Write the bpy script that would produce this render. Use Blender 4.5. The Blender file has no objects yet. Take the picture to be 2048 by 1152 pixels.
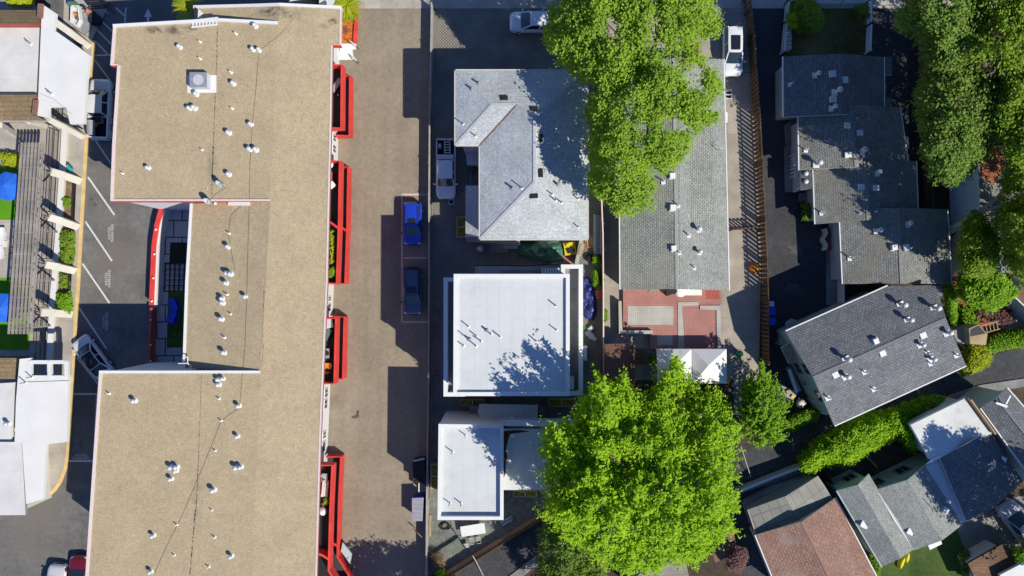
import bpy, math, random
import numpy as np
from mathutils import Vector, Matrix
from mathutils.bvhtree import BVHTree
R = math.radians
random.seed(7); rng = np.random.default_rng(7)
scene = bpy.context.scene
COL = scene.collection
# ---------------------------------------------------------------- camera, sky, sun, exposure
HC = 66.6; FPX = 1365.0                       # drone height in metres, focal length in photo pixels (2048 wide)
cam = bpy.data.cameras.new('camera'); camo = bpy.data.objects.new('camera', cam); COL.objects.link(camo)
camo.location = (0, 0, HC); camo.rotation_euler = (0, 0, 0)
cam.sensor_width = 36.0; cam.lens = 36.0 * FPX / 2048.0
cam.clip_start = 0.5; cam.clip_end = 2000
scene.camera = camo
SUN_EL = 43.7; SUN_AZ = 37.0                 # shadows fall to the upper left of the picture
sd = Vector((math.cos(R(SUN_EL)) * math.cos(R(-SUN_AZ)), math.cos(R(SUN_EL)) * math.sin(R(-SUN_AZ)), math.sin(R(SUN_EL))))
w = bpy.data.worlds.new('World'); scene.world = w; w.use_nodes = True
nt = w.node_tree; nt.nodes.clear()
sky = nt.nodes.new('ShaderNodeTexSky'); sky.sky_type = 'NISHITA'; sky.sun_disc = False
sky.sun_elevation = R(SUN_EL); sky.sun_rotation = math.atan2(sd.x, sd.y); sky.air_density = 1.0; sky.dust_density = 0.0; sky.ozone_density = 6.0
bg = nt.nodes.new('ShaderNodeBackground'); bg.inputs[1].default_value = 0.108
hs = nt.nodes.new('ShaderNodeHueSaturation'); hs.inputs['Saturation'].default_value = 1.12; hs.inputs['Hue'].default_value = 0.512; nt.links.new(sky.outputs[0], hs.inputs['Color'])
wo = nt.nodes.new('ShaderNodeOutputWorld'); nt.links.new(hs.outputs[0], bg.inputs[0]); nt.links.new(bg.outputs[0], wo.inputs[0])
sl = bpy.data.lights.new('sun', 'SUN'); sl.energy = 4.6; sl.angle = R(0.5); sl.color = (1.0, 0.945, 0.82)
so = bpy.data.objects.new('sun', sl); COL.objects.link(so); so.location = sd * 80
so.rotation_euler = sd.to_track_quat('Z', 'Y').to_euler()
vs = scene.view_settings; vs.view_transform = 'Standard'; vs.look = 'None'; vs.exposure = 0.32; vs.gamma = 1.0
scene.cycles.max_bounces = 5; scene.cycles.diffuse_bounces = 3; scene.cycles.glossy_bounces = 2
scene.cycles.transparent_max_bounces = 4; scene.cycles.caustics_reflective = False; scene.cycles.caustics_refractive = False

# ---------------------------------------------------------------- helpers
def P(x, y, h=0.0):
    k = (HC - h) / FPX
    return Vector(((x - 1024) * k, -(y - 576) * k, h))
def XY(x, y, h=0.0):
    p = P(x, y, h); return Vector((p.x, p.y))
class N:
    """small node-tree writer"""
    def __init__(s, name):
        s.m = bpy.data.materials.new(name); s.m.use_nodes = True; s.t = s.m.node_tree
        s.b = s.t.nodes['Principled BSDF']
        s.b.inputs['Specular IOR Level'].default_value = 0.3
    def n(s, typ, **kw):
        nd = s.t.nodes.new('ShaderNode' + typ)
        for k, v in kw.items():
            if k.startswith('i_'): nd.inputs[k[2:].replace('_', ' ')].default_value = v
            else: setattr(nd, k, v)
        return nd
    def l(s, a, b): s.t.links.new(a, b)
    def pos(s): return s.n('NewGeometry').outputs['Position']
    def uv(s): return s.n('TexCoord').outputs['UV']
    def noise(s, scale, detail=3, rough=0.55, co=None, dist=0.0):
        nd = s.n('TexNoise'); nd.inputs['Scale'].default_value = scale; nd.inputs['Detail'].default_value = detail
        nd.inputs['Roughness'].default_value = rough; nd.inputs['Distortion'].default_value = dist
        s.l(co or s.pos(), nd.inputs['Vector']); return nd.outputs['Fac']
    def ramp(s, fac, stops):
        r = s.n('ValToRGB'); e = r.color_ramp.elements
        while len(e) < len(stops): e.new(0.5)
        for k, (p, c) in enumerate(stops):
            e[k].position = p; e[k].color = (*c, 1) if len(c) == 3 else c
        s.l(fac, r.inputs[0]); return r.outputs[0]
    def mix(s, fac, a, b, mode='MIX'):
        m = s.n('Mix', data_type='RGBA', blend_type=mode)
        for sock, v in ((m.inputs[0], fac), (m.inputs[6], a), (m.inputs[7], b)):
            if hasattr(v, 'is_linked'): s.l(v, sock)
            elif isinstance(v, (int, float)): sock.default_value = v if sock.type == 'VALUE' else (v, v, v, 1)
            else: sock.default_value = (*v, 1)
        return m.outputs[2]
    def out(s, col, rough=0.8, bump=None, bstr=0.3, bdist=0.02, spec=0.3, metal=0.0, coat=0.0):
        b = s.b
        if hasattr(col, 'is_linked'): s.l(col, b.inputs['Base Color'])
        else: b.inputs['Base Color'].default_value = (*col, 1)
        if hasattr(rough, 'is_linked'): s.l(rough, b.inputs['Roughness'])
        else: b.inputs['Roughness'].default_value = rough
        b.inputs['Specular IOR Level'].default_value = spec; b.inputs['Metallic'].default_value = metal
        b.inputs['Coat Weight'].default_value = coat; b.inputs['Coat Roughness'].default_value = 0.05
        if bump is not None:
            bn = s.n('Bump'); bn.inputs['Strength'].default_value = bstr; bn.inputs['Distance'].default_value = bdist
            s.l(bump, bn.inputs['Height']); s.l(bn.outputs[0], b.inputs['Normal'])
        return s.m
def sc3(c, f): return tuple(min(1, v * f) for v in c)
MT = {}
KA = 0.80                                     # all built surfaces share this reflectance scale
def plain(name, c, rough=0.7, var=0.12, scale=3.0, spec=0.3, metal=0.0, coat=0.0, fine=0.0):
    c = sc3(c, KA); n = N(name); f = n.noise(scale, 4)
    col = n.ramp(f, [(0.3, sc3(c, 1 - var)), (0.7, sc3(c, 1 + var))])
    if fine:
        g = n.noise(28, 2); col = n.mix(fine, col, n.ramp(g, [(0.35, (0.55, 0.55, 0.55)), (0.65, (1.3, 1.3, 1.3))]), 'MULTIPLY')
    MT[name] = n.out(col, rough, spec=spec, metal=metal, coat=coat); return MT[name]
def grit(name, c, var=0.2, big=0.25, speck=0.35, rough=0.9, stain=None, stain_amt=0.0, sscale=0.18, bump=0.25, tint=None, gs=7.0, streak=0.0):
    """asphalt, gravel, granules: fine speckle, broad blotches, optional stains and tint patches"""
    c = sc3(c, KA); stain = stain and sc3(stain, KA); tint = tint and sc3(tint, KA); n = N(name)
    a = n.noise(gs, 4, 0.75); b = n.noise(0.35, 5, 0.6); d = n.noise(2.2, 4, 0.6)
    col = n.ramp(a, [(0.3, sc3(c, 1 - speck)), (0.5, c), (0.72, sc3(c, 1 + speck))])
    col = n.mix(1.0, col, n.ramp(b, [(0.3, (1 - big,) * 3), (0.7, (1 + big * .6,) * 3)]), 'MULTIPLY')
    col = n.mix(1.0, col, n.ramp(d, [(0.3, (1 - var,) * 3), (0.7, (1 + var * .7,) * 3)]), 'MULTIPLY')
    if streak:
        mp = n.n('Mapping'); mp.inputs['Scale'].default_value = (1.1, 0.05, 1); n.l(n.pos(), mp.inputs[0]); col = n.mix(1.0, col, n.ramp(n.noise(1.0, 4, 0.6, co=mp.outputs[0]), [(0.3, (1 - streak,) * 3), (0.7, (1 + streak,) * 3)]), 'MULTIPLY')
    if tint: col = n.mix(n.ramp(n.noise(0.16, 4), [(0.42, (0, 0, 0)), (0.62, (0.8, 0.8, 0.8))]), col, tint)
    if stain: col = n.mix(n.ramp(n.noise(sscale, 6, 0.65, dist=0.6), [(0.58, (0, 0, 0)), (0.75, (stain_amt,) * 3)]), col, stain)
    MT[name] = n.out(col, rough, bump=a, bstr=bump, spec=0.2); return MT[name]
def shingle(name, c1, c2, row=0.26, wid=0.55, mort=0.022, dark=0.45, moss=None):
    plain('cap_' + name, sc3([(a + b) / 2 for a, b in zip(c1, c2)], .92), .9, .12, 4, fine=.4)
    c1 = sc3(c1, KA); c2 = sc3(c2, KA); moss = moss and sc3(moss, KA); n = N(name); br = n.n('TexBrick'); br.offset = 0.5
    for k, v in (('Scale', 1.0), ('Mortar Size', mort), ('Mortar Smooth', 0.3), ('Bias', 0.0), ('Brick Width', wid), ('Row Height', row)):
        br.inputs[k].default_value = v
    br.inputs['Color1'].default_value = (*c1, 1); br.inputs['Color2'].default_value = (*c2, 1); br.inputs['Mortar'].default_value = (*sc3(c1, dark), 1)
    n.l(n.uv(), br.inputs['Vector'])
    col = n.mix(1.0, br.outputs[0], n.ramp(n.noise(0.5, 5), [(0.3, (0.85, 0.85, 0.86)), (0.7, (1.12, 1.12, 1.1))]), 'MULTIPLY')
    col = n.mix(1.0, col, n.ramp(n.noise(22, 2), [(0.3, (0.8,) * 3), (0.7, (1.18,) * 3)]), 'MULTIPLY')
    col = n.mix(1.0, col, n.ramp(n.noise(5, 3), [(0.35, (0.82,) * 3), (0.68, (1.15,) * 3)]), 'MULTIPLY')
    if moss: col = n.mix(n.ramp(n.noise(0.35, 6), [(0.52, (0, 0, 0)), (0.75, (0.7,) * 3)]), col, moss)
    MT[name] = n.out(col, 0.9, bump=br.outputs['Fac'], bstr=-0.4, bdist=0.02, spec=0.15); return MT[name]
def seams(name, c, wid, row, mort, dark, rough=0.6, var=0.05, rot=0.0, spec=0.3, c2=None, dirt=None, wld=False, off=0.5):
    """panels, planks, pavers, membranes: joints of a brick texture"""
    c = sc3(c, KA); c2 = c2 and sc3(c2, KA); dirt = dirt and sc3(dirt, KA); n = N(name); br = n.n('TexBrick'); br.offset = off
    for k, v in (('Scale', 1.0), ('Mortar Size', mort), ('Mortar Smooth', 0.2), ('Bias', 0.0), ('Brick Width', wid), ('Row Height', row)):
        br.inputs[k].default_value = v
    br.inputs['Color1'].default_value = (*c, 1); br.inputs['Color2'].default_value = (*(c2 or sc3(c, 1 - var)), 1); br.inputs['Mortar'].default_value = (*sc3(c, dark), 1)
    mp = n.n('Mapping'); mp.inputs['Rotation'].default_value = (0, 0, rot); n.l(n.pos() if wld else n.uv(), mp.inputs['Vector']); n.l(mp.outputs[0], br.inputs['Vector'])
    col = n.mix(1.0, br.outputs[0], n.ramp(n.noise(0.6, 5), [(0.3, (1 - var * 2,) * 3), (0.7, (1 + var,) * 3)]), 'MULTIPLY')
    col = n.mix(1.0, col, n.ramp(n.noise(9, 3), [(0.3, (1 - var,) * 3), (0.7, (1 + var,) * 3)]), 'MULTIPLY')
    if dirt: col = n.mix(n.ramp(n.noise(0.45, 7, 0.7), [(0.55, (0, 0, 0)), (0.8, (0.75,) * 3)]), col, dirt)
    MT[name] = n.out(col, rough, bump=br.outputs['Fac'], bstr=-0.25, bdist=0.01, spec=spec); return MT[name]
def leafmat(name, c1, c2, c3=None, trans=0.35, patch=None):
    n = N(name)
    gi = n.noise(0.9, 3); g2 = n.noise(14, 1)
    col = n.ramp(gi, [(0.3, c1), (0.7, c2)])
    col = n.mix(n.ramp(g2, [(0.45, (0, 0, 0)), (0.7, (1, 1, 1))]), col, c3 or sc3(c2, 1.3))
    if patch: col = n.mix(n.ramp(n.noise(0.30, 4, 0.65), [(0.50, (0, 0, 0)), (0.72, (0.5,) * 3)]), col, patch)
    n.out(col, 0.6, spec=0.2)
    tr = n.n('BsdfTranslucent'); n.l(col, tr.inputs[0]); ms = n.n('MixShader'); ms.inputs[0].default_value = trans
    n.l(n.b.outputs[0], ms.inputs[1]); n.l(tr.outputs[0], ms.inputs[2]); n.l(ms.outputs[0], n.t.nodes['Material Output'].inputs[0])
    MT[name] = n.m; return n.m
def glassy(name, c, rough=0.06, spec=0.6):
    n = N(name); MT[name] = n.out(c, rough, spec=spec); return MT[name]
# ground and paving
grit('soil', (0.10, 0.075, 0.052), speck=0.5, big=0.4)
grit('lot_asphalt', (0.185, 0.18, 0.175), speck=0.16, big=0.32, var=0.22, stain=(0.08, 0.08, 0.08), stain_amt=0.5, tint=(0.20, 0.18, 0.155), streak=0.06)
grit('drive_asphalt', (0.322, 0.272, 0.203), speck=0.16, big=0.13, var=0.13, stain=(0.17, 0.15, 0.125), stain_amt=0.35, sscale=0.13, streak=0.07)
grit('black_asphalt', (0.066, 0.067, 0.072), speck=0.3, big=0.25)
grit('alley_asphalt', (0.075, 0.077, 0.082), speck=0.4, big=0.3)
grit('gravel', (0.215, 0.225, 0.195), speck=0.55, big=0.2, var=0.25)
grit('mulch', (0.62, 0.17, 0.03), speck=0.6, big=0.2, var=0.35)
grit('red_mulch', (0.30, 0.11, 0.055), speck=0.55, var=0.4)
grit('bark_bed', (0.24, 0.17, 0.10), speck=0.5, var=0.35)
grit('dry_lawn', (0.10, 0.105, 0.03), speck=0.5, big=0.5, tint=(0.26, 0.20, 0.09))
grit('lawn', (0.055, 0.115, 0.02), speck=0.5, big=0.4, var=.3, tint=(0.10, 0.13, 0.03))
grit('turf', (0.12, 0.33, 0.012), speck=0.2, big=0.1, var=0.08)
grit('roof_gravel', (0.485, 0.388, 0.245), speck=0.25, big=0.10, var=0.10, bump=0.5)
def stains(mat, zref, spots, colr, sc=2.4, lo=0.40, hi=0.56):
    """stains with their own place and ragged outline on a surface material"""
    q_ = N.__new__(N); q_.m = MT[mat]; q_.t = q_.m.node_tree; q_.b = q_.t.nodes['Principled BSDF']
    src = q_.b.inputs['Base Color'].links[0].from_socket; acc = None; nz = q_.noise(sc, 6, 0.72); k_ = (HC - zref) / FPX
    for cx, cy, rx, ry, am in spots:
        sb_ = q_.n('VectorMath', operation='SUBTRACT'); q_.l(q_.pos(), sb_.inputs[0]); sb_.inputs[1].default_value = P(cx, cy, zref)
        ml = q_.n('VectorMath', operation='MULTIPLY'); q_.l(sb_.outputs[0], ml.inputs[0]); ml.inputs[1].default_value = (1 / (rx * k_), 1 / (ry * k_), 0); ln = q_.n('VectorMath', operation='LENGTH'); q_.l(ml.outputs[0], ln.inputs[0])
        r_ = q_.ramp(ln.outputs['Value'], [(0.35, (am,) * 3), (1.0, (0, 0, 0))]); acc = r_ if acc is None else q_.mix(1.0, acc, r_, 'ADD')
    msk = q_.mix(1.0, acc, q_.ramp(nz, [(lo, (0, 0, 0)), (hi, (1, 1, 1))]), 'MULTIPLY')
    q_.l(q_.mix(msk, src, colr), q_.b.inputs['Base Color'])
stains('roof_gravel', 8.4, ((312, 62, 26, 10, .9), (355, 62, 28, 12, 1), (388, 57, 16, 8, .8), (545, 22, 36, 13, 1), (582, 30, 24, 10, .7), (664, 40, 12, 9, .9), (648, 50, 18, 7, .5), (396, 1000, 16, 60, .3), (425, 330, 11, 60, .35), (655, 700, 14, 90, .2), (440, 200, 20, 60, .15)), (0.095, 0.08, 0.06))
stains('drive_asphalt', 0, ((668, 805, 26, 22, .45), (700, 240, 18, 60, .25), (705, 450, 14, 90, .22), (690, 1040, 20, 40, .3), (745, 660, 60, 90, .10), (835, 330, 16, 60, .25), (790, 1050, 40, 30, .2)), (0.10, 0.085, 0.07), 1.6, .35, .65)
stains('lot_asphalt', 0, ((183, 398, 5, 4, .9), (190, 409, 5, 6, .8), (250, 470, 40, 30, .25), (188, 560, 8, 6, .6), (230, 400, 30, 20, .25), (60, 1080, 70, 50, .2)), (0.05, 0.05, 0.05), 3.0, .35, .6)
grit('roof_dirt', (0.12, 0.105, 0.085), speck=0.5)
grit('dirt_leaves', (0.085, 0.058, 0.038), speck=0.6)
seams('sidewalk', (0.50, 0.45, 0.385), 1.6, 1.6, 0.02, 0.75, 0.9, 0.10, dirt=(0.36, 0.32, 0.27))
seams('concrete', (0.44, 0.39, 0.325), 3.0, 3.0, 0.02, 0.7, 0.9, 0.12, dirt=(0.28, 0.25, 0.21))
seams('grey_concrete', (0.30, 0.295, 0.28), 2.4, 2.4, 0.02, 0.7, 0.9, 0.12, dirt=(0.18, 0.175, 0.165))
seams('court_tile', (0.42, 0.45, 0.50), 1.65, 1.65, 0.06, 0.12, 0.8, 0.08)
# paver lattice
n = N('pavers'); ck = n.n('TexBrick'); ck.offset = 0.5
for k, v in (('Scale', 1.0), ('Mortar Size', 0.036), ('Mortar Smooth', 0.15), ('Bias', 0.0), ('Brick Width', 0.22), ('Row Height', 0.22)): ck.inputs[k].default_value = v
ck.inputs['Color1'].default_value = (0.29, 0.27, 0.225, 1); ck.inputs['Color2'].default_value = (0.255, 0.24, 0.20, 1); ck.inputs['Mortar'].default_value = (0.10, 0.095, 0.085, 1)
mp = n.n('Mapping'); mp.inputs['Rotation'].default_value = (0, 0, R(45)); n.l(n.pos(), mp.inputs[0]); n.l(mp.outputs[0], ck.inputs[0]); ck.offset = 0.0
nn_ = n.mix(1.0, ck.outputs[0], n.ramp(n.noise(0.4, 4), [(0.3, (0.75,) * 3), (0.7, (1.1,) * 3)]), 'MULTIPLY')
MT['pavers'] = n.out(nn_, 0.85, spec=0.2)
# roofs
seams('membrane', (0.67, 0.695, 0.70), 5.2, 1.06, 0.022, 0.84, 0.55, 0.03, rot=R(90), dirt=(0.50, 0.515, 0.52))
seams('membrane_old', (0.74, 0.73, 0.70), 6.0, 2.4, 0.015, 0.85, 0.7, 0.05, dirt=(0.58, 0.57, 0.54))
seams('canopy_white', (0.82, 0.81, 0.775), 30, 30, 0.01, 0.9, 0.6, 0.03)
seams('dirty_white_roof', (0.74, 0.74, 0.71), 20, 20, 0.01, 0.9, 0.7, 0.06, dirt=(0.30, 0.30, 0.28))
shingle('pale_shingle', (0.57, 0.60, 0.615), (0.51, 0.545, 0.565), 0.20, 0.6, 0.016, 0.72)
shingle('grey_shingle', (0.44, 0.455, 0.42), (0.33, 0.345, 0.315), 0.19, 0.31, 0.03, 0.36, moss=(0.37, 0.345, 0.27))
shingle('light_grey_shingle', (0.41, 0.43, 0.405), (0.33, 0.35, 0.33), 0.19, 0.31, 0.022, 0.55)
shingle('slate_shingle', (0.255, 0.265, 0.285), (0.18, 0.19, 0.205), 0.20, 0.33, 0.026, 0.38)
shingle('warm_shingle', (0.33, 0.335, 0.32), (0.235, 0.24, 0.225), 0.20, 0.33, 0.026, 0.40, moss=(0.26, 0.23, 0.165))
shingle('brown_shake', (0.30, 0.215, 0.125), (0.25, 0.18, 0.105), 0.42, 1.6, 0.025, 0.5)
shingle('red_shingle', (0.405, 0.245, 0.19), (0.335, 0.20, 0.155), 0.26, 0.5, 0.03, 0.55, moss=(0.42, 0.36, 0.33))
shingle('shed_brown', (0.29, 0.165, 0.13), (0.27, 0.15, 0.12), 0.3, 3, 0.01, 0.8)
seams('corrugated_red', (0.22, 0.115, 0.085), 30, 0.16, 0.03, 0.35, 0.8, 0.15, rot=R(90))
seams('polycarb', (0.27, 0.265, 0.23), 1.3, 0.9, 0.035, 0.5, 0.4, 0.10, off=0.0)
# walls, metals, paint, wood, plastic
plain('white_wall', (0.78, 0.80, 0.80), 0.8, 0.04, 1.5)
plain('cream_wall', (0.66, 0.63, 0.56), 0.85, 0.06, 1.2)
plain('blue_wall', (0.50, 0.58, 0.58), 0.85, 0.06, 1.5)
seams('siding', (0.62, 0.65, 0.67), 20, 0.2, 0.015, 0.7, 0.8, 0.05)
seams('siding_green', (0.46, 0.54, 0.53), 20, 0.2, 0.015, 0.75, 0.8, 0.05)
plain('white_trim', (0.82, 0.82, 0.80), 0.6, 0.03)
plain('pink_trim', (0.78, 0.66, 0.63), 0.7, 0.06)
plain('red_paint', (0.76, 0.06, 0.05), 0.55, 0.16, 1.0, fine=.15)
plain('brick_red', (0.42, 0.10, 0.08), 0.8, 0.1, 1.2)
plain('yellow_kerb', (0.78, 0.56, 0.25), 0.8, 0.15, 1.4, fine=0.4)
plain('line_white', (0.72, 0.72, 0.70), 0.8, 0.12, 6, fine=0.4)
plain('line_tan', (0.72, 0.60, 0.47), 0.85, 0.2, 5, fine=0.5)
plain('cable_grey', (0.19, 0.16, 0.125), 0.8)
plain('galv', (0.64, 0.66, 0.68), 0.45, 0.05, 6, spec=0.5, metal=0.15)
plain('dark_metal', (0.02, 0.02, 0.022), 0.5, 0.1)
plain('rubber', (0.018, 0.018, 0.018), 0.85, 0.2)
plain('grey_metal', (0.30, 0.31, 0.33), 0.5, 0.1)
plain('fence_grey', (0.42, 0.40, 0.37), 0.85, 0.2, 2.5)
seams('weathered_wood', (0.40, 0.365, 0.32), 2.6, 0.15, 0.008, 0.5, 0.9, 0.15, c2=(0.33, 0.30, 0.265))
seams('brown_wood', (0.24, 0.14, 0.085), 2.0, 0.15, 0.012, 0.4, 0.9, 0.2, c2=(0.17, 0.10, 0.06))
seams('deck_red', (0.47, 0.22, 0.19), 4.0, 0.19, 0.016, 0.55, 0.8, 0.08)
seams('deck_red_v', (0.47, 0.22, 0.19), 4.0, 0.19, 0.016, 0.55, 0.8, 0.08, rot=R(90))
seams('deck_grey', (0.53, 0.50, 0.46), 4.0, 0.19, 0.016, 0.6, 0.8, 0.08, rot=R(90))
seams('deck_grey_h', (0.54, 0.51, 0.47), 4.0, 0.17, 0.016, 0.6, 0.8, 0.08)
seams('raw_wood', (0.52, 0.38, 0.23), 2.0, 0.2, 0.01, 0.6, 0.85, 0.12)
plain('bark', (0.16, 0.12, 0.09), 0.95, 0.3, 5)
plain('pale_bark', (0.42, 0.37, 0.31), 0.95, 0.25, 5)
plain('white_cloth', (0.86, 0.83, 0.83), 0.9, 0.03)
plain('white_plastic', (0.80, 0.80, 0.80), 0.5, 0.03)
plain('blue_cloth', (0.025, 0.16, 0.74), 0.75, 0.15, 2)
plain('blue_bin', (0.02, 0.07, 0.62), 0.5, 0.08)
plain('navy_tarp', (0.03, 0.042, 0.21), 0.45, 0.3, 4, spec=0.5)
plain('green_tarp', (0.08, 0.21, 0.14), 0.5, 0.3, 2.5, spec=0.5)
plain('green_plastic', (0.06, 0.30, 0.09), 0.5, 0.1)
plain('lime', (0.16, 0.62, 0.06), 0.5, 0.1)
plain('orange_cloth', (0.85, 0.24, 0.02), 0.7, 0.15)
plain('yellow_paint', (0.80, 0.62, 0.02), 0.6, 0.1)
plain('teal', (0.02, 0.45, 0.48), 0.6, 0.1)
plain('skin', (0.55, 0.30, 0.21), 0.6, 0.06)
plain('pink_cloth', (0.62, 0.20, 0.20), 0.8, 0.1)
plain('dark_cloth', (0.03, 0.03, 0.04), 0.85, 0.2)
plain('hair', (0.02, 0.015, 0.012), 0.6, 0.1)
plain('mauve_metal', (0.46, 0.45, 0.52), 0.5, 0.08)
glassy('glass', (0.012, 0.016, 0.022)); glassy('wind_glass', (0.02, 0.035, 0.04), 0.04, 0.8)
glassy('win_pane', (0.025, 0.032, 0.04), 0.08)
glassy('lamp_clear', (0.75, 0.77, 0.8), 0.1); glassy('lamp_red', (0.5, 0.02, 0.02), 0.15)
def paint(name, c, rough=0.3, metal=0.0): c = sc3(c, KA); n = N(name); MT[name] = n.out(c, rough, spec=0.5, metal=metal, coat=0.6)
paint('car_white', (0.80, 0.81, 0.82)); paint('car_blue', (0.012, 0.05, 0.50)); paint('car_navy', (0.06, 0.085, 0.17), 0.25)
paint('car_maroon', (0.16, 0.008, 0.02)); paint('car_silver', (0.62, 0.62, 0.62)); paint('car_mauve', (0.50, 0.48, 0.55))
# foliage
leafmat('leaf_maple', (0.12, 0.26, 0.022), (0.27, 0.45, 0.032), (0.50, 0.62, 0.07), .46, (0.20, 0.34, 0.04))
leafmat('leaf_lime', (0.16, 0.36, 0.012), (0.34, 0.57, 0.016), (0.58, 0.76, 0.04), .46, (0.13, 0.30, 0.02))
leafmat('leaf_dark', (0.09, 0.18, 0.035), (0.19, 0.31, 0.05), (0.34, 0.47, 0.08), .45, (0.22, 0.30, 0.06))
leafmat('leaf_mid', (0.12, 0.23, 0.022), (0.25, 0.39, 0.03), (0.38, 0.50, 0.05), .45)
leafmat('leaf_yellow', (0.22, 0.30, 0.012), (0.42, 0.48, 0.02), (0.58, 0.60, 0.04), .4)
leafmat('leaf_ivy', (0.12, 0.28, 0.012), (0.24, 0.44, 0.02), (0.34, 0.54, 0.04), .4)
leafmat('leaf_plum', (0.13, 0.06, 0.06), (0.24, 0.12, 0.12), (0.34, 0.20, 0.19))
leafmat('leaf_dry', (0.22, 0.14, 0.07), (0.34, 0.23, 0.12), (0.42, 0.31, 0.18))
# ---------------------------------------------------------------- mesh builder
class MB:
    def __init__(s): s.v = []; s.f = []; s.mi = []; s.mats = []; s.sm = []
    def m(s, name):
        if name not in s.mats: s.mats.append(name)
        return s.mats.index(name)
    def poly(s, pts, mat, smooth=False):
        b = len(s.v); s.v += [tuple(p) for p in pts]; s.f.append(tuple(range(b, b + len(pts)))); s.mi.append(s.m(mat)); s.sm.append(smooth)
    def grid(s, rows, mat, closed=False, smooth=True):
        b = len(s.v); nr = len(rows); nc = len(rows[0]); i = s.m(mat)
        for r in rows: s.v += [tuple(p) for p in r]
        for a in range(nr - 1):
            for c in range(nc if closed else nc - 1):
                d = (c + 1) % nc
                s.f.append((b + a * nc + c, b + a * nc + d, b + (a + 1) * nc + d, b + (a + 1) * nc + c)); s.mi.append(i); s.sm.append(smooth)
    def sheet(s, pts, z, mat):
        pts = [Vector((p[0], p[1], z)) for p in pts]
        if area2(pts) < 0: pts = pts[::-1]
        s.poly(pts, mat)
    def prism(s, pts, z0, z1, side, top=None, bottom=True, topz=None):
        pts = [Vector((p[0], p[1])) for p in pts]
        if area2(pts) < 0: pts = pts[::-1]; topz = topz[::-1] if topz else None
        n = len(pts); tz = topz or [z1] * n
        b = [Vector((p.x, p.y, z0)) for p in pts]; t = [Vector((p.x, p.y, tz[k])) for k, p in enumerate(pts)]
        for k in range(n):
            j = (k + 1) % n; s.poly([b[k], b[j], t[j], t[k]], side)
        s.poly(t, top or side)
        if bottom: s.poly(b[::-1], side)
    def box(s, c, d, rz=0.0, mat='galv', top=None):
        hx, hy = d[0] / 2, d[1] / 2; ca, sa = math.cos(rz), math.sin(rz)
        pts = [Vector((c[0] + x * ca - y * sa, c[1] + x * sa + y * ca)) for x, y in ((-hx, -hy), (hx, -hy), (hx, hy), (-hx, hy))]
        s.prism(pts, c[2], c[2] + d[2], mat, top)
    def cyl(s, p0, p1, r0, r1=None, n=10, mat='galv', caps=True, smooth=True):
        r1 = r0 if r1 is None else r1; p0 = Vector(p0); p1 = Vector(p1); ax = (p1 - p0).normalized()
        u = ax.orthogonal().normalized(); w_ = ax.cross(u)
        ring = lambda p, r: [p + u * (r * math.cos(2 * math.pi * k / n)) + w_ * (r * math.sin(2 * math.pi * k / n)) for k in range(n)]
        a, b = ring(p0, r0), ring(p1, r1); s.grid([a, b], mat, True, smooth)
        if caps:
            s.poly(a[::-1], mat)
            s.poly(b, mat)
    def lathe(s, c, prof, n=14, mat='galv', smooth=True):
        c = Vector(c)
        rows = [[c + Vector((r * math.cos(2 * math.pi * k / n), r * math.sin(2 * math.pi * k / n), z)) for k in range(n)] for r, z in prof]
        s.grid(rows, mat, True, smooth)
    def tube(s, pts, r, n=6, mat='galv', r1=None):
        pts = [Vector(p) for p in pts]; r1 = r if r1 is None else r1; m_ = len(pts); rows = []
        for k, p in enumerate(pts):
            d = (pts[min(k + 1, m_ - 1)] - pts[max(k - 1, 0)]).normalized()
            u = d.cross(Vector((0, 0, 1)))
            u = d.orthogonal().normalized() if u.length < 1e-3 else u.normalized()
            w_ = u.cross(d); rr = r + (r1 - r) * k / max(1, m_ - 1)
            rows.append([p + u * (rr * math.cos(2 * math.pi * q / n)) + w_ * (rr * math.sin(2 * math.pi * q / n)) for q in range(n)])
        s.grid(rows, mat, True); s.poly(rows[0][::-1], mat); s.poly(rows[-1], mat)
    def strip(s, pts, wid, z0, z1, mat, top=None):
        """a wall or kerb along a plan polyline"""
        pts = [Vector((p[0], p[1])) for p in pts]; L = []; Rr = []
        for k, p in enumerate(pts):
            d = (pts[min(k + 1, len(pts) - 1)] - pts[max(k - 1, 0)]).normalized(); nn = Vector((-d.y, d.x)) * (wid / 2)
            L.append(p + nn); Rr.append(p - nn)
        for k in range(len(pts) - 1):
            a, b, c, d = Rr[k], Rr[k + 1], L[k + 1], L[k]
            v3 = lambda q, z: Vector((q.x, q.y, z))
            s.poly([v3(a, z1), v3(b, z1), v3(c, z1), v3(d, z1)], top or mat)
            s.poly([v3(a, z0), v3(b, z0), v3(b, z1), v3(a, z1)], mat); s.poly([v3(c, z0), v3(d, z0), v3(d, z1), v3(c, z1)], mat)
            if k == 0: s.poly([v3(d, z0), v3(a, z0), v3(a, z1), v3(d, z1)], mat)
            if k == len(pts) - 2: s.poly([v3(b, z0), v3(c, z0), v3(c, z1), v3(b, z1)], mat)
    def bar(s, p0, p1, wid, thick, mat):
        """square beam between two points"""
        p0 = Vector(p0); p1 = Vector(p1); d = (p1 - p0).normalized(); u = d.cross(Vector((0, 0, 1)))
        u = Vector((1, 0, 0)) if u.length < 1e-3 else u.normalized()
        w_ = u.cross(d); u = u * (wid / 2); w_ = w_ * (thick / 2)
        a = [p0 - u - w_, p0 + u - w_, p0 + u + w_, p0 - u + w_]; b = [q + (p1 - p0) for q in a]
        for k in range(4):
            j = (k + 1) % 4; s.poly([a[k], b[k], b[j], a[j]], mat)
        s.poly(a, mat); s.poly(b[::-1], mat)
    def bvh(s): return BVHTree.FromPolygons([Vector(v) for v in s.v], s.f)
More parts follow.
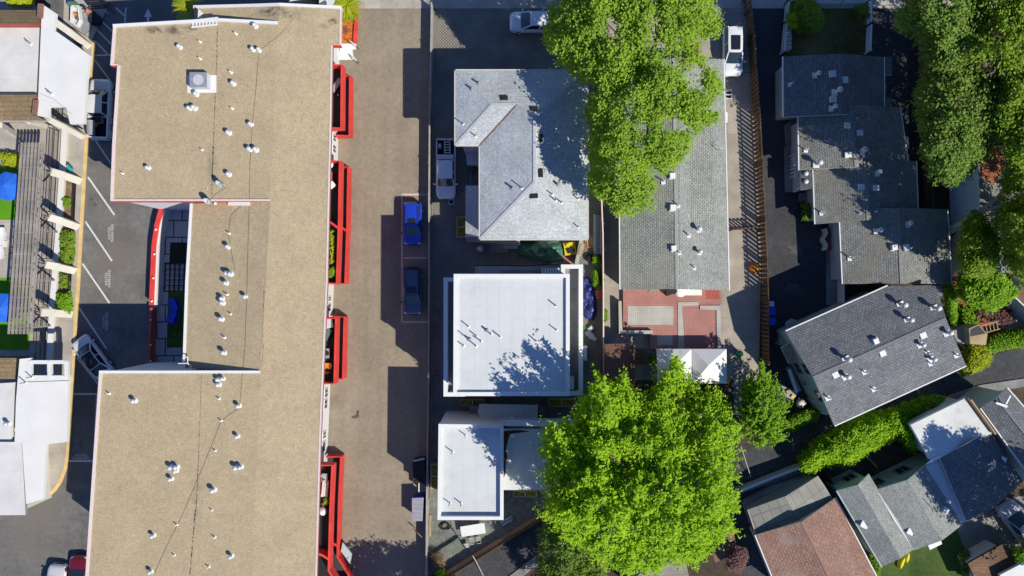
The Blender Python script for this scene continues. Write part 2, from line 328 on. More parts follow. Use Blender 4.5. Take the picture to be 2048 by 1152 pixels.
    def mesh(s, name, off=Vector((0, 0, 0))):
        me = bpy.data.meshes.new(name)
        me.from_pydata([(v[0] - off.x, v[1] - off.y, v[2] - off.z) for v in s.v], [], s.f)
        for mname in s.mats: me.materials.append(MT[mname])
        me.polygons.foreach_set('material_index', s.mi); me.polygons.foreach_set('use_smooth', s.sm)
        uvl = me.uv_layers.new(name='UVMap'); uv = np.zeros(len(me.loops) * 2, dtype=np.float32)
        Z = Vector((0, 0, 1))
        for p in me.polygons:
            n_ = p.normal; u = Z.cross(n_)
            u = Vector((1, 0, 0)) if u.length < 0.02 else u.normalized()
            v_ = n_.cross(u)
            for li in p.loop_indices:
                co = me.vertices[me.loops[li].vertex_index].co
                uv[li * 2] = co.dot(u) + off.dot(u); uv[li * 2 + 1] = co.dot(v_) + off.dot(v_)
        uvl.data.foreach_set('uv', uv); me.update(); return me
    def build(s, name, parent=None, off=None):
        base = off if off is not None else (parent['_base'] if parent is not None else None)
        base = Vector(base) if base is not None else Vector((0, 0, 0))
        o = bpy.data.objects.new(name, s.mesh(name, base)); COL.objects.link(o)
        if parent is not None:
            o.parent = parent
            o['_base'] = tuple(base)
        return o
def area2(pts): return sum(pts[k][0] * pts[(k + 1) % len(pts)][1] - pts[(k + 1) % len(pts)][0] * pts[k][1] for k in range(len(pts)))
def tag(o, label, cat, group=None, kind=None):
    o['label'] = label; o['category'] = cat
    if group: o['group'] = group
    if kind: o['kind'] = kind
    return o
def thing(name, label, cat, base, group=None):
    """an Empty at the thing's base; parts built under it are given in world coordinates"""
    o = bpy.data.objects.new(name, None); COL.objects.link(o); o.empty_display_size = 0.3
    o.location = base; o['_base'] = tuple(base)
    return tag(o, label, cat, group)
def solo(name, mb, label, cat, group=None, kind=None):
    a = np.array(mb.v); base = Vector(((a[:, 0].min() + a[:, 0].max()) / 2, (a[:, 1].min() + a[:, 1].max()) / 2, a[:, 2].min()))
    o = mb.build(name, None, base); o.location = base; o['_base'] = tuple(base)
    return tag(o, label, cat, group, kind)
def struct(name, mb, label=None):
    o = mb.build(name); o['kind'] = 'structure'
    if label: o['label'] = label
    o['category'] = name.replace('_', ' ').split()[-1]; o['label'] = label or name.replace('_', ' ')
    return o
def dup(root, loc, rz, label=None, group=None):
    r = root.copy(); COL.objects.link(r); r.location = loc; r.rotation_euler = (0, 0, rz)
    if label: r['label'] = label
    if group: r['group'] = group
    for ch in list(root.children):
        c = ch.copy(); COL.objects.link(c); c.parent = r
        for g in list(ch.children):
            d = g.copy(); COL.objects.link(d); d.parent = c
    return r
CAM = Vector((0, 0, HC))
def hit(bvh, x, y):
    d = (P(x, y, 0) - CAM).normalized(); h = bvh.ray_cast(CAM, d)
    return h[0] if h[0] is not None else P(x, y, 0)
def inset(pts, d):
    pts = [Vector((p[0], p[1])) for p in pts]
    if area2(pts) < 0: pts = pts[::-1]
    out = []; n = len(pts)
    for k in range(n):
        a, b, c = pts[k - 1], pts[k], pts[(k + 1) % n]
        e1 = (b - a).normalized(); e2 = (c - b).normalized(); n1 = Vector((-e1.y, e1.x)); n2 = Vector((-e2.y, e2.x))
        bi = n1 + n2; q = bi.dot(n1)
        out.append(b + bi * (d / q) if abs(q) > 0.2 else b + n1 * d)
    return out
def pxs(lst, h=0.0): return [XY(x, y, h) for x, y in lst]
# ---------------------------------------------------------------- shared roof fittings
def vent_mesh(kind):
    m = MB()
    if kind == 'cap':
        m.lathe((0, 0, 0), [(0.22, 0.0), (0.14, 0.04), (0.10, 0.10), (0.10, 0.40)], 14, 'white_trim')
        m.lathe((0, 0, 0), [(0.10, 0.38), (0.185, 0.39), (0.19, 0.47), (0.145, 0.55), (0.08, 0.60), (0.001, 0.61)], 14, 'galv')
    elif kind == 'pipe':
        m.lathe((0, 0, 0), [(0.12, 0.0), (0.07, 0.05), (0.045, 0.08), (0.045, 0.36), (0.03, 0.37), (0.03, 0.2)], 10, 'white_trim')
    elif kind == 'thin':
        m.lathe((0, 0, 0), [(0.16, 0.0), (0.08, 0.05), (0.05, 0.08)], 10, 'white_trim'); m.lathe((0, 0, 0), [(0.05, 0.05), (0.05, 0.75), (0.03, 0.76), (0.03, 0.5)], 10, 'grey_metal')
    elif kind == 'dark_box':
        m.box((0, 0, 0), (0.70, 0.42, 0.10), 0, 'dark_metal'); m.box((0, 0, 0.10), (0.62, 0.34, 0.03), 0, 'rubber')
    elif kind == 'dark_pipe':
        m.lathe((0, 0, 0), [(0.20, 0.0), (0.12, 0.06), (0.09, 0.1), (0.09, 0.5), (0.001, 0.51)], 10, 'grey_metal')
    elif kind == 'box':
        m.box((0, 0, -0.05), (0.62, 0.66, 0.09), 0, 'galv'); m.box((0, 0, 0.04), (0.50, 0.52, 0.24), 0, 'white_trim')
    elif kind == 'low_box':
        m.box((0, 0, -0.05), (0.60, 0.55, 0.15), 0, 'white_trim')
    elif kind == 'turbine':
        m.box((0, -0.05, -0.1), (0.62, 0.55, 0.13), 0, 'white_trim')
        m.lathe((0, 0, 0), [(0.20, 0.0), (0.15, 0.1), (0.12, 0.16), (0.12, 0.62)], 12, 'galv')
        m.lathe((0, 0, 0), [(0.13, 0.56), (0.22, 0.58), (0.25, 0.68), (0.20, 0.79), (0.08, 0.85), (0.001, 0.85)], 14, 'galv')
    elif kind == 'flash_pipe':
        m.box((0, -0.05, -0.08), (0.42, 0.42, 0.11), 0, 'white_trim'); m.lathe((0, 0, 0), [(0.06, 0.0), (0.06, 0.62), (0.001, 0.63)], 9, 'galv')
    return m.mesh('vent_' + kind)
VM = {}
def vents(parent, bvh, kind, pts, rz=0.0, name=None):
    if kind not in VM: VM[kind] = vent_mesh(kind)
    base = Vector(parent['_base'])
    for x, y in pts:
        p = hit(bvh, x, y); o = bpy.data.objects.new(name or {'cap': 'cap_vent', 'pipe': 'vent_pipe', 'thin': 'vent_pipe', 'dark_box': 'skylight_vent', 'dark_pipe': 'flue_pipe', 'box': 'box_vent', 'low_box': 'box_vent', 'turbine': 'turbine_vent', 'flash_pipe': 'vent_pipe'}[kind], VM[kind])
        COL.objects.link(o); o.parent = parent; o.location = p - base; o.rotation_euler = (random.uniform(-.05, .05), random.uniform(-.05, .05), rz + random.uniform(-.1, .1)); o.scale = (random.uniform(.9, 1.12),) * 3
def window(parent, a, b, z0, z1, out, frame='white_trim', pane='win_pane', mull=1):
    """frame and pane on a wall; a, b plan points on the wall, out the outward normal"""
    a = Vector((a[0], a[1])); b = Vector((b[0], b[1])); out = Vector((out[0], out[1])).normalized(); d = (b - a).normalized(); L = (b - a).length
    v3 = lambda s_, o_, z: Vector((a.x + d.x * s_ + out.x * o_, a.y + d.y * s_ + out.y * o_, z))
    m = MB(); t = 0.07
    def blk(s0, s1, za, zb, o0=-0.02, o1=0.06):
        q = [v3(s0, o0, 0), v3(s1, o0, 0), v3(s1, o1, 0), v3(s0, o1, 0)]; m.prism([(p.x, p.y) for p in q], za, zb, frame)
    blk(0, L, z0, z0 + t); blk(0, L, z1 - t, z1); blk(0, t, z0 + t, z1 - t); blk(L - t, L, z0 + t, z1 - t)
    for k in range(mull):
        c = L * (k + 1) / (mull + 1); blk(c - 0.03, c + 0.03, z0 + t, z1 - t)
    f = m.build('window', parent)
    g = MB(); q = [v3(t, -0.01, 0), v3(L - t, -0.01, 0), v3(L - t, 0.03, 0), v3(t, 0.03, 0)]
    g.prism([(p.x, p.y) for p in q], z0 + t + .002, z1 - t - .002, pane); g.build('pane', f)
    return f
def gable_house(name, label, a, b, c, d, r1, r2, he, hr, roof, wall, over=0.45, cat='house', gutters=True, group=None, hb=None, z0=0.0, trim='white_trim'):
    """a-b and d-c are the eaves in photo pixels at eave height he (or pairs he/hb), r1-r2 the ridge at height hr"""
    h2 = hb if hb is not None else he
    A, B, C, D = P(*a, he), P(*b, he), P(*c, h2), P(*d, h2); R1, R2 = P(*r1, hr), P(*r2, hr)
    ctr = (A + B + C + D) / 4; t = thing(name, label, cat, (ctr.x, ctr.y, z0), group)
    m = MB(); dn = Vector((0, 0, -0.16))
    def face(pts):
        nrm = (pts[1] - pts[0]).cross(pts[2] - pts[1])
        if nrm.z < 0: pts = pts[::-1]
        m.poly(pts, roof); m.poly([p + dn for p in pts[::-1]], trim)
    face([A, B, R2, R1]); face([C, D, R1, R2])
    ring = [A, B, R2, C, D, R1]
    for k in range(6):
        p, q = ring[k], ring[(k + 1) % 6]; m.poly([p, q, q + dn, p + dn], trim)
    ro = m.build('roof', t); bv = m.bvh()
    # ridge caps
    rc = MB(); rc.bar(R1 + Vector((0, 0, -.015)), R2 + Vector((0, 0, -.015)), 0.26, 0.05, 'cap_' + roof if 'cap_' + roof in MT else roof); rc.build('ridge_cap', ro)
    wl = MB(); q = inset([(A.x, A.y), (B.x, B.y), (C.x, C.y), (D.x, D.y)], over)
    ccw = area2([(A.x, A.y), (B.x, B.y), (C.x, C.y), (D.x, D.y)]) > 0
    zz = [he, he, h2, h2] if ccw else [h2, h2, he, he]
    wl.prism(q, z0, he - .1, wall, topz=[z - 0.12 for z in zz])
    order = q if ccw else q[::-1]
    for e0, e1, rr, off in ((order[1], order[2], R2, R1), (order[3], order[0], R1, R2)):
        mid = rr + (off - rr).normalized() * over
        za, zb = (he, h2) if rr is R2 else (h2, he)
        m3 = [Vector((e0.x, e0.y, za - .12)), Vector((e1.x, e1.y, zb - .12)), Vector((mid.x, mid.y, hr - 0.25))]
        wl.poly(m3, wall)
    wl.build('wall', t)
    if gutters:
        for p, q_ in ((A, B), (D, C)):
            g = MB(); o2 = Vector((0, 0, -0.06)); nn = (p - q_).cross(Vector((0, 0, 1))).normalized() * 0.05
            if nn.dot(p - ctr) < 0: nn = -nn
            g.bar(p + o2 + nn, q_ + o2 + nn, 0.10, 0.11, trim); g.build('gutter', t)
    return t, ro, bv, q
# ---------------------------------------------------------------- foliage
def in_poly(px, py, poly):
    x = np.asarray(px); y = np.asarray(py); ins = np.zeros(x.shape, bool); n = len(poly)
    for k in range(n):
        x0, y0 = poly[k]; x1, y1 = poly[(k + 1) % n]
        c = ((y0 > y) != (y1 > y)) & (x < (x1 - x0) * (y - y0) / ((y1 - y0) or 1e-9) + x0); ins ^= c
    return ins
def edge_dist(px, py, poly):
    best = np.full(np.shape(px), 1e9); n = len(poly)
    for k in range(n):
        x0, y0 = poly[k]; x1, y1 = poly[(k + 1) % n]; dx, dy = x1 - x0, y1 - y0; L = dx * dx + dy * dy or 1e-9
        t = np.clip(((px - x0) * dx + (py - y0) * dy) / L, 0, 1); best = np.minimum(best, np.hypot(px - x0 - t * dx, py - y0 - t * dy))
    return best
def vnoise(x, y, s, seed):
    r = np.random.default_rng(seed); g = r.random((64, 64)); u = x / s; v = y / s
    i = np.floor(u).astype(int); j = np.floor(v).astype(int); fu = u - i; fv = v - j; fu = fu * fu * (3 - 2 * fu); fv = fv * fv * (3 - 2 * fv)
    G = lambda a, b: g[a % 64, b % 64]
    return (G(i, j) * (1 - fu) + G(i + 1, j) * fu) * (1 - fv) + (G(i, j + 1) * (1 - fu) + G(i + 1, j + 1) * fu) * fv
def leaf_mesh(name, ctrs, rads, per, size, mat, up=0.6, flat=0.75, off=(0, 0, 0), seed=1, aspect=0.6, dirs=None):
    """clumps of small leaf-shaped faces around given centres"""
    r = np.random.default_rng(seed); C = np.repeat(np.asarray(ctrs, float), per, 0); RR = np.repeat(np.asarray(rads, float), per)
    n = len(C); d = r.normal(size=(n, 3)); d /= np.linalg.norm(d, axis=1, keepdims=True); rad = RR * r.random(n) ** 0.45
    pos = C + d * rad[:, None] * np.array([1, 1, flat])
    if dirs is not None:
        DD = np.repeat(np.asarray(dirs, float), per, 0); pos = C + DD * (RR * r.uniform(-1.3, 1.5, n))[:, None] + d * (RR * 0.38 * r.random(n) ** .5)[:, None]
    nr = d * 0.35 + r.normal(size=(n, 3)) * 0.42 + np.array([0.50, -0.38, up + .1]); nr /= np.linalg.norm(nr, axis=1, keepdims=True)
    u = np.cross(nr, r.normal(size=(n, 3))); u /= np.linalg.norm(u, axis=1, keepdims=True); v = np.cross(nr, u)
    s = size * r.uniform(0.65, 1.35, n)[:, None]
    V = np.empty((n, 4, 3)); V[:, 0] = pos - u * s * .5; V[:, 1] = pos - v * s * aspect * .5 + nr * s * .06; V[:, 2] = pos + u * s * .5; V[:, 3] = pos + v * s * aspect * .5 + nr * s * .06
    V = (V - np.asarray(off)).reshape(-1, 3).astype(np.float32)
    me = bpy.data.meshes.new(name); me.vertices.add(n * 4); me.vertices.foreach_set('co', V.ravel()); me.loops.add(n * 4)
    me.loops.foreach_set('vertex_index', np.arange(n * 4, dtype=np.int32)); me.polygons.add(n)
    me.polygons.foreach_set('loop_start', np.arange(0, n * 4, 4, dtype=np.int32))
    me.materials.append(MT[mat]); me.update(calc_edges=True); return me
def crown_pts(poly, hb, ht, n, seed, gap=0.0, gs=40, steep=1.0, dome=None, thick=0.5, lump=0.18, hf=None):
    r = np.random.default_rng(seed); xs = [p[0] for p in poly]; ys = [p[1] for p in poly]; X = []; 
    tot = 0; ox = []; 
    while tot < n:
        x = r.uniform(min(xs), max(xs), n * 2); y = r.uniform(min(ys), max(ys), n * 2); k = in_poly(x, y, poly); x, y = x[k], y[k]
        if gap: q = vnoise(x + 500, y + 500, gs, seed + 9) * .65 + vnoise(x + 900, y + 100, gs * .45, seed + 5) * .35; kk = q > gap; x, y = x[kk], y[kk]
        ox.append(np.stack([x, y], 1)); tot += len(x)
    xy = np.concatenate(ox)[:n]; d = edge_dist(xy[:, 0], xy[:, 1], poly); dm = dome or d.max()
    e = np.clip(d / dm, 0, 1); prof = np.sqrt(np.clip(1 - (1 - e) ** 2, 0, 1)) ** steep
    prof = prof * (1 - lump + lump * 2 * (vnoise(xy[:, 0] + 300, xy[:, 1] + 700, 32, seed + 3) * .6 + vnoise(xy[:, 0], xy[:, 1], 14, seed + 4) * .4))
    depth = r.random(n) ** 2.2 * thick
    if hf: hb, ht = hf(xy[:, 0], xy[:, 1])
    z = hb + (ht - hb) * np.clip(prof * (1 - depth), 0.02, 1.2)
    k = (HC - z) / FPX
    return np.stack([(xy[:, 0] - 1024) * k, -(xy[:, 1] - 576) * k, z], 1)
def trunk_mesh(base, top, r0, tips, mat, parent, nlimb=9):
    m = MB(); base = Vector(base); top = Vector(top); mid = base.lerp(top, 0.5) + Vector((random.uniform(-.3, .3), random.uniform(-.3, .3), 0))
    m.tube([base - Vector((0, 0, .1)), base.lerp(mid, .2), mid, top], r0, 9, mat, r0 * 0.45)
    o = m.build('trunk', parent)
    lm = MB(); idx = rng.choice(len(tips), min(nlimb, len(tips)), replace=False)
    for i in idx:
        t = Vector(tips[i]); s0 = base.lerp(top, random.uniform(0.45, 0.95)); e = t - Vector((0, 0, 0.3))
        kx = s0.lerp(e, 0.5) + Vector((random.uniform(-.5, .5), random.uniform(-.5, .5), random.uniform(-.2, .8)))
        lm.tube([s0, s0.lerp(kx, .5) + Vector((0, 0, .2)), kx, e], r0 * 0.34, 6, mat, 0.03)
    lm.build('limbs', parent)
def tree(name, label, poly, hb, ht, n, per, rad, leaf, mat, trunk, r0=0.28, cat='tree', group=None, seed=1, bark='bark', nlimb=12, aspect=0.6, up=0.6, shoots=None, **kw):
    base = P(*trunk, 0); t = thing(name, label, cat, base, group)
    pts = crown_pts(poly, hb, ht, n, seed, **kw); r = np.random.default_rng(seed + 50)
    dirs = None
    if shoots is not None:
        c = pts.mean(0); dirs = (pts - c) * np.array([1, 1, 0.6]); dirs /= np.linalg.norm(dirs, axis=1, keepdims=True) + 1e-6
        dirs = dirs * 0.5 + r.normal(size=dirs.shape) * 0.35 + np.array(shoots); dirs /= np.linalg.norm(dirs, axis=1, keepdims=True)
    me = leaf_mesh('crown', pts, rad * np.clip(r.lognormal(0, .45, n), .4, 2.4), per, leaf, mat, off=base, seed=seed, aspect=aspect, up=up, dirs=dirs)
    o = bpy.data.objects.new('crown', me); COL.objects.link(o); o.parent = t
    cx, cy = pts[:, 0].mean(), pts[:, 1].mean()
    trunk_mesh(base, (base.x * .4 + cx * .6, base.y * .4 + cy * .6, hb + (ht - hb) * 0.55), r0, pts, bark, t, nlimb)
    return t
def shrub(name, label, poly, hb, ht, n, per, rad, leaf, mat, cat='shrub', group=None, seed=1, kind=None, stem='bark', aspect=.6, z0=0.0, **kw):
    c = P(sum(p[0] for p in poly) / len(poly), sum(p[1] for p in poly) / len(poly), z0); t = thing(name, label, cat, c, group)
    pts = crown_pts(poly, hb, ht, n, seed, **kw)
    me = leaf_mesh('foliage', pts, rad * np.random.default_rng(seed).uniform(.6, 1.4, n), per, leaf, mat, off=c, seed=seed, aspect=aspect)
    o = bpy.data.objects.new('foliage', me); COL.objects.link(o); o.parent = t
    m = MB(); idx = rng.choice(n, min(8, n), replace=False)
    for i in idx: q = Vector(pts[i]); m.tube([c + (Vector((q.x, q.y, c.z)) - c) * .3, c.lerp(q, .6), q], .035, 5, stem, .015)
    m.build('stems', t); return t
# ---------------------------------------------------------------- the ground
def sheet(name, pts, z, mat, label=None, h=0.0):
    m = MB(); m.sheet(pxs(pts, h), z, mat); return struct(name, m, label)
g = MB(); g.sheet([(-150, -150), (150, -150), (150, 150), (-150, 150)], 0.0, 'soil'); struct('ground', g, 'bare brown soil under the whole block')
sheet('street', [(-400, -400), (2500, -400), (2500, -62), (-400, -62)], 0.004, 'lot_asphalt', 'street beyond the pavement')
sheet('parking_lot', [(92, -62), (660, -62), (660, 1240), (-80, 1240), (-80, 930), (92, 930)], 0.006, 'lot_asphalt', 'grey asphalt hotel parking lot with angled bays')
sheet('driveway', [(646, 17), (866, 17), (862, 400), (860, 760), (857, 1240), (630, 1240)], 0.010, 'drive_asphalt', 'brown asphalt driveway beside the hotel')
sheet('paver_driveway', [(866, 17), (1200, 17), (1212, 846), (860, 846), (862, 400)], 0.008, 'pavers', 'lattice paver driveway around the pale houses')
sheet('gravel_yard', [(860, 846), (1120, 846), (1100, 1010), (900, 1150), (858, 1150)], 0.008, 'gravel', 'grey gravel yard behind the small flat roofed building')
sheet('concrete_driveway', [(1205, 17), (1520, 17), (1532, 760), (1205, 760)], 0.012, 'concrete', 'pale concrete driveway between the long house and the picket fence')
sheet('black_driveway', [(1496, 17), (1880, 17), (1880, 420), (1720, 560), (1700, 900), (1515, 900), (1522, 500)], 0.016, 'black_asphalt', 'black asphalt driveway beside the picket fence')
sheet('front_lawn', [(1570, 8), (1742, 8), (1742, 120), (1566, 120)], 0.022, 'dry_lawn', 'shaded dry front lawn inside the white fence')
sheet('planting_bed', [(1822, -60), (2120, -60), (2120, 480), (1960, 560), (1905, 570), (1842, 420)], 0.020, 'dirt_leaves', 'leaf littered bed under the tall trees')
sheet('garden_bed', [(1905, 560), (2060, 560), (2060, 660), (1930, 680)], 0.024, 'red_mulch', 'reddish mulch bed below the wooden stairs')
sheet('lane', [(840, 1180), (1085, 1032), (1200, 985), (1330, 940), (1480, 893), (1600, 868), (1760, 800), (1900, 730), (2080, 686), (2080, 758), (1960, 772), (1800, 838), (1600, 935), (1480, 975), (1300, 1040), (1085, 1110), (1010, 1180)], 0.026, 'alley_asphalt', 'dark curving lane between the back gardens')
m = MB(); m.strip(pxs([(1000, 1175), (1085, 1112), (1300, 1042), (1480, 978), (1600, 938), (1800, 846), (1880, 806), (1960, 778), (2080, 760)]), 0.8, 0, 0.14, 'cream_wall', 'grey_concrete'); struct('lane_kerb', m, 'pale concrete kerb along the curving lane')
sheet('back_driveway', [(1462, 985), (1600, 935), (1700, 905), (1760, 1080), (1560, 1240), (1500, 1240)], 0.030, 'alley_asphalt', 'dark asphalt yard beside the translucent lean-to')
sheet('lawn', [(1740, 1100), (1915, 1030), (1985, 1180), (1760, 1180)], 0.034, 'lawn', 'green back lawn behind the grey gabled house')
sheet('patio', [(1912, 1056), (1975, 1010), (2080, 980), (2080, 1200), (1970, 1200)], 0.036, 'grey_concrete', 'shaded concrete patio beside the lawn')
sheet('back_terrace', [(1985, 640), (2080, 600), (2080, 690), (2010, 660)], 0.03, 'concrete', 'pale concrete patch at the right edge')
# pavement along the street
for nm, x0, x1, lb in (('pavement', 690, 1440, 'pale concrete pavement along the street in front of the driveways'), ('pavement', 1440, 2090, 'pavement in front of the right hand gardens')):
    m = MB(); m.prism(pxs([(x0, -62), (x1, -62), (x1, 17), (x0, 17)]), 0, 0.035, 'sidewalk'); struct(nm, m, lb)
# sidewalk and courtyard of the left property
kerb = [(190, 82), (184, 140), (178, 210), (173, 290), (169, 360), (165, 430), (161, 500), (158, 560), (154, 620), (150, 690), (146, 770), (141, 850), (137, 905), (132, 935), (122, 962), (110, 980), (99, 990)]
m = MB(); m.sheet(pxs([(190, 82), (150, 60), (120, 55), (60, 0), (-80, 0), (-80, 960), (40, 1000), (95, 990)] + kerb[::-1]), 0.12, 'sidewalk'); struct('sidewalk', m, 'pale concrete sidewalk around the white canopies')
m = MB(); m.strip(pxs(kerb), 0.30, 0, 0.14, 'yellow_kerb'); struct('yellow_kerb', m, 'yellow painted kerb curving along the parking lot')
sheet('entry_pad', [(130, -20), (178, -20), (215, 20), (186, 80), (150, 55), (128, 50)], 0.124, 'sidewalk', 'pale concrete pad at the street end of the canopy')
# parking markings
m = MB()
def mark(a, b, wid=0.12, mat='line_white', z=0.013): 
    A, B = XY(*a), XY(*b); d = (B - A).normalized(); n_ = Vector((-d.y, d.x)) * wid / 2; m.sheet([A + n_, B + n_, B - n_, A - n_], z, mat)
for a, b in (((204, 16), (217, 27)), ((231, 15), (250, 32)), ((252, 15), (250, 45)), ((192, 32), (224, 62)), ((190, 56), (222, 88)), ((193, 85), (217, 110)), ((187, 111), (222, 110)), ((190, 120), (228, 172)),
             ((191, 281), (226, 333)), ((176, 354), (229, 430)), ((171, 443), (224, 522)), ((165, 527), (219, 606)), ((159, 617), (213, 697)), ((154, 715), (200, 772)), ((142, 788), (199, 788)), ((133, 922), (188, 922))): mark(a, b, 0.17 if a[0] < 180 else 0.13)
mark((193, 790), (187, 922), 0.08)
A = XY(296, 17); m.sheet([XY(288, 34), XY(304, 34), XY(296, 17)], 0.013, 'line_white'); m.sheet([XY(293.5, 34), XY(298.5, 34), XY(298.5, 44), XY(293.5, 44)], 0.013, 'line_white')
struct('bay_lines', m, 'white angled bay lines on the parking lot')
m = MB()
for a, b in (((803, 389), (861, 389)), ((804, 389), (804, 645)), ((804, 516), (853, 516)), ((804, 644), (860, 644))): mark(a, b, 0.16, 'line_tan', 0.018)
struct('bay_lines', m, 'worn tan bay lines beside the paver fence')
def lettering(txt, px, size, rz, z, mat, name='bay_lettering', label=None, sp=1.0):
    cu = bpy.data.curves.new('lettering', 'FONT'); cu.body = txt; cu.size = size; cu.align_x = 'CENTER'; cu.align_y = 'CENTER'; cu.space_line = sp; cu.space_character = 1.15
    o = bpy.data.objects.new('tmp', cu); COL.objects.link(o); dg = bpy.context.evaluated_depsgraph_get(); me = bpy.data.meshes.new_from_object(o.evaluated_get(dg)); bpy.data.objects.remove(o)
    me.materials.clear(); me.materials.append(MT[mat]); o = bpy.data.objects.new(name, me); COL.objects.link(o); o.location = P(*px, 0) + Vector((0, 0, z)); o.rotation_euler = (0, 0, rz)
    o['kind'] = 'structure'; o['label'] = label; o['category'] = 'lettering'; return o
for px, rz, lb in (((222, 466), R(90), 'white HOTEL PARKING lettering in the third bay'), ((216, 557), R(90), 'white HOTEL PARKING lettering at the shadow edge'), ((211, 642), R(90), 'white HOTEL PARKING lettering in the shaded bay'), ((163, 914), 0, 'white HOTEL PARKING lettering by the horizontal line')):
    lettering('HOTEL\nPARKING', px, 0.37, rz, 0.014, 'line_white', label=lb, sp=0.8)
# oil stain patches on the driveway
def blob(cx, cy, r, z, mat, name, label, seed=1, sx=1.0, sy=1.0, n_=18):
    rr = random.Random(seed); m = MB(); c = XY(cx, cy); pts = []
    for k in range(n_): a = 2 * math.pi * k / n_; q = r * (.75 + .22 * math.sin(2 * a + seed) + .16 * math.sin(5 * a + seed * 2) + .07 * math.sin(11 * a)) * rr.uniform(.92, 1.05); pts.append(c + Vector((math.cos(a) * q * sx, math.sin(a) * q * sy)))
    m.sheet(pts, z, mat); return struct(name, m, label)
grit('wet_stain', (0.115, 0.098, 0.078), speck=0.2)
m = MB(); m.sheet(pxs([(703, 833), (712, 829), (713, 821), (718, 821), (718, 833), (714, 837), (704, 836)]), 0.0145, 'wet_stain'); struct('oil_stain', m, 'dark oil stain on the brown driveway')
grit('pale_stain', (0.10, 0.10, 0.105), speck=0.4)
blob(1593, 500, 0.75, 0.020, 'pale_stain', 'pale_stain', 'pale splash on the black driveway below the porch', 4, 1.5, .7, 30)
blob(1585, 577, 0.8, 0.020, 'pale_stain', 'pale_stain', 'pale smear on the black driveway above the bins', 8, 1.1, 1.0, 30)
# ---------------------------------------------------------------- the hotel
ht = thing('hotel', 'long three storey hotel with tan gravel roof, white parapets and red balconies', 'hotel', P(440, 576, 0))
rf = MB()
rp = lambda l: [P(*q) for q in l]
WA = [(228, 50, 8.6), (437, 38, 8.6), (556, 44, 8.6), (540, 402, 8.6), (222, 402, 8.6), (226, 288, 8.6), (236, 131, 8.6), (222, 131, 8.6)]
WB = [(200, 741, 8.6), (520, 741, 8.6), (503, 1170, 8.6), (171, 1170, 8.6)]
MID = [(381, 407, 7.5), (540, 402, 8.58), (520, 741, 8.58), (366, 736, 7.5)]
STR = [(388, 12, 7.2), (505, 9, 8.0), (560, 7, 8.5), (556, 44, 8.58), (470, 39, 7.75), (388, 41, 7.2)]
EAS = [(560, 7, 8.5), (683, 13, 8.0), (682, 90, 8.0), (665, 90, 8.1), (661, 310, 8.0), (657, 500, 8.0), (651, 650, 8.0), (645, 790, 8.0), (640, 900, 8.0), (633, 1170, 8.0), (503, 1170, 8.6), (520, 741, 8.6), (540, 402, 8.6), (556, 44, 8.6)]
def up(pts):
    n_ = (pts[1] - pts[0]).cross(pts[2] - pts[0]); return pts if area2(pts) > 0 else pts[::-1]
for L in (WA, WB, MID, STR): rf.poly(up(rp(L)), 'roof_gravel')
E = rp(EAS)                                          # east slope in strips so that it stays planar
rid = [P(560, 7, 8.5), P(556, 44, 8.6), P(556, 44, 8.6), P(546, 260, 8.6), P(540, 402, 8.6), P(531, 560, 8.6), P(520, 741, 8.6), P(515, 870, 8.6), P(503, 1170, 8.6)]
eav = [P(683, 13, 8.0), P(682, 90, 8.0), P(665, 90, 8.1), P(662, 260, 8.0), P(658.5, 402, 8.0), P(655, 560, 8.0), P(647, 741, 8.0), P(641.5, 870, 8.0), P(633, 1170, 8.0)]
for k in range(8): rf.poly(up([rid[k], eav[k], eav[k + 1], rid[k + 1]]) if k != 1 else up([rid[1], eav[1], eav[2]]), 'roof_gravel')
hroof = rf.build('roof', ht); hb = rf.bvh()
pr = MB(); fz = Vector((0, 0, 0.16))
def parapet(pts, wid, up_, down, mat, inner=1):
    for (a, b) in zip(pts[:-1], pts[1:]):
        A, B = P(*a), P(*b); d = (B - A); d.z = 0; d.normalize(); n_ = Vector((-d.y, d.x, 0)) * wid * inner
        q = [A, B, B + n_, A + n_]
        if area2(q) < 0: q = [B, A, A + n_, B + n_]
        t_ = [p + Vector((0, 0, up_)) for p in q]; b_ = [p - Vector((0, 0, down)) for p in q]
        pr.poly(t_, mat)
        for k in range(4): pr.poly([b_[k], b_[(k + 1) % 4], t_[(k + 1) % 4], t_[k]], mat)
parapet([(228, 50, 8.6), (437, 38, 8.6), (556, 44, 8.6)], 0.24, 0.2, 0.6, 'white_trim', -1)
parapet([(222, 131, 8.6), (228, 50, 8.6)], 0.22, 0.12, 0.4, 'pink_trim', -1)
parapet([(222, 402, 8.6), (226, 288, 8.6), (236, 131, 8.6)], 0.22, 0.12, 0.4, 'pink_trim', -1)
parapet([(236, 131, 8.6), (222, 131, 8.6)], 0.1, 0.1, 0.4, 'pink_trim', -1)
parapet([(222, 402, 8.6), (540, 402, 8.6)], 0.14, 0.1, 0.1, 'pink_trim', 1)
parapet([(200, 741, 8.6), (520, 741, 8.6)], 0.22, 0.14, 0.4, 'white_trim', -1)
parapet([(171, 1170, 8.6), (186, 945, 8.6), (200, 741, 8.6)], 0.22, 0.12, 0.4, 'pink_trim', -1)
parapet([(366, 736, 7.5), (372, 560, 7.5), (381, 407, 7.5)], 0.22, 0.12, 0.4, 'white_trim', -1)
parapet([(388, 12, 7.2), (505, 9, 8.0), (560, 7, 8.5)], 0.24, 0.15, 0.4, 'white_trim', -1)
parapet([(560, 7, 8.5), (683, 13, 8.0)], 0.24, 0.15, 0.4, 'white_trim', -1)
parapet([(683, 13, 8.0), (682, 90, 8.0)], 0.14, 0.08, 0.3, 'pink_trim', -1)
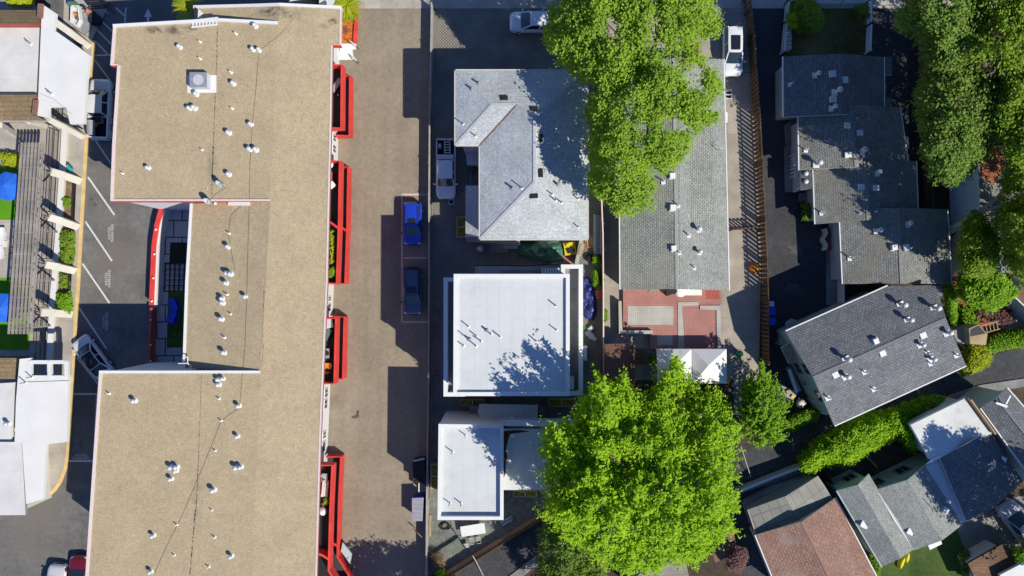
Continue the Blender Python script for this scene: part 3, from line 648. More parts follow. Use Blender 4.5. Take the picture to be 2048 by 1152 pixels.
ee = [(665, 90, 8.1), (662, 260, 8.0), (658.5, 402, 8.0), (655, 560, 8.0), (647, 741, 8.0), (641.5, 870, 8.0), (633, 1170, 8.0)]
parapet(ee, 0.13, 0.06, 0.3, 'pink_trim', -1)
pr.build('parapet', ht)
for A, B, n_ in ((P(222, 402, 8.6), P(540, 402, 8.6), Vector((0, -0.05, 0))), (P(236, 131, 8.6), P(222, 131, 8.6), Vector((0, -.05, 0))), (P(665, 90, 8.1), P(682, 90, 8.0), Vector((0, -.05, 0)))):
    fa = MB(); q = [A + n_, B + n_, A, B]; dz = Vector((0, 0, -0.62)); o_ = Vector((0, 0, -.02))
    fa.poly([q[0] + dz, q[1] + dz, q[1] + o_, q[0] + o_], 'red_paint'); fa.poly([q[0] + o_, q[1] + o_, q[3] + o_, q[2] + o_], 'red_paint'); fa.build('fascia', ht)
fa = MB()
for (a, b) in zip(ee[:-1], ee[1:]):
    A, B = P(*a) + Vector((.012, 0, -.1)), P(*b) + Vector((.012, 0, -.1)); fa.poly([A + Vector((0, 0, -.25)), B + Vector((0, 0, -.25)), B, A][::-1], 'brick_red')
fa.build('fascia', ht)
# walls
wl = MB()
EW = [(683, 14), (682, 92), (679, 92), (676, 310), (671, 470), (667, 590), (663, 710), (660, 790), (655, 900), (648, 1060), (643, 1190)]
ew = pxs(EW); 
def wallrun(pts, z0, z1, mat, m):
    for a, b in zip(pts[:-1], pts[1:]): m.poly([Vector((a.x, a.y, z0)), Vector((b.x, b.y, z0)), Vector((b.x, b.y, z1)), Vector((a.x, a.y, z1))], mat)
wallrun(ew[::-1], 0, 7.6, 'white_wall', wl); wl.build('wall', ht); wl = MB()
wA = [XY(x + 5, y, 8.4) for x, y in ((390, 16), (388, 44), (230, 54), (224, 131), (238, 131), (228, 288), (224, 398), (381, 398))]
wallrun(wA[:8], 0, 8.25, 'white_wall', wl); wl.build('wall', ht); wl = MB()
cw = [XY(x + 5, y, 7.5) for x, y in ((381, 400), (372, 560), (366, 738))]; wallrun(cw, 0, 7.3, 'white_wall', wl); wl.build('wall', ht); wl = MB()
wB = [XY(x + 5, y, 8.4) for x, y in ((366, 745), (203, 745), (188, 945), (173, 1180))]; wallrun(wB, 0, 8.25, 'white_wall', wl)
wl.build('wall', ht)
wl = MB(); wallrun([XY(178, 1176, 8.4), XY(500, 1176, 8.4)], 0, 8.2, 'white_wall', wl); wallrun([XY(500, 1176, 8.4), ew[-1]], 0, 7.8, 'white_wall', wl); wl.build('wall', ht)
wl = MB(); wallrun([XY(392, 18, 7.2), XY(560, 16, 8)], 0, 7.0, 'white_wall', wl); wallrun([XY(560, 16, 8), ew[0]], 0, 7.7, 'white_wall', wl); wl.build('wall', ht)
for y0, y1 in ((276, 290), (296, 312), (592, 602), (606, 622), (772, 790), (793, 812), (856, 870), (876, 896)):
    def ex(y): 
        for (xa, ya), (xb, yb) in zip(EW[:-1], EW[1:]):
            if ya <= y <= yb: return xa + (xb - xa) * (y - ya) / (yb - ya)
    f = 1.022
    window(ht, XY(ex(y0), y0), XY(ex(y1), y1), 0.9, 2.1, (1, 0)); window(ht, XY(ex(y0), y0), XY(ex(y1), y1), 3.8, 5.1, (1, 0))
# balconies: ground floor patio and upper balcony on one footprint
def balcony(outer, wallx, y0, y1, z, rail, div=None, extra=None):
    """outer: displayed pixels of the lower rail's outer edge (height 1.2)"""
    O = [XY(x - 1, y, 1.2) for x, y in outer]; w0 = XY(wallx[0], outer[0][1], 1.2); w1 = XY(wallx[1], outer[-1][1], 1.2)
    b = MB(); b.prism([w0] + O + [w1], z - 0.18, z, 'brick_red' if z > 1 else 'grey_concrete', 'rubber' if z > 1 else 'court_dark'); bo = b.build('balcony', ht)
    p = MB(); p.strip([w0] + O + [w1], 0.19, z - 0.05, z + rail, 'red_paint'); p.build('railing', bo)
    if div is not None:
        d = MB(); a = XY(wallx[0] - 4, div, 1.2); c = XY(outer[0][0] - 6, div + 14, 1.2); d.strip([a, (a + c) / 2 + Vector((0, 0.1)), c], 0.2, z, z + rail - .02, 'red_paint'); d.build('divider', bo)
    return bo
plain('court_dark', (0.05, 0.05, 0.055), 0.9, 0.2)
BAL = [([(701, 151), (700, 271)], (672, 668), None), ([(697.5, 334), (695.5, 450), (691.5, 567)], (672, 662), 447), ([(690, 634), (687, 758)], (664, 658), None), ([(683, 914), (679, 1000), (676, 1114), (698, 1150), (708, 1166)], (652, 640), 1080)]
for o_, wx, dv in BAL:
    balcony(o_, wx, 0, 0, 0.16, 1.05, dv); balcony(o_, wx, 0, 0, 3.28, 1.08, dv)
# roof fittings
vents(ht, hb, 'cap', [(361, 95), (512, 53), (507, 100), (519, 101), (394, 189), (381, 217), (391, 217), (468, 168), (503, 249), (459, 266), (501, 299), (513, 300), (298, 336), (459, 349), (458, 494), (456, 546), (463, 548), (454, 566), (492, 593), (446, 597), (447, 606), (445, 638), (450, 705), (438, 758), (447, 757), (439, 769), (479, 811), (271, 801), (476, 872), (344, 933), (355, 933), (354, 941), (344, 957), (474, 934), (483, 933), (429, 979), (308, 1070), (464, 1111), (303, 1142)])
vents(ht, hb, 'pipe', [(473, 68), (401, 84), (401, 118), (463, 145), (465, 217), (246, 347), (459, 467), (455, 589), (462, 628), (450, 675), (439, 797), (219, 787), (443, 841), (431, 901), (424, 1020), (430, 1074), (354, 1049), (349, 1110), (418, 1133), (405, 300)])
ac = MB(); p = hit(hb, 404, 168); ac.box(p + Vector((0, 0, -.1)), (2.45, 1.5, 0.16), 0, 'white_trim'); ac.build('equipment_pad', ht)
ac = MB(); ac.box(p + Vector((.05, .12, .06)), (1.45, 1.25, 0.75), 0, 'galv', 'grey_metal'); ac.cyl(p + Vector((.05, .12, .80)), p + Vector((.05, .12, .84)), .45, None, 16, 'galv'); ac.build('air_handler', ht)
ld = MB(); a, b = hit(hb, 384, 49), hit(hb, 437, 43)
for o_ in (-.28, .28): ld.bar(a + Vector((0, o_, .1)), b + Vector((0, o_, .1)), .12, .1, 'white_trim')
for k in range(8): q = a.lerp(b, (k + .5) / 8) + Vector((0, 0, .1)); ld.bar(q - Vector((0, .28, 0)), q + Vector((0, .28, 0)), .12, .06, 'white_trim')
ld.build('roof_ladder', ht)
def dish(x, y, r, az):
    p = hit(hb, x, y); m = MB(); m.cyl(p, p + Vector((0, 0, .7)), .035, None, 8, 'galv'); c = p + Vector((0, 0, .75)); ax = Vector((math.cos(az) * .8, math.sin(az) * .8, .6)); u = ax.orthogonal().normalized(); w_ = ax.cross(u).normalized(); rows = []
    for t_ in (0.02, .4, .75, 1): rows.append([c + ax * (.16 * t_ * t_) + (u * math.cos(2 * math.pi * k / 16) + w_ * math.sin(2 * math.pi * k / 16)) * r * t_ for k in range(16)])
    m.grid(rows, 'galv', True); m.tube([c, c + ax * .35 - Vector((0, 0, .2)), c + ax * .5], .02, 5, 'grey_metal'); m.build('satellite_dish', ht)
dish(449, 369, .40, R(-120)); dish(404, 404, .42, R(-110)); dish(424, 402, .36, R(-100)); dish(482, 403, .36, R(-110))
cn = MB(); 
for x0, x1, y in ((400, 432, 403), (458, 500, 405)): A, B = hit(hb, x0, y + 3), hit(hb, x1, y + 3); cn.bar(A + Vector((0, 0, .12)), B + Vector((0, 0, .12)), .3, .2, 'white_trim')
cn.build('conduit_box', ht)
def cable(pts, r=.016, nm='cable', mat='cable_grey'):
    m = MB(); L = []
    for k in range(len(pts) - 1):
        for t_ in np.linspace(0, 1, 5)[:-1]: L.append(hit(hb, pts[k][0] + (pts[k + 1][0] - pts[k][0]) * t_, pts[k][1] + (pts[k + 1][1] - pts[k][1]) * t_) + Vector((random.uniform(-.006, .006), 0, .03)))
    L.append(hit(hb, *pts[-1]) + Vector((0, 0, .03))); m.tube(L, r, 4, mat); m.build(nm, ht)
cable([(609, 12), (560, 70), (518, 102), (512, 180), (505, 250), (500, 340), (499, 398)]); cable([(499, 412), (497, 470), (494, 590), (490, 700), (484, 760), (480, 810)])
cable([(479, 815), (455, 832), (442, 843), (420, 900), (395, 960), (365, 1030), (330, 1100), (310, 1145)]); cable([(482, 412), (462, 430), (457, 470), (470, 540)])
cable([(451, 376), (430, 390), (424, 398)]); cable([(408, 371), (416, 374), (414, 380), (408, 378)], .03, 'hose', 'cream_wall')
# tar seam along the roof crest, worn and broken
r7 = random.Random(3)
def seam(pts, lo, hi, dens):
    sm = MB()
    for (xa, ya), (xb, yb) in zip(pts[:-1], pts[1:]):
        L = math.hypot(xb - xa, yb - ya); n_ = int(L / 3)
        for k in range(n_):
            t0, t1 = k / n_, (k + r7.uniform(.9, 1.4)) / n_; c0 = (xa + (xb - xa) * t0 + r7.uniform(-.4, .4), ya + (yb - ya) * t0); c1 = (xa + (xb - xa) * t1 + r7.uniform(-.4, .4), ya + (yb - ya) * t1); wd = r7.uniform(lo, hi) * r7.choice((.25, .5, .8, 1))
            q = [hit(hb, c0[0] - wd, c0[1]), hit(hb, c0[0] + wd * .8, c0[1]), hit(hb, c1[0] + wd * r7.uniform(.4, 1), c1[1]), hit(hb, c1[0] - wd * .7, c1[1])]
            sm.poly(up([p + Vector((0, 0, .006)) for p in q]), 'roof_dirt')
    sm.build('tar_seam', ht)
seam([(435, 45), (434, 110), (431, 175), (427, 290)], .5, 1.2, .85); seam([(427, 290), (424, 365)], 1.2, 2.6, .95); seam([(424, 365), (423, 398)], .5, 1, .9)
seam([(403, 745), (398, 900)], .3, .8, .7); seam([(398, 900), (392, 1020)], .6, 1.4, .9); seam([(391, 1020), (388, 1055)], 1.5, 3, 1); seam([(388, 1055), (380, 1150)], .7, 2, .9)
seam([(528, 582), (527, 615)], .8, 1.6, 1); seam([(527, 690), (523, 740)], .4, 1.2, .7); seam([(527, 615), (525, 690)], .2, .5, .5)
# drain pipe at the inner corner
m = MB(); p = P(368, 722, 8.0); m.tube([p + Vector((0, .4, 0)), p + Vector((.35, .3, 0)), p + Vector((.3, -.2, 0)), p + Vector((.6, -.45, 0)), p + Vector((.5, -.75, 0))], .06, 6, 'white_trim'); m.tube([p + Vector((-.5, -.2, 0)), p + Vector((.3, -.2, 0))], .05, 6, 'white_trim'); m.build('drain_pipe', ht)
# west court: red walled patio
sheet('court', [(322, 400), (400, 400), (392, 745), (296, 745), (300, 610)], 0.02, 'court_tile', 'shaded pale tiled court between the hotel wings')
sheet('court_bed', [(341, 485), (380, 485), (379, 527), (339, 527)], 0.05, 'rubber', 'black square bed in the court'); sheet('court_bed', [(337, 583), (380, 583), (378, 695), (334, 695)], 0.05, 'lawn', 'dark planted bed in the court under the blue chairs')
m = MB(); cwp = [(323, 413), (313, 450), (307, 490), (304, 560), (302, 610)]; m.strip([XY(x, y, 1.3) for x, y in cwp], .40, 0, 1.3, 'red_paint'); m.strip([XY(x + 7, y, 1.15) for x, y in cwp], .2, 0, 1.1, 'white_wall')
for x, y in ((312, 459), (309, 508), (307, 556), (304, 602)): p = P(x, y, 1.3); m.lathe(p, [(.1, 0), (.1, .12), (.001, .16)], 8, 'white_trim')
solo('court_wall', m, 'red topped white wall curving along the parking lot', 'wall')
m = MB(); m.strip([XY(x, y, 1.0) for x, y in ((302, 616), (299, 660), (297, 738))], .22, 0, 1.0, 'brick_red'); 
for y in (640, 690, 722): p = P(302, y, 1.0); m.lathe(p, [(.07, 0), (.07, .12), (.001, .15)], 8, 'white_trim')
solo('court_wall', m, 'low dark red wall closing the shaded court', 'wall')
m = MB(); z = 2.2
for k in range(5): A, B = P(331 + k * 9.5, 524, z), P(329 + k * 9.5, 584, z); m.bar(A, B, .10, .12, 'dark_metal')
for k in range(6): A, B = P(329, 528 + k * 11, z + .1), P(374, 528 + k * 11, z + .1); m.bar(A, B, .06, .06, 'dark_metal')
t = thing('arbor', 'dark metal arbor over a pale striped mat in the court', 'arbor', P(350, 554, 0)); m.build('roof_grid', t)
for x, y in ((331, 526), (372, 526), (331, 582), (372, 582)): q = MB(); p = P(x, y, z); q.cyl((p.x, p.y, 0), p, .05, None, 8, 'dark_metal'); q.build('post', t)
seams('stripe_mat', (0.45, 0.5, 0.55), 9, .28, .05, .45, .8, .2)
m = MB(); m.prism(pxs([(333, 527), (375, 527), (373, 582), (331, 582)]), .022, .06, 'stripe_mat'); solo('floor_mat', m, 'pale striped mat under the arbor', 'mat')
# blue court chairs
def chair(name, label, px, mat, rz, h=0.0, group=None, s=1.0):
    base = P(*px, h) if h == 0 else P(*px, h); t = thing(name, label, 'chair', base, group); b = base
    m = MB(); rows = []
    for k in range(9):
        a = k / 8; x = -.1 + .55 * a; rows.append([b + Vector(((x) * s, yy * (.52 - .12 * abs(a - .5)) * s, (.42 + .06 * yy * yy - .05 * math.sin(a * 3)) * s)) for yy in (-1, -.5, 0, .5, 1)])
    m.grid(rows, mat); m.grid([[p - Vector((0, 0, .06)) for p in r] for r in rows][::-1], mat); so_ = m.build('seat', t)
    m = MB(); rows = []
    for k in range(7):
        a = -1.1 + 2.2 * k / 6; rows.append([b + Vector(((-.15 - .25 * math.cos(a) * (1 + .2 * q)) * s, math.sin(a) * .55 * s, (.40 + .5 * q) * s)) for q in (0, .5, 1)])
    m.grid(rows, mat); m.grid([[p - Vector((.04, 0, 0)) for p in r] for r in rows][::-1], mat); m.build('backrest', t)
    for x, y in ((-.25, -.3), (-.25, .3), (.35, -.3), (.35, .3)): m = MB(); m.cyl(b + Vector((x, y, 0)) * s, b + Vector((x * .8, y * .8, .42)) * s, .02, None, 6, 'grey_metal'); m.build('leg', t)
    t.rotation_euler = (0, 0, rz); return t
chair('patio_chair', 'round blue patio chair nearest the arbor in the court', (355, 608), 'blue_bin', R(200), s=1.25); chair('patio_chair', 'round blue patio chair farther from the arbor in the court', (353, 634), 'blue_bin', R(160), s=1.25)
# porch east side near the street: white ramp, planter
m = MB(); m.prism(pxs([(683, 88), (712, 88), (713, 98), (705, 100), (708, 120), (676, 120)]), 0, .14, 'white_trim'); solo('ramp', m, 'white painted concrete ramp at the hotel side door', 'ramp')
m = MB(); A, B = P(700, 82, .9), P(713, 92, .9); m.bar(A, B, .1, .06, 'pink_trim'); m.bar(P(706, 112, .9), P(713, 122, .9), .1, .06, 'pink_trim')
for x, y in ((700, 82), (713, 92), (706, 112), (713, 122)): p = P(x, y, .9); m.cyl((p.x, p.y, .1), p, .03, None, 6, 'dark_metal')
solo('handrail', m, 'short white handrails on the ramp', 'handrail')
sheet('mulch_bed', [(680, 20), (709, 20), (707, 86), (680, 86)], .10, 'mulch', 'bright orange bark bed beside the hotel')
m = MB(); m.strip(pxs([(713, 10), (713, 50), (711, 86)]), .3, 0, .35, 'red_paint'); solo('planter_wall', m, 'low red wall edging the orange bark bed', 'wall')
# ---------------------------------------------------------------- left property: canopies, low roofs, pergola
def slab(name, label, pts, h, th, mat, side=None, cat='roof', legs=(), wall=None, win=0.35, z0=0.12):
    """flat roof slab at its real height with the walls or posts that carry it"""
    q = pxs(pts, h); c = sum((Vector((p.x, p.y)) for p in q), Vector((0, 0))) / len(q)
    t = thing(name, label, cat, (c.x, c.y, 0)); m = MB(); m.prism(q, h - th, h, side or 'white_trim', mat); r = m.build('roof', t)
    if wall:
        m2 = MB(); m2.prism(inset(q, win), 0, h - th - .002, wall); m2.build('wall', t)
    for x, y in legs:
        m2 = MB(); p = P(x, y, 0); m2.box((p.x, p.y, z0 - .1), (.3, .3, h - th - z0 + .1), 0, 'white_wall'); m2.build('post', t)
    return t, m.bvh(), q
cn_, cb, _ = slab('canopy', 'large white angular canopy beside the parked pickup at the hotel lot', [(84, 8), (111, 26), (107, 59), (179, 110), (173, 160), (168, 247), (140, 248), (132, 214), (97, 214), (97, 236), (75, 231), (79, 130)], 4.6, .35, 'canopy_white', cat='canopy', legs=((165, 150), (157, 196)))
vents(cn_, cb, 'thin', [(104, 188)], name='vent_pipe')
m = MB(); A, B = P(78, 186, 4.62), P(143, 228, 4.62); m.tube([A, A.lerp(B, .45) + Vector((0, .3, .01)), B], .015, 4, 'grey_metal'); m.build('cable', cn_)
cs_, cb2, _ = slab('canopy', 'lower white canopy with two square openings beside the yellow kerb', [(39, 718), (61, 716), (61, 751), (137, 751), (133, 884), (92, 889), (87, 998), (52, 1008), (44, 884), (29, 884), (32, 800)], 4.6, .35, 'canopy_white', cat='canopy', legs=((128, 770), (126, 870)))
m = MB()
for a, b in (((61, 722), (61, 757)), ((100, 722), (101, 757)), ((134, 722), (135, 757))): m.bar(P(*a, 4.5), P(*b, 4.5), .34, .3, 'canopy_white')
m.bar(P(58, 724, 4.48), P(137, 724, 4.48), .34, .28, 'canopy_white'); m.build('beam', cs_)
m = MB(); m.tube([P(52, 764, 4.62), P(137, 761, 4.62)], .02, 4, 'dark_metal'); m.build('cable', cs_)
vents(cs_, cb2, 'thin', [(65, 754), (52, 765)])
lw, lb_, _ = slab('cafe_building', 'low white roofed building with brown shingled strips at the left edge', [(-60, 50), (80, 50), (77, 110), (71, 184), (-60, 184)], 3.7, .3, 'membrane_old', 'white_wall', 'building', wall='cream_wall')
vents(lw, lb_, 'thin', [(62, 88)])
for (pts, hh) in ((([(-60, 20), (76, 20), (79, 47), (-60, 47)]), (3.9, 4.7)), (([(-60, 190), (72, 190), (74, 232), (92, 241), (-60, 241)]), (4.6, 4.0))):
    m = MB(); n_ = len(pts); zs = [hh[0] if y < (20.5 if pts[0][1] < 100 else 191) else hh[1] for x, y in pts]
    if n_ == 5: zs = [4.6, 4.6, 4.1, 4.0, 4.0]
    q = [P(x, y, z) for (x, y), z in zip(pts, zs)]; m.prism([(p.x, p.y) for p in q], 3.2, 4, 'brick_red', 'brown_shake', topz=zs); m.build('shingle_roof', lw)
m = MB(); m.bar(P(82, 8, 4.75), P(80, 36, 4.75), .45, .2, 'shed_brown'); m.build('ridge_cap', lw); m = MB(); m.bar(P(72, 200, 4.7), P(69, 231, 4.7), .4, .2, 'shed_brown'); m.build('ridge_cap', lw)
m = MB(); m.bar(P(-20, 49, 3.9), P(79, 49, 3.9), .2, .2, 'grey_metal'); m.bar(P(-20, 242, 3.9), P(92, 243, 3.9), .18, .2, 'fence_grey'); m.build('gutter', lw)
ll, lb3, _ = slab('annex_building', 'low pale grey roofed annex in the bottom left corner', [(-60, 770), (27, 765), (22, 886), (-60, 886)], 3.8, .3, 'membrane_old', 'white_wall', 'building', wall='cream_wall')
m = MB(); q = [P(-60, 716, 4.6), P(33, 716, 4.6), P(30, 758, 3.9), P(-60, 758, 3.9)]; m.prism([(p.x, p.y) for p in q], 3.0, 4, 'dark_metal', 'brown_shake', topz=[p.z for p in q]); m.build('shingle_roof', ll)
vents(ll, lb3, 'cap', [(19, 846)])
slab('corner_building', 'pale flat roofed block with a dark right edge, bottom left', [(-60, 884), (44, 884), (51, 1030), (-60, 1031)], 4.1, .3, 'membrane_old', 'grey_metal', 'building', wall='cream_wall')
# slanted white columns that carry the pergola edge
wallx = [(129, 256), (125, 330), (120, 400), (116, 470), (110, 540), (104, 610), (100, 690), (97, 745)]
m = MB(); m.strip(pxs(wallx, .4), .56, .1, .4, 'cream_wall', 'canopy_white'); solo('low_wall', m, 'long low white wall running under the slanted columns', 'wall')
def column(name, foot, top, h, label, wid=.7, grp='slanted white columns along the pergola'):
    F_, T_ = P(*foot, .12), P(*top, h); t = thing(name, label, 'column', F_, grp); m = MB(); mid = F_.lerp(T_, .55) + Vector((0, .05, .12))
    for a, b in ((F_ - Vector((0, 0, .05)), mid), (mid, T_)): m.bar(a, b, wid, .34, 'cream_wall')
    m.build('shaft', t)
    return t, T_
cols = [((160, 362), (101, 343)), ((155, 453), (97, 433)), ((149, 541), (90, 528)), ((142, 628), (81, 625))]
names = ['first slanted white column below the angular canopy', 'slanted white column between the bare bark beds', 'slanted white column above the leafy hedge bed', 'slanted white column below the bright green hedge']
for (f_, t_), nm in zip(cols, names):
    t, T_ = column('slanted_column', f_, t_, 3.0, nm)
    m = MB(); m.bar(T_ + Vector((.1, 0, -.1)), P(t_[0] - 17, t_[1] - 22, 3.1), .1, .1, 'dark_metal'); m.bar(T_ + Vector((.1, 0, -.1)), P(t_[0] - 15, t_[1] + 20, 3.1), .13, .13, 'dark_metal'); m.bar(T_, P(t_[0] - 14, t_[1] - 4, 3.1), .08, .08, 'dark_metal'); m.build('bracket', t)
column('slanted_column', (166, 273), (98, 238), 4.2, 'slanted white column under the pickup end of the canopy', .55)
column('slanted_column', (178, 92), (108, 42), 4.2, 'slanted pale column across the canopy notch near the street', .6)
column('slanted_column', (98, 254), (58, 243), 3.9, 'short slanted pale column beside the shingled strip', .45)
column('slanted_column', (28, 268), (0, 250), 3.6, 'slanted pale column at the left edge above the pergola', .5)
# pergola
pg = thing('pergola', 'long weathered grey timber pergola over the green terrace', 'pergola', P(50, 475, 0))
for k in range(7):
    x0 = 44 + 7.1 * k; x1 = 17.5 + 7.6 * k; m = MB(); m.bar(P(x0, 285, 3.15), P(x1, 668, 3.15), .145, .16, 'weathered_wood'); m.build('rafter', pg)
for k in range(18):
    y = 291 + k * 21.7; f = (y - 285) / 383; m = MB(); m.bar(P(44 - 27 * f - 2, y, 3.02), P(89 - 24 * f, y, 3.02), .10, .1, 'weathered_wood'); m.build('batten', pg)
for x, y in ((42, 300), (36, 420), (28, 540), (20, 655), (86, 340), (78, 460), (72, 560), (64, 655)): m = MB(); p = P(x, y, 2.95); m.box((p.x, p.y, .1), (.14, .14, 2.85), 0, 'weathered_wood'); m.build('post', pg)
sheet('turf', [(-60, 335), (40, 335), (34, 440), (-60, 440)], .126, 'turf', 'bright green artificial turf under the first blue umbrella'); sheet('turf', [(-60, 556), (64, 556), (60, 700), (-60, 700)], .126, 'turf', 'green artificial turf under the second blue umbrella')
# railings standing on the pavement beside the low wall
def railing(a, b, hgt, label, z0=.12, gap=.14, grp='black iron railing panels', cat='railing', name='railing'):
    A, B = P(*a, z0), P(*b, z0); A.z = B.z = z0; t = thing(name, label, cat, (A + B) / 2, grp); d = B - A; L = d.length; d.normalize(); m = MB()
    for z in (.1, hgt * .5, hgt - .04): m.bar(A + Vector((0, 0, z)), B + Vector((0, 0, z)), .045, .045, 'dark_metal')
    m.build('rails', t); m = MB(); n_ = int(L / gap)
    for k in range(1, n_): p = A + d * (L * k / n_); m.cyl(p + Vector((0, 0, .08)), p + Vector((0, 0, hgt)), .014, None, 4, 'dark_metal', False)
    m.build('bars', t); 
    for e in (A, B): m = MB(); m.box(e, (.07, .07, hgt + .05), 0, 'dark_metal'); m.build('post', t)
    return t
for a, b, lb in (((119, 262), (115, 335), 'black iron railing panel nearest the angular canopy'), ((114, 345), (109, 425), 'black iron railing panel beside the bare bark bed'), ((108, 437), (103, 518), 'black iron railing panel beside the leafy hedge'), ((102, 535), (96, 614), 'black iron railing panel between hedges'), ((95, 634), (90, 718), 'black iron railing panel near the lower canopy'), ((127, 218), (125, 248), 'short black iron railing seen through the canopy opening')): railing(a, b, 1.45, lb)
for a, b, lb in (((153, 366), (150, 440), 'thin garden rail along the upper bark bed'), ((149, 458), (145, 528), 'thin garden rail along the hedge bed'), ((144, 548), (141, 618), 'thin garden rail along the lower hedge bed')): railing(a, b, .5, lb, gap=.4, grp='thin black garden rails', name='garden_rail')
railing((155, 80), (168, 101), 1.0, 'black railing inside the notch of the canopy', gap=.1); railing((144, 240), (166, 258), 1.0, 'small black railing at the pickup corner of the canopy', gap=.2)
sheet('bark_bed', [(129, 360), (152, 360), (149, 445), (125, 445)], .13, 'bark_bed', 'bare bark planting bed'); sheet('bark_bed', [(124, 456), (149, 456), (145, 532), (120, 532)], .13, 'bark_bed', 'bark bed under the leafy hedge'); sheet('bark_bed', [(118, 548), (144, 548), (140, 622), (113, 622)], .13, 'bark_bed', 'bark bed under the bright hedge')
# ---------------------------------------------------------------- pale hipped house
hp = thing('hipped_house', 'two storey house with pale grey shingled hip roof beside the paver driveway', 'house', P(1060, 320, 0))
he = 6.7; k_ = (HC - he) / FPX
X0, X1, YN, YS, Y1, XW = 960, 1175, 141, 290, 478, 911
pw = lambda x, y, d: Vector(((x - 1024) * k_, -(y - 576) * k_, he + .36 * d * k_))
hw = (YS - YN) / 2; ww = (X1 - X0) / 2; mid = YN + hw
m = MB(); ps = 'pale_shingle'
F_ = [[pw(XW, YN, 0), pw(XW + hw, mid, hw), pw(X0 + hw, mid, hw), pw(X0 + ww, YN + ww, ww), pw(X1, YN, 0)],
      [pw(XW, YN, 0), pw(XW, YS, 0), pw(XW + hw, mid, hw)], [pw(XW, YS, 0), pw(X0, YS, 0), pw(X0 + hw, mid, hw), pw(XW + hw, mid, hw)],
      [pw(X0, YS, 0), pw(X0, Y1, 0), pw(X0 + ww, Y1 - ww, ww), pw(X0 + ww, YN + ww, ww), pw(X0 + hw, mid, hw)],
      [pw(X0, Y1, 0), pw(X1, Y1, 0), pw(X0 + ww, Y1 - ww, ww)], [pw(X1, Y1, 0), pw(X1, YN, 0), pw(X0 + ww, YN + ww, ww), pw(X0 + ww, Y1 - ww, ww)]]
for f in F_: m.poly(up(f), ps)
ring = [pw(XW, YN, 0), pw(XW, YS, 0), pw(X0, YS, 0), pw(X0, Y1, 0), pw(X1, Y1, 0), pw(X1, YN, 0)]
dn = Vector((0, 0, -.2))
for a, b in zip(ring, ring[1:] + ring[:1]): m.poly([a + dn, b + dn, b, a], 'white_trim')
m.poly([p + dn for p in ring][::-1], 'white_trim')
hr_ = m.build('roof', hp); hbv = m.bvh()
for a, b, cc in ((pw(XW, YN, 0), pw(XW + hw, mid, hw), ps), (pw(X0, Y1, 0), pw(X0 + ww, Y1 - ww, ww), ps), (pw(X1, Y1, 0), pw(X0 + ww, Y1 - ww, ww), ps), (pw(X1, YN, 0), pw(X0 + ww, YN + ww, ww), ps), (pw(X0 + ww, YN + ww, ww), pw(X0 + ww, Y1 - ww, ww), ps), (pw(XW + hw, mid, hw), pw(X0 + hw, mid, hw), ps), (pw(XW, YS, 0), pw(XW + hw, mid, hw), ps)):
    q = MB(); q.bar(a + Vector((0, 0, .0)), b + Vector((0, 0, .0)), .24, .04, 'cap_' + cc); q.build('ridge_cap', hr_)
q = MB(); q.bar(pw(X0, YS, 0) + Vector((0, 0, .03)), pw(X0 + hw, mid, hw) + Vector((0, 0, .03)), .09, .05, 'brown_wood'); q.build('valley_flashing', hr_)
for a, b in zip(ring, ring[1:] + ring[:1]):
    if (a - b).length > .5: d = (b - a).normalized(); o_ = Vector((d.y, -d.x, 0)) * .06 + Vector((0, 0, -.05)); q = MB(); q.bar(a + o_, b + o_, .1, .1, 'cream_wall'); q.build('gutter', hp)
w_ = MB(); w_.prism(inset([(p.x, p.y) for p in ring], .45), 0, he - .21, 'siding'); w_.build('wall', hp)
vents(hp, hbv, 'dark_box', [(1008, 196), (1068, 218), (1068, 392)]); vents(hp, hbv, 'dark_box', [(1081, 276), (1081, 346)], R(90))
vents(hp, hbv, 'dark_pipe', [(944, 178), (958, 167), (1115, 369), (1025, 376)]); vents(hp, hbv, 'thin', [(927, 248), (951, 273), (1044, 376), (1104, 389), (1111, 401), (1123, 405), (1156, 398), (1156, 454)])
m = MB(); q = [P(931, 371, 3.3), P(965, 371, 3.9), P(965, 474, 3.9), P(931, 474, 3.3)]; m.poly(up(q), 'slate_pale' if 0 else 'pale_shingle'); dn = Vector((0, 0, -.18))
for a, b in zip(q, q[1:] + q[:1]): m.poly([a + dn, a, b, b + dn], 'white_trim')
m.poly(up([p + dn for p in q])[::-1], 'white_trim'); m.build('porch_roof', hp)
m = MB(); m.prism(pxs([(938, 374), (968, 374), (968, 474), (938, 474)], 3.1), 0, 3.08, 'siding'); m.build('side_porch', hp)
m = MB(); q = [P(932, 474, 3.1), P(1040, 474, 3.4), P(1040, 490, 2.9), P(932, 482, 2.9)]; m.poly(up(q), 'grey_shingle'); m.poly(up([p + dn for p in q])[::-1], 'white_trim')
for a, b in zip(q, q[1:] + q[:1]): m.poly([a + dn, a, b, b + dn], 'white_trim')
m.build('porch_roof', hp)
m = MB(); m.prism(pxs([(1008, 480), (1036, 480), (1036, 497), (1008, 497)], 2.6), 2.42, 2.6, 'grey_metal', 'grey_shingle'); m.build('door_hood', hp)
m = MB()
for k in range(4): m.prism(pxs([(980 + k * 5, 488), (1016, 488), (1016, 506), (980 + k * 5, 506)]), .02 + k * .17, .19 + k * .17, 'grey_concrete')
m.build('steps', hp)
m = MB(); m.prism(pxs([(931, 300), (966, 300), (966, 330), (934, 330)], 1.0), 0, 1.0, 'siding'); m.build('bay', hp)
window(hp, XY(966, 340, 1), XY(966, 362, 1), 1.0, 2.2, (-1, 0))
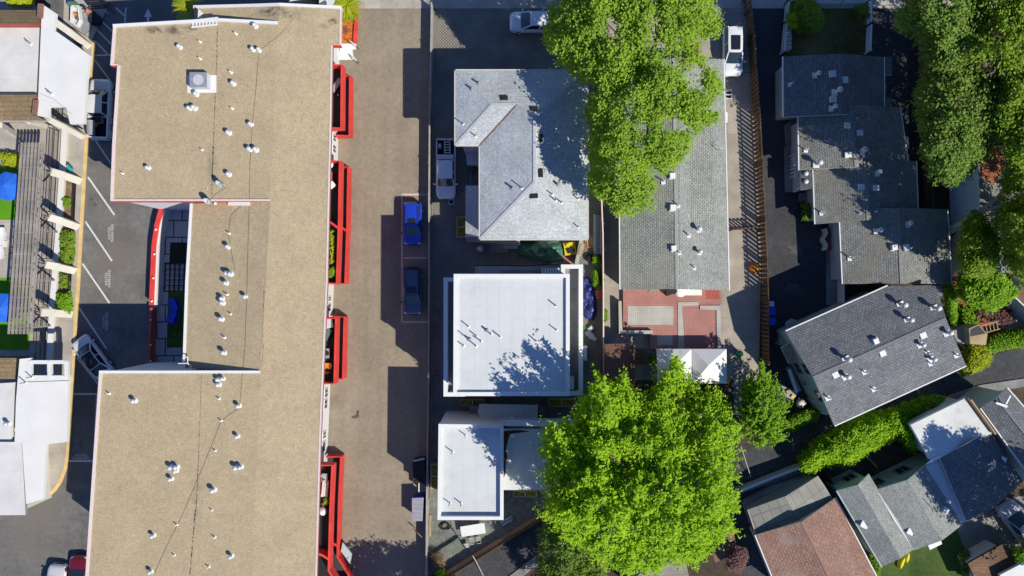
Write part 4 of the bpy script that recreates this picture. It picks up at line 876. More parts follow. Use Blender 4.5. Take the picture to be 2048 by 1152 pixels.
m = MB(); p = P(940, 335, 1.2); m.prism([(p.x - .45, p.y + .25), (p.x + .45, p.y + .25), (p.x + .15, p.y - .45)], 0, .5, 'brown_wood', 'bark'); m.cyl(p + Vector((0, -.4, -1.2)), p + Vector((0, -1.3, -1.1)), .12, None, 8, 'grey_metal'); solo('garden_cart', m, 'dark triangular bin with a handle beside the pale house', 'cart')
# ---------------------------------------------------------------- white flat roofed building
wb = thing('white_building', 'three storey white flat roofed building with narrow roof decks on both sides', 'building', P(1024, 660, 0))
m = MB(); q = pxs([(908, 548), (1139, 548), (1139, 791), (907, 791)], 9.2); m.sheet(inset(q, .1), 9.2, 'membrane'); m.build('roof', wb); wbv = m.bvh()
m = MB()
def rim(m, pts, h, wid, up_, mat, side, base):
    """parapet ring"""
    o_ = inset(pts, 0); i_ = inset(pts, wid); n_ = len(o_)
    for k in range(n_):
        a, b, c, d = o_[k], o_[(k + 1) % n_], i_[(k + 1) % n_], i_[k]; z1 = h + up_
        v = lambda p, z: Vector((p.x, p.y, z))
        m.poly([v(a, z1), v(b, z1), v(c, z1), v(d, z1)], mat); m.poly([v(a, base), v(b, base), v(b, z1), v(a, z1)], side); m.poly([v(c, base), v(d, base), v(d, z1), v(c, z1)], side)
rim(m, q, 9.2, .32, .28, 'white_trim', 'white_wall', 8.9); m.build('parapet', wb)
m = MB(); m.prism(inset(q, .06), 0, 9.0, 'white_wall'); m.build('wall', wb)
low = pxs([(887, 555), (1000, 555), (1000, 538), (1122, 538), (1122, 529), (1166, 529), (1166, 791), (1160, 791), (1160, 793), (887, 793)], 6.4)
m = MB(); m.prism(inset(low, .05), 0, 5.5, 'white_wall', 'grey_concrete'); m.build('lower_storey', wb)
dk1 = pxs([(887, 555), (930, 555), (930, 793), (887, 793)], 6.4); dk2 = pxs([(1122, 529), (1166, 529), (1166, 791), (1122, 791)], 6.4)
for dk in (dk1, dk2): m = MB(); rim(m, dk, 5.5, .36, .9, 'white_trim', 'white_wall', 5.3); m.build('deck_parapet', wb)
m = MB(); p = P(1143, 766, 6.2); m.box((p.x, p.y, 5.5), (.45, 1.1, .75), 0, 'galv'); m.build('condenser_unit', wb)
vents(wb, wbv, 'thin', [(937, 653), (927, 670), (927, 691), (953, 672), (962, 682), (952, 692), (982, 668), (1000, 673), (1111, 611), (1113, 660), (1072, 682), (1038, 715), (1058, 711), (1034, 735), (1041, 741)]); vents(wb, wbv, 'dark_pipe', [(973, 660), (938, 678), (1032, 763)])
# railed balcony on its street side
A_, B_ = P(950, 540, 5.5), P(1118, 540, 5.5)
m = MB(); m.prism(pxs([(950, 532), (1122, 532), (1122, 551), (950, 551)], 5.5), 5.35, 5.49, 'grey_concrete', 'deck_grey'); m.build('balcony', wb)
m = MB(); A_, B_, C_ = P(950, 531, 6.5), P(1062, 532, 6.5), P(1130, 524, 6.5)
for a, b in ((A_, B_), (B_, C_)):
    m.bar(a, b, .08, .05, 'dark_metal'); L = (b - a).length; n_ = int(L / .13)
    for k in range(n_): p = a.lerp(b, k / n_); m.cyl(p - Vector((0, 0, .95)), p, .016, None, 4, 'dark_metal', False)
m.build('railing', wb)
m = MB()
for k in range(9): m.bar(P(1085 + k * 5.4, 536, 6.2), P(1085 + k * 5.4, 549, 6.2), .14, .06, 'white_trim')
m.build('slat_screen', wb)
# ---------------------------------------------------------------- smaller white building and its lower wing
sb = thing('small_white_building', 'smaller white flat roofed building above the gravel yard', 'building', P(940, 945, 0))
q = pxs([(877, 848), (1007, 850), (1007, 1040), (875, 1040)], 6.8); m = MB(); m.sheet(inset(q, .1), 6.35, 'membrane'); m.build('roof', sb); sbv = m.bvh()
m = MB(); rim(m, q, 6.35, .30, .45, 'white_trim', 'white_wall', 6.1); m.build('parapet', sb); m = MB(); m.prism(inset(q, .05), 0, 6.2, 'white_wall'); m.build('wall', sb)
vents(sb, sbv, 'thin', [(931, 870), (971, 884), (905, 903), (900, 1006), (922, 1006)])
q2 = pxs([(1006, 858), (1170, 858), (1170, 980), (1006, 980)], 4.3); m = MB(); m.prism(q2, 4.05, 4.3, 'white_trim', 'membrane'); m.build('wing_roof', sb)
m = MB(); m.prism(inset(q2, .3), 0, 4.04, 'white_wall'); m.build('wing_wall', sb)
m = MB(); m.prism(pxs([(1000, 840), (1170, 842), (1170, 853), (1000, 852)], 5.2), 4.0, 5.2, 'white_wall', 'white_trim'); m.build('wing_parapet', sb)
m = MB(); rr = random.Random(5); L = [];
pts = [(1007, 866), (1013, 868), (1010, 890), (1015, 905), (1009, 925), (1013, 940), (1008, 955)] 
poly = [(1006, 862), (1040, 860), (1060, 863), (1020, 868), (1015, 885), (1012, 900), (1015, 915), (1011, 930), (1012, 945), (1007, 956)]
m.sheet(pxs(poly, 4.3), 4.306, 'dirt_leaves'); m.build('leaf_litter', sb)
window(sb, XY(1020, 981.5, 4.3) + Vector((0, .32)), XY(1045, 981.5, 4.3) + Vector((0, .32)), 1, 2.2, (0, -1))
t, _, _ = slab('walkway_roof', 'flat pale grey roof over the passage between the two white buildings', [(958, 808), (1076, 810), (1075, 842), (958, 841)], 3.1, .14, 'membrane', 'white_trim', 'roof', legs=((962, 838), (1070, 838), (962, 812), (1070, 812)))
m = MB(); m.prism(pxs([(938, 812), (958, 812), (958, 841), (938, 841)], 1.2), 0, 1.2, 'grey_concrete'); m.prism(pxs([(1078, 812), (1090, 812), (1090, 841), (1078, 841)], 1.2), 0, 1.2, 'grey_concrete'); m.build('side_wall', t)
# ---------------------------------------------------------------- right hand houses
lg, lr, lbv, _ = gable_house('long_house', 'long low house with weathered grey shingle gable roof between the tree and picket fence', (1238, 116), (1241, 579), (1458, 581), (1447, 118), (1347, 116), (1354, 578), 2.9, 4.2, 'grey_shingle', 'cream_wall', .4)
m = MB(); A, B, C_, D_ = hit(lbv, 1357, 122), hit(lbv, 1446, 122), hit(lbv, 1456, 577), hit(lbv, 1360, 576); m.poly(up([p + Vector((0, 0, .012)) for p in (A, B, C_, D_)]), 'light_grey_shingle'); m.build('sunlit_slope', lr)  # lighter shingle sheet over the east slope: its sun-facing brightness put into the colour
vents(lg, lbv, 'box', [(1344, 352), (1345, 416), (1347, 497)]); vents(lg, lbv, 'turbine', [(1395, 458), (1397, 504)]); vents(lg, lbv, 'flash_pipe', [(1356, 411), (1376, 470), (1388, 535), (1358, 505), (1327, 363)])
m = MB(); p = hit(lbv, 1434, 300); m.cyl(p, p + Vector((0, 0, .8)), .03, None, 6, 'galv'); 
for a in (0, 1.0, 2.2): m.cyl(p + Vector((0, 0, .8)), p + Vector((math.cos(a) * .5, math.sin(a) * .5, .75)), .02, None, 5, 'galv')
m.build('antenna', lg)
m = MB(); p = P(1450, 233, 2.6); m.box((p.x, p.y, 2.1), (.5, .9, .5), 0, 'white_trim'); m.box((p.x - .25, p.y - .6, 2.0), (1.0, .3, .5), R(25), 'white_trim'); m.build('air_conditioner', lg)
kw = dict(over=.45, wall='siding')
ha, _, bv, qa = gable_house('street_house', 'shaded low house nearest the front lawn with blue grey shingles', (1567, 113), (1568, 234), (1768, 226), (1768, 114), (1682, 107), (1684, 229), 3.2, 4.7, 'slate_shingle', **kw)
vents(ha, bv, 'turbine', [(1632, 150), (1672, 184), (1665, 216)]); vents(ha, bv, 'low_box', [(1665, 148), (1689, 160), (1666, 199)]); vents(ha, bv, 'flash_pipe', [(1581, 168)])
for y0, y1 in ((114, 150), (195, 216)): m = MB(); m.prism(pxs([(1768, y0), (1783, y0), (1784, y1), (1768, y1)], 3.15), 3.0, 3.15, 'white_trim', 'slate_shingle'); m.build('eave_roof', ha)
hb1, _, bv, _ = gable_house('second_house', 'dappled low house, second from the front lawn', (1597, 229), (1599, 340), (1817, 331), (1800, 214), (1700, 209), (1712, 334), 3.1, 4.5, 'warm_shingle', **kw)
vents(hb1, bv, 'low_box', [(1695, 251), (1719, 266), (1696, 310)]); vents(hb1, bv, 'turbine', [(1634, 328), (1722, 302)]); vents(hb1, bv, 'flash_pipe', [(1612, 300)])
hb2, _, bv, _ = gable_house('third_house', 'low house with half shaded shingles, third from the front lawn', (1627, 340), (1631, 448), (1836, 430), (1832, 322), (1730, 322), (1736, 440), 3.0, 4.4, 'warm_shingle', **kw)
vents(hb2, bv, 'turbine', [(1752, 346)]); vents(hb2, bv, 'low_box', [(1723, 374), (1751, 376)]); vents(hb2, bv, 'flash_pipe', [(1643, 426)])
hc, _, bv, qc = gable_house('fourth_house', 'grey gabled house with sunlit shingles, last of the stepped row', (1679, 418), (1686, 568), (1903, 568), (1895, 418), (1796, 416), (1803, 567), 3.3, 4.8, 'warm_shingle', **kw)
vents(hc, bv, 'turbine', [(1754, 461), (1813, 448)]); vents(hc, bv, 'box', [(1787, 495), (1810, 495)]); vents(hc, bv, 'flash_pipe', [(1714, 428), (1748, 424), (1700, 516)])
# porches on the black driveway side
m = MB(); m.prism(pxs([(1594, 232), (1608, 232), (1608, 292), (1574, 292), (1570, 250)], .3), 0, .3, 'grey_concrete'); solo('porch_slab', m, 'grey concrete porch slab beside the second house', 'porch')
m = MB(); m.prism(pxs([(1570, 292), (1596, 292), (1596, 384), (1571, 384)], .25), 0, .25, 'grey_concrete'); solo('porch_slab', m, 'long dark concrete porch below the second house', 'porch')
t = thing('entry_porch', 'small shed roofed entry porch with two skylight domes', 'porch', P(1610, 365, 0)); m = MB(); q = [P(1602, 342, 2.6), P(1627, 340, 3.0), P(1627, 376, 3.0), P(1602, 380, 2.6)]
m.poly(up(q), 'slate_shingle'); m.poly(up([p - Vector((0, 0, .15)) for p in q])[::-1], 'white_trim')
for a, b in zip(q, q[1:] + q[:1]): m.poly([a - Vector((0, 0, .15)), a, b, b - Vector((0, 0, .15))], 'white_trim')
m.build('roof', t); m = MB(); m.prism(pxs([(1604, 344), (1627, 342), (1627, 375), (1604, 377)], 2.4), 0, 2.42, 'siding'); m.build('wall', t)
for y in (347, 363): m = MB(); p = P(1612, y, 2.78); m.lathe(p, [(.24, 0), (.22, .1), (.12, .17), (.001, .19)], 12, 'galv'); m.build('vent_dome', t)
m = MB(); m.bar(P(1588, 384, 1.2), P(1604, 372, 2.3), .1, .1, 'white_trim'); m.bar(P(1604, 372, 2.3), P(1605, 344, 2.3), .1, .1, 'white_trim'); m.build('railing', t)
m = MB(); m.prism(pxs([(1588, 305), (1598, 300), (1600, 345), (1590, 360)], 1.8), 1.72, 1.8, 'white_trim', 'galv'); 
for x, y in ((1590, 308), (1591, 352)): p = P(x, y, 1.7); m.cyl((p.x, p.y, .25), p, .04, None, 6, 'white_trim')
for k in range(7): m.box(P(1584, 312 + k * 7, .25), (.3, .22, .9), 0, 'white_trim')
solo('porch_awning', m, 'narrow pale awning with toothed railing on the long porch', 'awning')
m = MB(); m.prism(pxs([(1600, 386), (1622, 386), (1622, 402), (1600, 402)], .4), 0, .4, 'grey_concrete'); solo('porch_step', m, 'grey concrete step below the small entry porch', 'step')
m = MB(); m.prism(pxs([(1652, 455), (1676, 455), (1676, 500), (1652, 500)], .35), 0, .35, 'brick_red', 'brick_red'); solo('porch_deck', m, 'dark red porch deck in front of the fourth house', 'deck')
m = MB(); m.strip(pxs([(1652, 457), (1655, 466), (1648, 478), (1655, 490), (1652, 500)], .9), .12, .0, .9, 'white_trim'); solo('porch_rail', m, 'wavy white rail around the dark red porch', 'railing')
sheet('path', [(1652, 500), (1676, 500), (1678, 610), (1652, 610)], .03, 'grey_concrete', 'grey concrete path in front of the fourth house')
for (x, y0, y1, z0, z1, par) in ((1568, 130, 150, 1.0, 2.3, ha), (1568, 185, 205, 1.0, 2.3, ha)):
    pass
# diagonal house
dh = thing('diagonal_house', 'large grey shingled house standing diagonally across the lane', 'house', P(1750, 710, 0))
e_, r_ = 4.7, 6.1
TL, BL, BR = P(1572, 663, e_), P(1669, 851, e_), P(1932, 731, e_); R1, R2 = P(1627, 755, r_), P(1892, 637, r_)
pl_n = (R1 - TL).cross(R2 - R1)
def onplane(x, y):
    d = (P(x, y, 0) - CAM).normalized(); t_ = (TL - CAM).dot(pl_n) / d.dot(pl_n); return CAM + d * t_
T2, T3, T4 = onplane(1776, 572), onplane(1871, 572), onplane(1883, 604)
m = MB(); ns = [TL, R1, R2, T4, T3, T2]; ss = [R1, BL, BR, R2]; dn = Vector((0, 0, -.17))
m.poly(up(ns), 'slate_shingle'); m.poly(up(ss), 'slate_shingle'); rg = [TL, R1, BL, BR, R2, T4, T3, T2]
for a, b in zip(rg, rg[1:] + rg[:1]): m.poly([a + dn, b + dn, b, a], 'white_trim')
m.poly(up([p + dn for p in ns])[::-1], 'white_trim'); m.poly(up([p + dn for p in ss])[::-1], 'white_trim'); dr = m.build('roof', dh); dbv = m.bvh()
m = MB(); m.bar(R1 - Vector((0, 0, .015)), R2 - Vector((0, 0, .015)), .26, .05, 'cap_slate_shingle'); m.build('ridge_cap', dr)
for a, b in ((TL, T2), (BL, BR)): d = (b - a).normalized(); o_ = Vector((d.y, -d.x, 0)) * .06; o_ = o_ if o_.y * (1 if a is TL else -1) > 0 else -o_; m = MB(); m.bar(a + o_ - Vector((0, 0, .05)), b + o_ - Vector((0, 0, .05)), .1, .1, 'white_trim'); m.build('gutter', dh)
q = inset([(p.x, p.y) for p in (TL, BL, BR, T4, T3, T2)], .5); m = MB(); m.prism(q, 0, e_ - .2, 'siding_green'); 
m.build('wall', dh); gl = [Vector((p.x, p.y)) for p in (TL, BL)]; d = (gl[1] - gl[0]).normalized(); o_ = Vector((d.y, -d.x)); o_ = o_ if o_.x < 0 else -o_
a0 = gl[0] - o_ * .5; m = MB(); v = lambda p, z: Vector((p.x, p.y, z)); mid_ = Vector((R1.x, R1.y)) - o_ * .5
m.poly([v(a0 + d * .5, e_ - .2), v(gl[1] - o_ * .5 - d * .5, e_ - .2), v(mid_, r_ - .25)], 'siding_green'); m.build('gable', dh)
Lg = (gl[1] - gl[0]).length
for s0, s1, z0, z1 in ((.38, .50, 2.9, 4.2), (.68, .80, 2.6, 3.9), (.62, .66, .8, 1.5), (.40, .52, .9, 2.1)): window(dh, a0 + d * Lg * s0, a0 + d * Lg * s1, z0, z1, o_, 'grey_metal')
rz = math.atan2((R2 - R1).y, (R2 - R1).x)
vents(dh, dbv, 'turbine', [(1801, 609), (1868, 616), (1815, 640), (1692, 718), (1893, 665), (1840, 689), (1690, 752), (1861, 717)], rz); vents(dh, dbv, 'box', [(1750, 682)], rz); vents(dh, dbv, 'low_box', [(1846, 671), (1765, 707), (1671, 750)], rz); vents(dh, dbv, 'flash_pipe', [(1728, 744), (1747, 778), (1655, 795), (1912, 710), (1855, 705), (1860, 727)], rz)
m = MB(); m.prism(pxs([(1768, 572), (1886, 570), (1885, 592), (1866, 594), (1838, 590)], 3.0), 2.8, 3.0, 'white_trim', 'slate_shingle'); m.build('link_roof', dh)
m = MB(); q = [P(1562, 695, 2.4), P(1579, 686, 2.7), P(1592, 724, 2.7), P(1578, 728, 2.4)]; m.poly(up(q), 'warm_shingle'); m.poly(up([p - Vector((0, 0, .14)) for p in q])[::-1], 'white_trim')
for a, b in zip(q, q[1:] + q[:1]): m.poly([a - Vector((0, 0, .14)), a, b, b - Vector((0, 0, .14))], 'white_trim')
m.build('porch_roof', dh)
m = MB(); m.prism(pxs([(1558, 668), (1572, 664), (1576, 684), (1560, 690)], 1.1), 0, 1.1, 'siding_green'); m.build('annex', dh); m = MB(); m.prism(pxs([(1628, 800), (1650, 800), (1668, 832), (1645, 828)], 1.6), 0, 1.6, 'siding_green'); m.build('annex', dh)
m = MB()
for k in range(10):
    a, b = P(1571 + k * 2.1, 738 + k * 5, .2 + .19 * k), P(1582 + k * 2.1, 733 + k * 5, .2 + .19 * k); m.bar(a, b, .26, .05, 'grey_metal')
m.build('stairs', dh)
m = MB(); A, B = P(1578, 738, 2.4), P(1594, 785, 2.4); m.bar(A, B, .25, .1, 'galv'); m.build('railing', dh); m = MB(); m.bar(P(1550, 695, 1.1), P(1574, 745, 1.1), .05, .05, 'dark_metal')
for k in range(12): p = P(1550, 695, 1.1).lerp(P(1574, 745, 1.1), k / 11); m.cyl((p.x, p.y, .1), p, .02, None, 4, 'dark_metal')
m.build('railing', dh)
# white house behind the trees, its long wall facing the row
rh = thing('white_house', 'tall white house with dark windows half hidden under the right hand trees', 'house', P(1940, 410, 0))
wx0, wx1 = 1900, 1906; tp = 4.3
q = [XY(1896, 318), XY(1904, 545), XY(2120, 545), XY(2120, 290)]; m = MB(); m.prism(q, 0, tp, 'white_wall'); m.build('wall', rh)
m = MB(); e = inset(q, -.15); A, B, C_, D_ = [Vector((p.x, p.y, tp + .02)) for p in e]; 
pp = [Vector((p.x, p.y, tp)) for p in inset(q, -.15)]; md1 = (pp[0] + pp[3]) / 2 + Vector((0, 0, 1.6)); md2 = (pp[1] + pp[2]) / 2 + Vector((0, 0, 1.6))
ccw = pp; 
m.prism([(p.x, p.y) for p in pp], tp, tp + .18, 'white_trim', 'warm_shingle', topz=None); m.build('roof', rh)
m = MB(); m.sheet(pxs([(1962, 300), (2000, 290), (2012, 330), (1985, 372), (1962, 352)], 4.5), 4.505, 'red_mulch'); m.build('leaf_litter', rh)
ow = (-1, 0)
def wy(y0, y1): return XY(wx0 - 1.2 + (y0 - 318) * .035, y0), XY(wx0 - 1.2 + (y1 - 318) * .035, y1)
for y0, y1, z0, z1 in ((330, 348, 2.9, 3.9), (398, 430, 2.4, 3.9), (430, 450, .8, 2.0), (492, 512, .8, 2.1)):
    a, b = wy(y0, y1); window(rh, a, b, z0, z1, ow)
# ---------------------------------------------------------------- bottom right houses
eh = gable_house('red_roof_house', 'garage with weathered reddish brown shingle gable roof at the bottom edge', (1511, 1070), (1560, 1190), (1772, 1190), (1671, 996), (1604, 1043), (1676, 1190), 2.7, 4.0, 'red_shingle', 'cream_wall', .25, cat='garage')
pc = gable_house('lean_to', 'translucent grey panelled lean-to in front of the red roofed garage', (1497, 1019), (1513, 1068), (1668, 1003), (1634, 953), (1572, 992), (1598, 1042), 2.4, 3.0, 'polycarb', 'grey_metal', .15, cat='lean-to', trim='fence_grey')
m = MB(); m.prism(pxs([(1486, 1008), (1550, 972), (1600, 958), (1620, 958), (1500, 1014)], 1.0), 0, 1.0, 'grey_metal', 'grey_concrete'); m.box(P(1562, 985, .0), (1.0, .7, .8), R(25), 'dark_metal'); solo('work_bench', m, 'grey bench with clutter along the lean-to', 'bench')
gh = thing('gabled_house', 'grey shingled house with three parallel gables above the green lawn', 'house', P(1850, 1010, 0))
ge, gr = 3.4, 4.5
def slopes(name, quads, roof, trim='white_trim'):
    m = MB()
    for q in quads:
        q = up(q); m.poly(q, roof); m.poly([p - Vector((0, 0, .15)) for p in q][::-1], trim)
        for a, b in zip(q, q[1:] + q[:1]): m.poly([a - Vector((0, 0, .15)), b - Vector((0, 0, .15)), b, a], trim)
    o = m.build(name, gh); return o, m.bvh()
g1, b1 = slopes('roof', [[P(1675, 981, ge), P(1765, 1133, ge), P(1801, 1117, gr), P(1716, 970, gr)], [P(1716, 970, gr), P(1801, 1117, gr), P(1827, 1099, 3.5), P(1738, 948, 3.5)]], 'light_grey_shingle')
g2, b2 = slopes('roof', [[P(1754, 979, 3.55), P(1828, 1101, 3.45), P(1884, 1081, gr), P(1815, 960, gr)], [P(1815, 960, gr), P(1884, 1081, gr), P(1925, 1049, 3.4), P(1850, 932, 3.4)]], 'light_grey_shingle')
m = MB(); m.poly(up([P(1752, 978, 3.62), P(1788, 1041, 3.75), P(1828, 1102, 3.6), P(1795, 1040, 3.75)]), 'white_trim'); m.build('valley_flashing', gh)
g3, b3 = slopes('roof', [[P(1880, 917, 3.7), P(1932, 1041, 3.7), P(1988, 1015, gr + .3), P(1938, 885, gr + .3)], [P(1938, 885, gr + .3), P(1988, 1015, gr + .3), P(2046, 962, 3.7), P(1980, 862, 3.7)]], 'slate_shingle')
m = MB(); m.poly(up([P(1850, 932, 3.3), P(1925, 1047, 3.3), P(1934, 1041, 3.3), P(1882, 916, 3.3)]), 'membrane'); m.build('valley_flashing', gh)
for b_, L in ((b1, [(1728, 1049)]), (b2, [(1820, 1063)]), (b3, [(2006, 919)])): vents(gh, b_, 'low_box', L, R(-30))
vents(gh, b2, 'low_box', [(1890, 1020)], R(-30))
m = MB(); p = hit(b2, 1863, 1016); m.cyl(p, p + Vector((.2, .1, 1.4)), .03, None, 6, 'dark_metal'); m.cyl(p + Vector((.2, .1, 1.4)), p + Vector((-.5, .5, 1.0)), .02, None, 5, 'dark_metal'); m.build('antenna', gh)
wp = inset([(p.x, p.y) for p in (P(1676, 982, ge), P(1765, 1132, ge), P(1826, 1100, ge), P(1884, 1079, ge), P(1925, 1047, ge), P(1932, 1039, ge), P(2044, 962, ge), P(1979, 866, ge), P(1850, 934, ge), P(1754, 981, ge), P(1738, 950, ge))], .25)
m = MB(); m.prism(wp, 0, ge - .18, 'siding_green'); m.build('wall', gh)
def nwall(a, b, s0, s1, z0, z1):
    A, B = XY(*a, ge), XY(*b, ge); d = (B - A).normalized(); o_ = Vector((-d.y, d.x)); A = A - o_ * .22; L = (B - A).length; window(gh, A + d * L * s0, A + d * L * s1, z0, z1, o_, 'grey_metal')
nwall((1676, 982), (1738, 950), .45, .8, 1.0, 2.3); nwall((1754, 980), (1850, 933), .06, .3, 1.0, 2.3); nwall((1754, 980), (1850, 933), .6, .85, 1.0, 2.3)
m = MB()
for a, b in ((P(1675, 981, ge), P(1765, 1133, ge)),): m.bar(a - Vector((.08, .04, .04)), b - Vector((.08, .04, .04)), .12, .12, 'siding_green')
m.build('gutter', gh)
m = MB(); m.prism(pxs([(1856, 1090), (1882, 1080), (1884, 1088), (1860, 1100)], 2.2), 2.1, 2.2, 'white_trim'); m.build('door_hood', gh)
wf, fb, fq = slab('flat_roof_annex', 'white flat roofed annex with dirt streaks beside the lane', [(1821, 850), (1934, 795), (1986, 866), (1860, 919)], 4.2, .35, 'dirty_white_roof', 'white_wall', 'building', wall='siding_green', win=.3)
m = MB(); a, b = P(1940, 799, 4.3), P(1990, 868, 4.3); m.bar(a, b, .18, .25, 'raw_wood'); a, b = P(1934, 795, 4.4), P(1986, 866, 4.4); m.bar(a, b, .15, .2, 'brown_wood'); m.build('edge_board', wf)
m = MB(); q = [P(1858, 921, 3.4), P(1862, 900, 3.9), P(1966, 861, 4.5), P(1985, 867, 4.3)]; 
q = [P(1848, 932, 3.5), P(1861, 919, 4.22), P(1968, 873, 4.22), P(1905, 905, 3.6)]; m.poly(up(q), 'white_trim'); m.build('sloped_flashing', wf)
hh = gable_house('corner_house', 'grey shingled house with a blue shaded wall at the right edge', (1962, 816), (2085, 985), (2150, 930), (2014, 776), (1994, 796), (2120, 955), 4.4, 5.3, 'slate_shingle', 'blue_wall', .3)
window(hh[0], XY(2020, 905, 3) , XY(2030, 918, 3), 1.5, 2.4, (-.8, -.6))
p = hit(hh[2], 2004, 806); m = MB(); m.cyl(p, p + Vector((0, 0, .5)), .05, None, 6, 'galv'); m.bar(p + Vector((-.9, .1, .5)), p + Vector((.1, -.25, .5)), .2, .08, 'white_trim'); m.bar(p + Vector((0, 0, .5)), p + Vector((.25, .8, .7)), .12, .08, 'white_trim'); m.build('antenna', hh[0])
kh = gable_house('edge_house', 'brown roofed house corner at the right edge beside the pale patio', (2030, 592), (2130, 690), (2180, 640), (2075, 545), (2055, 566), (2155, 660), 3.0, 3.9, 'shed_brown', 'blue_wall', .3)
slab('dark_shed', 'low dark brown board roof beside the lawn', [(1936, 1127), (2005, 1088), (2060, 1130), (2060, 1190), (1965, 1190)], 2.3, .2, 'brown_wood', 'dark_metal', 'shed', wall='cream_wall')
slab('bottom_annex', 'white clad box roof with dark windows in the bottom right corner', [(2000, 1150), (2046, 1126), (2075, 1190), (2020, 1210)], 3.0, .3, 'white_wall', 'white_trim', 'building', wall='siding')
# sheds, tents and deck behind the long house
t = thing('timber_deck', 'red and grey timber deck behind the long house', 'deck', P(1345, 640, 0)); dz = .42
def dpart(nm, pts, z, mat, th=.1): m = MB(); m.prism(pxs(pts, z), z - th, z, 'brown_wood', mat); m.build(nm, t)
dpart('base', [(1246, 576), (1443, 576), (1443, 606), (1440, 612), (1443, 699), (1300, 699), (1300, 660), (1246, 660)], dz, 'deck_red', .4)
dpart('inlay', [(1256, 612), (1347, 612), (1347, 650), (1256, 650)], dz + .006, 'deck_grey', .02); dpart('inlay', [(1365, 614), (1433, 620), (1433, 698), (1370, 698)], dz + .006, 'deck_red_v', .02)
dpart('inlay', [(1314, 670), (1345, 670), (1345, 690), (1314, 690)], dz + .007, 'deck_grey_h', .02)
dpart('bench', [(1237, 602), (1243, 602), (1245, 661), (1305, 661), (1305, 668), (1238, 668)], dz + .45, 'deck_grey_h', .85); dpart('bench', [(1356, 604), (1397, 604), (1397, 611), (1364, 613), (1370, 698), (1356, 698)], dz + .05, 'deck_grey_h', .08); dpart('bench', [(1400, 611), (1441, 611), (1443, 698), (1434, 698), (1433, 620), (1400, 619)], dz + .10, 'deck_grey_h', .12)
def tent(label, pts, hc, apex, ha_):
    q = [P(x, y, hc) for x, y in pts]; a = P(*apex, ha_); t = thing('canopy_tent', label, 'tent', (a.x, a.y, 0), 'white canopy tents'); m = MB()
    for k in range(4): 
        p0, p1 = q[k], q[(k + 1) % 4]; m.poly(up([p0, p1, a]), 'white_cloth'); m.poly([p0 - Vector((0, 0, .28)), p0, p1, p1 - Vector((0, 0, .28))], 'white_cloth')
    m.build('canopy', t)
    for p in q: l = MB(); c = p.lerp(Vector((a.x, a.y, p.z)), .03); l.cyl((c.x, c.y, 0), c - Vector((0, 0, .03)), .03, None, 6, 'grey_metal'); l.build('leg', t)
tent('white canopy tent partly covered by the bright tree', [(1314, 698), (1383, 698), (1384, 768), (1316, 768)], 2.3, (1350, 731), 3.3); tent('white canopy tent fully in view next to the hedge path', [(1384, 698), (1453, 698), (1454, 767), (1386, 767)], 2.3, (1417, 731), 3.3)
t, _, _ = slab('corrugated_shed', 'shed with reddish corrugated roof in tree shade', [(1209, 688), (1266, 687), (1268, 770), (1209, 770)], 2.4, .08, 'corrugated_red', 'brown_wood', 'shed', wall='brown_wood')
m = MB(); m.bar(P(1268, 690, 2.45), P(1268, 775, 2.45), .22, .1, 'brown_wood'); m.build('edge_board', t)
m = MB(); p = P(1278, 712, 0); m.box((p.x, p.y, 0), (1.1, 1.5, .7), 0, 'brown_wood'); solo('wooden_crate', m, 'brown wooden crate between the shed and the tents', 'crate')
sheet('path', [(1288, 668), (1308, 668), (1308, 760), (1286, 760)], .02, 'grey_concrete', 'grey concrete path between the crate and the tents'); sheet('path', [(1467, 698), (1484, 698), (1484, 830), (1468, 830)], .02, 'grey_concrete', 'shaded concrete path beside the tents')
slab('brown_shed', 'small brown shed roof at the foot of the large bright tree', [(1418, 1062), (1462, 1040), (1476, 1104), (1430, 1126)], 2.3, .1, 'shed_brown', 'brown_wood', 'shed', wall='brown_wood')
slab('pale_shed', 'pale weathered board roof under the bottom of the large bright tree', [(1300, 1125), (1370, 1112), (1385, 1190), (1240, 1190)], 2.4, .1, 'weathered_wood', 'cream_wall', 'shed', wall='cream_wall')
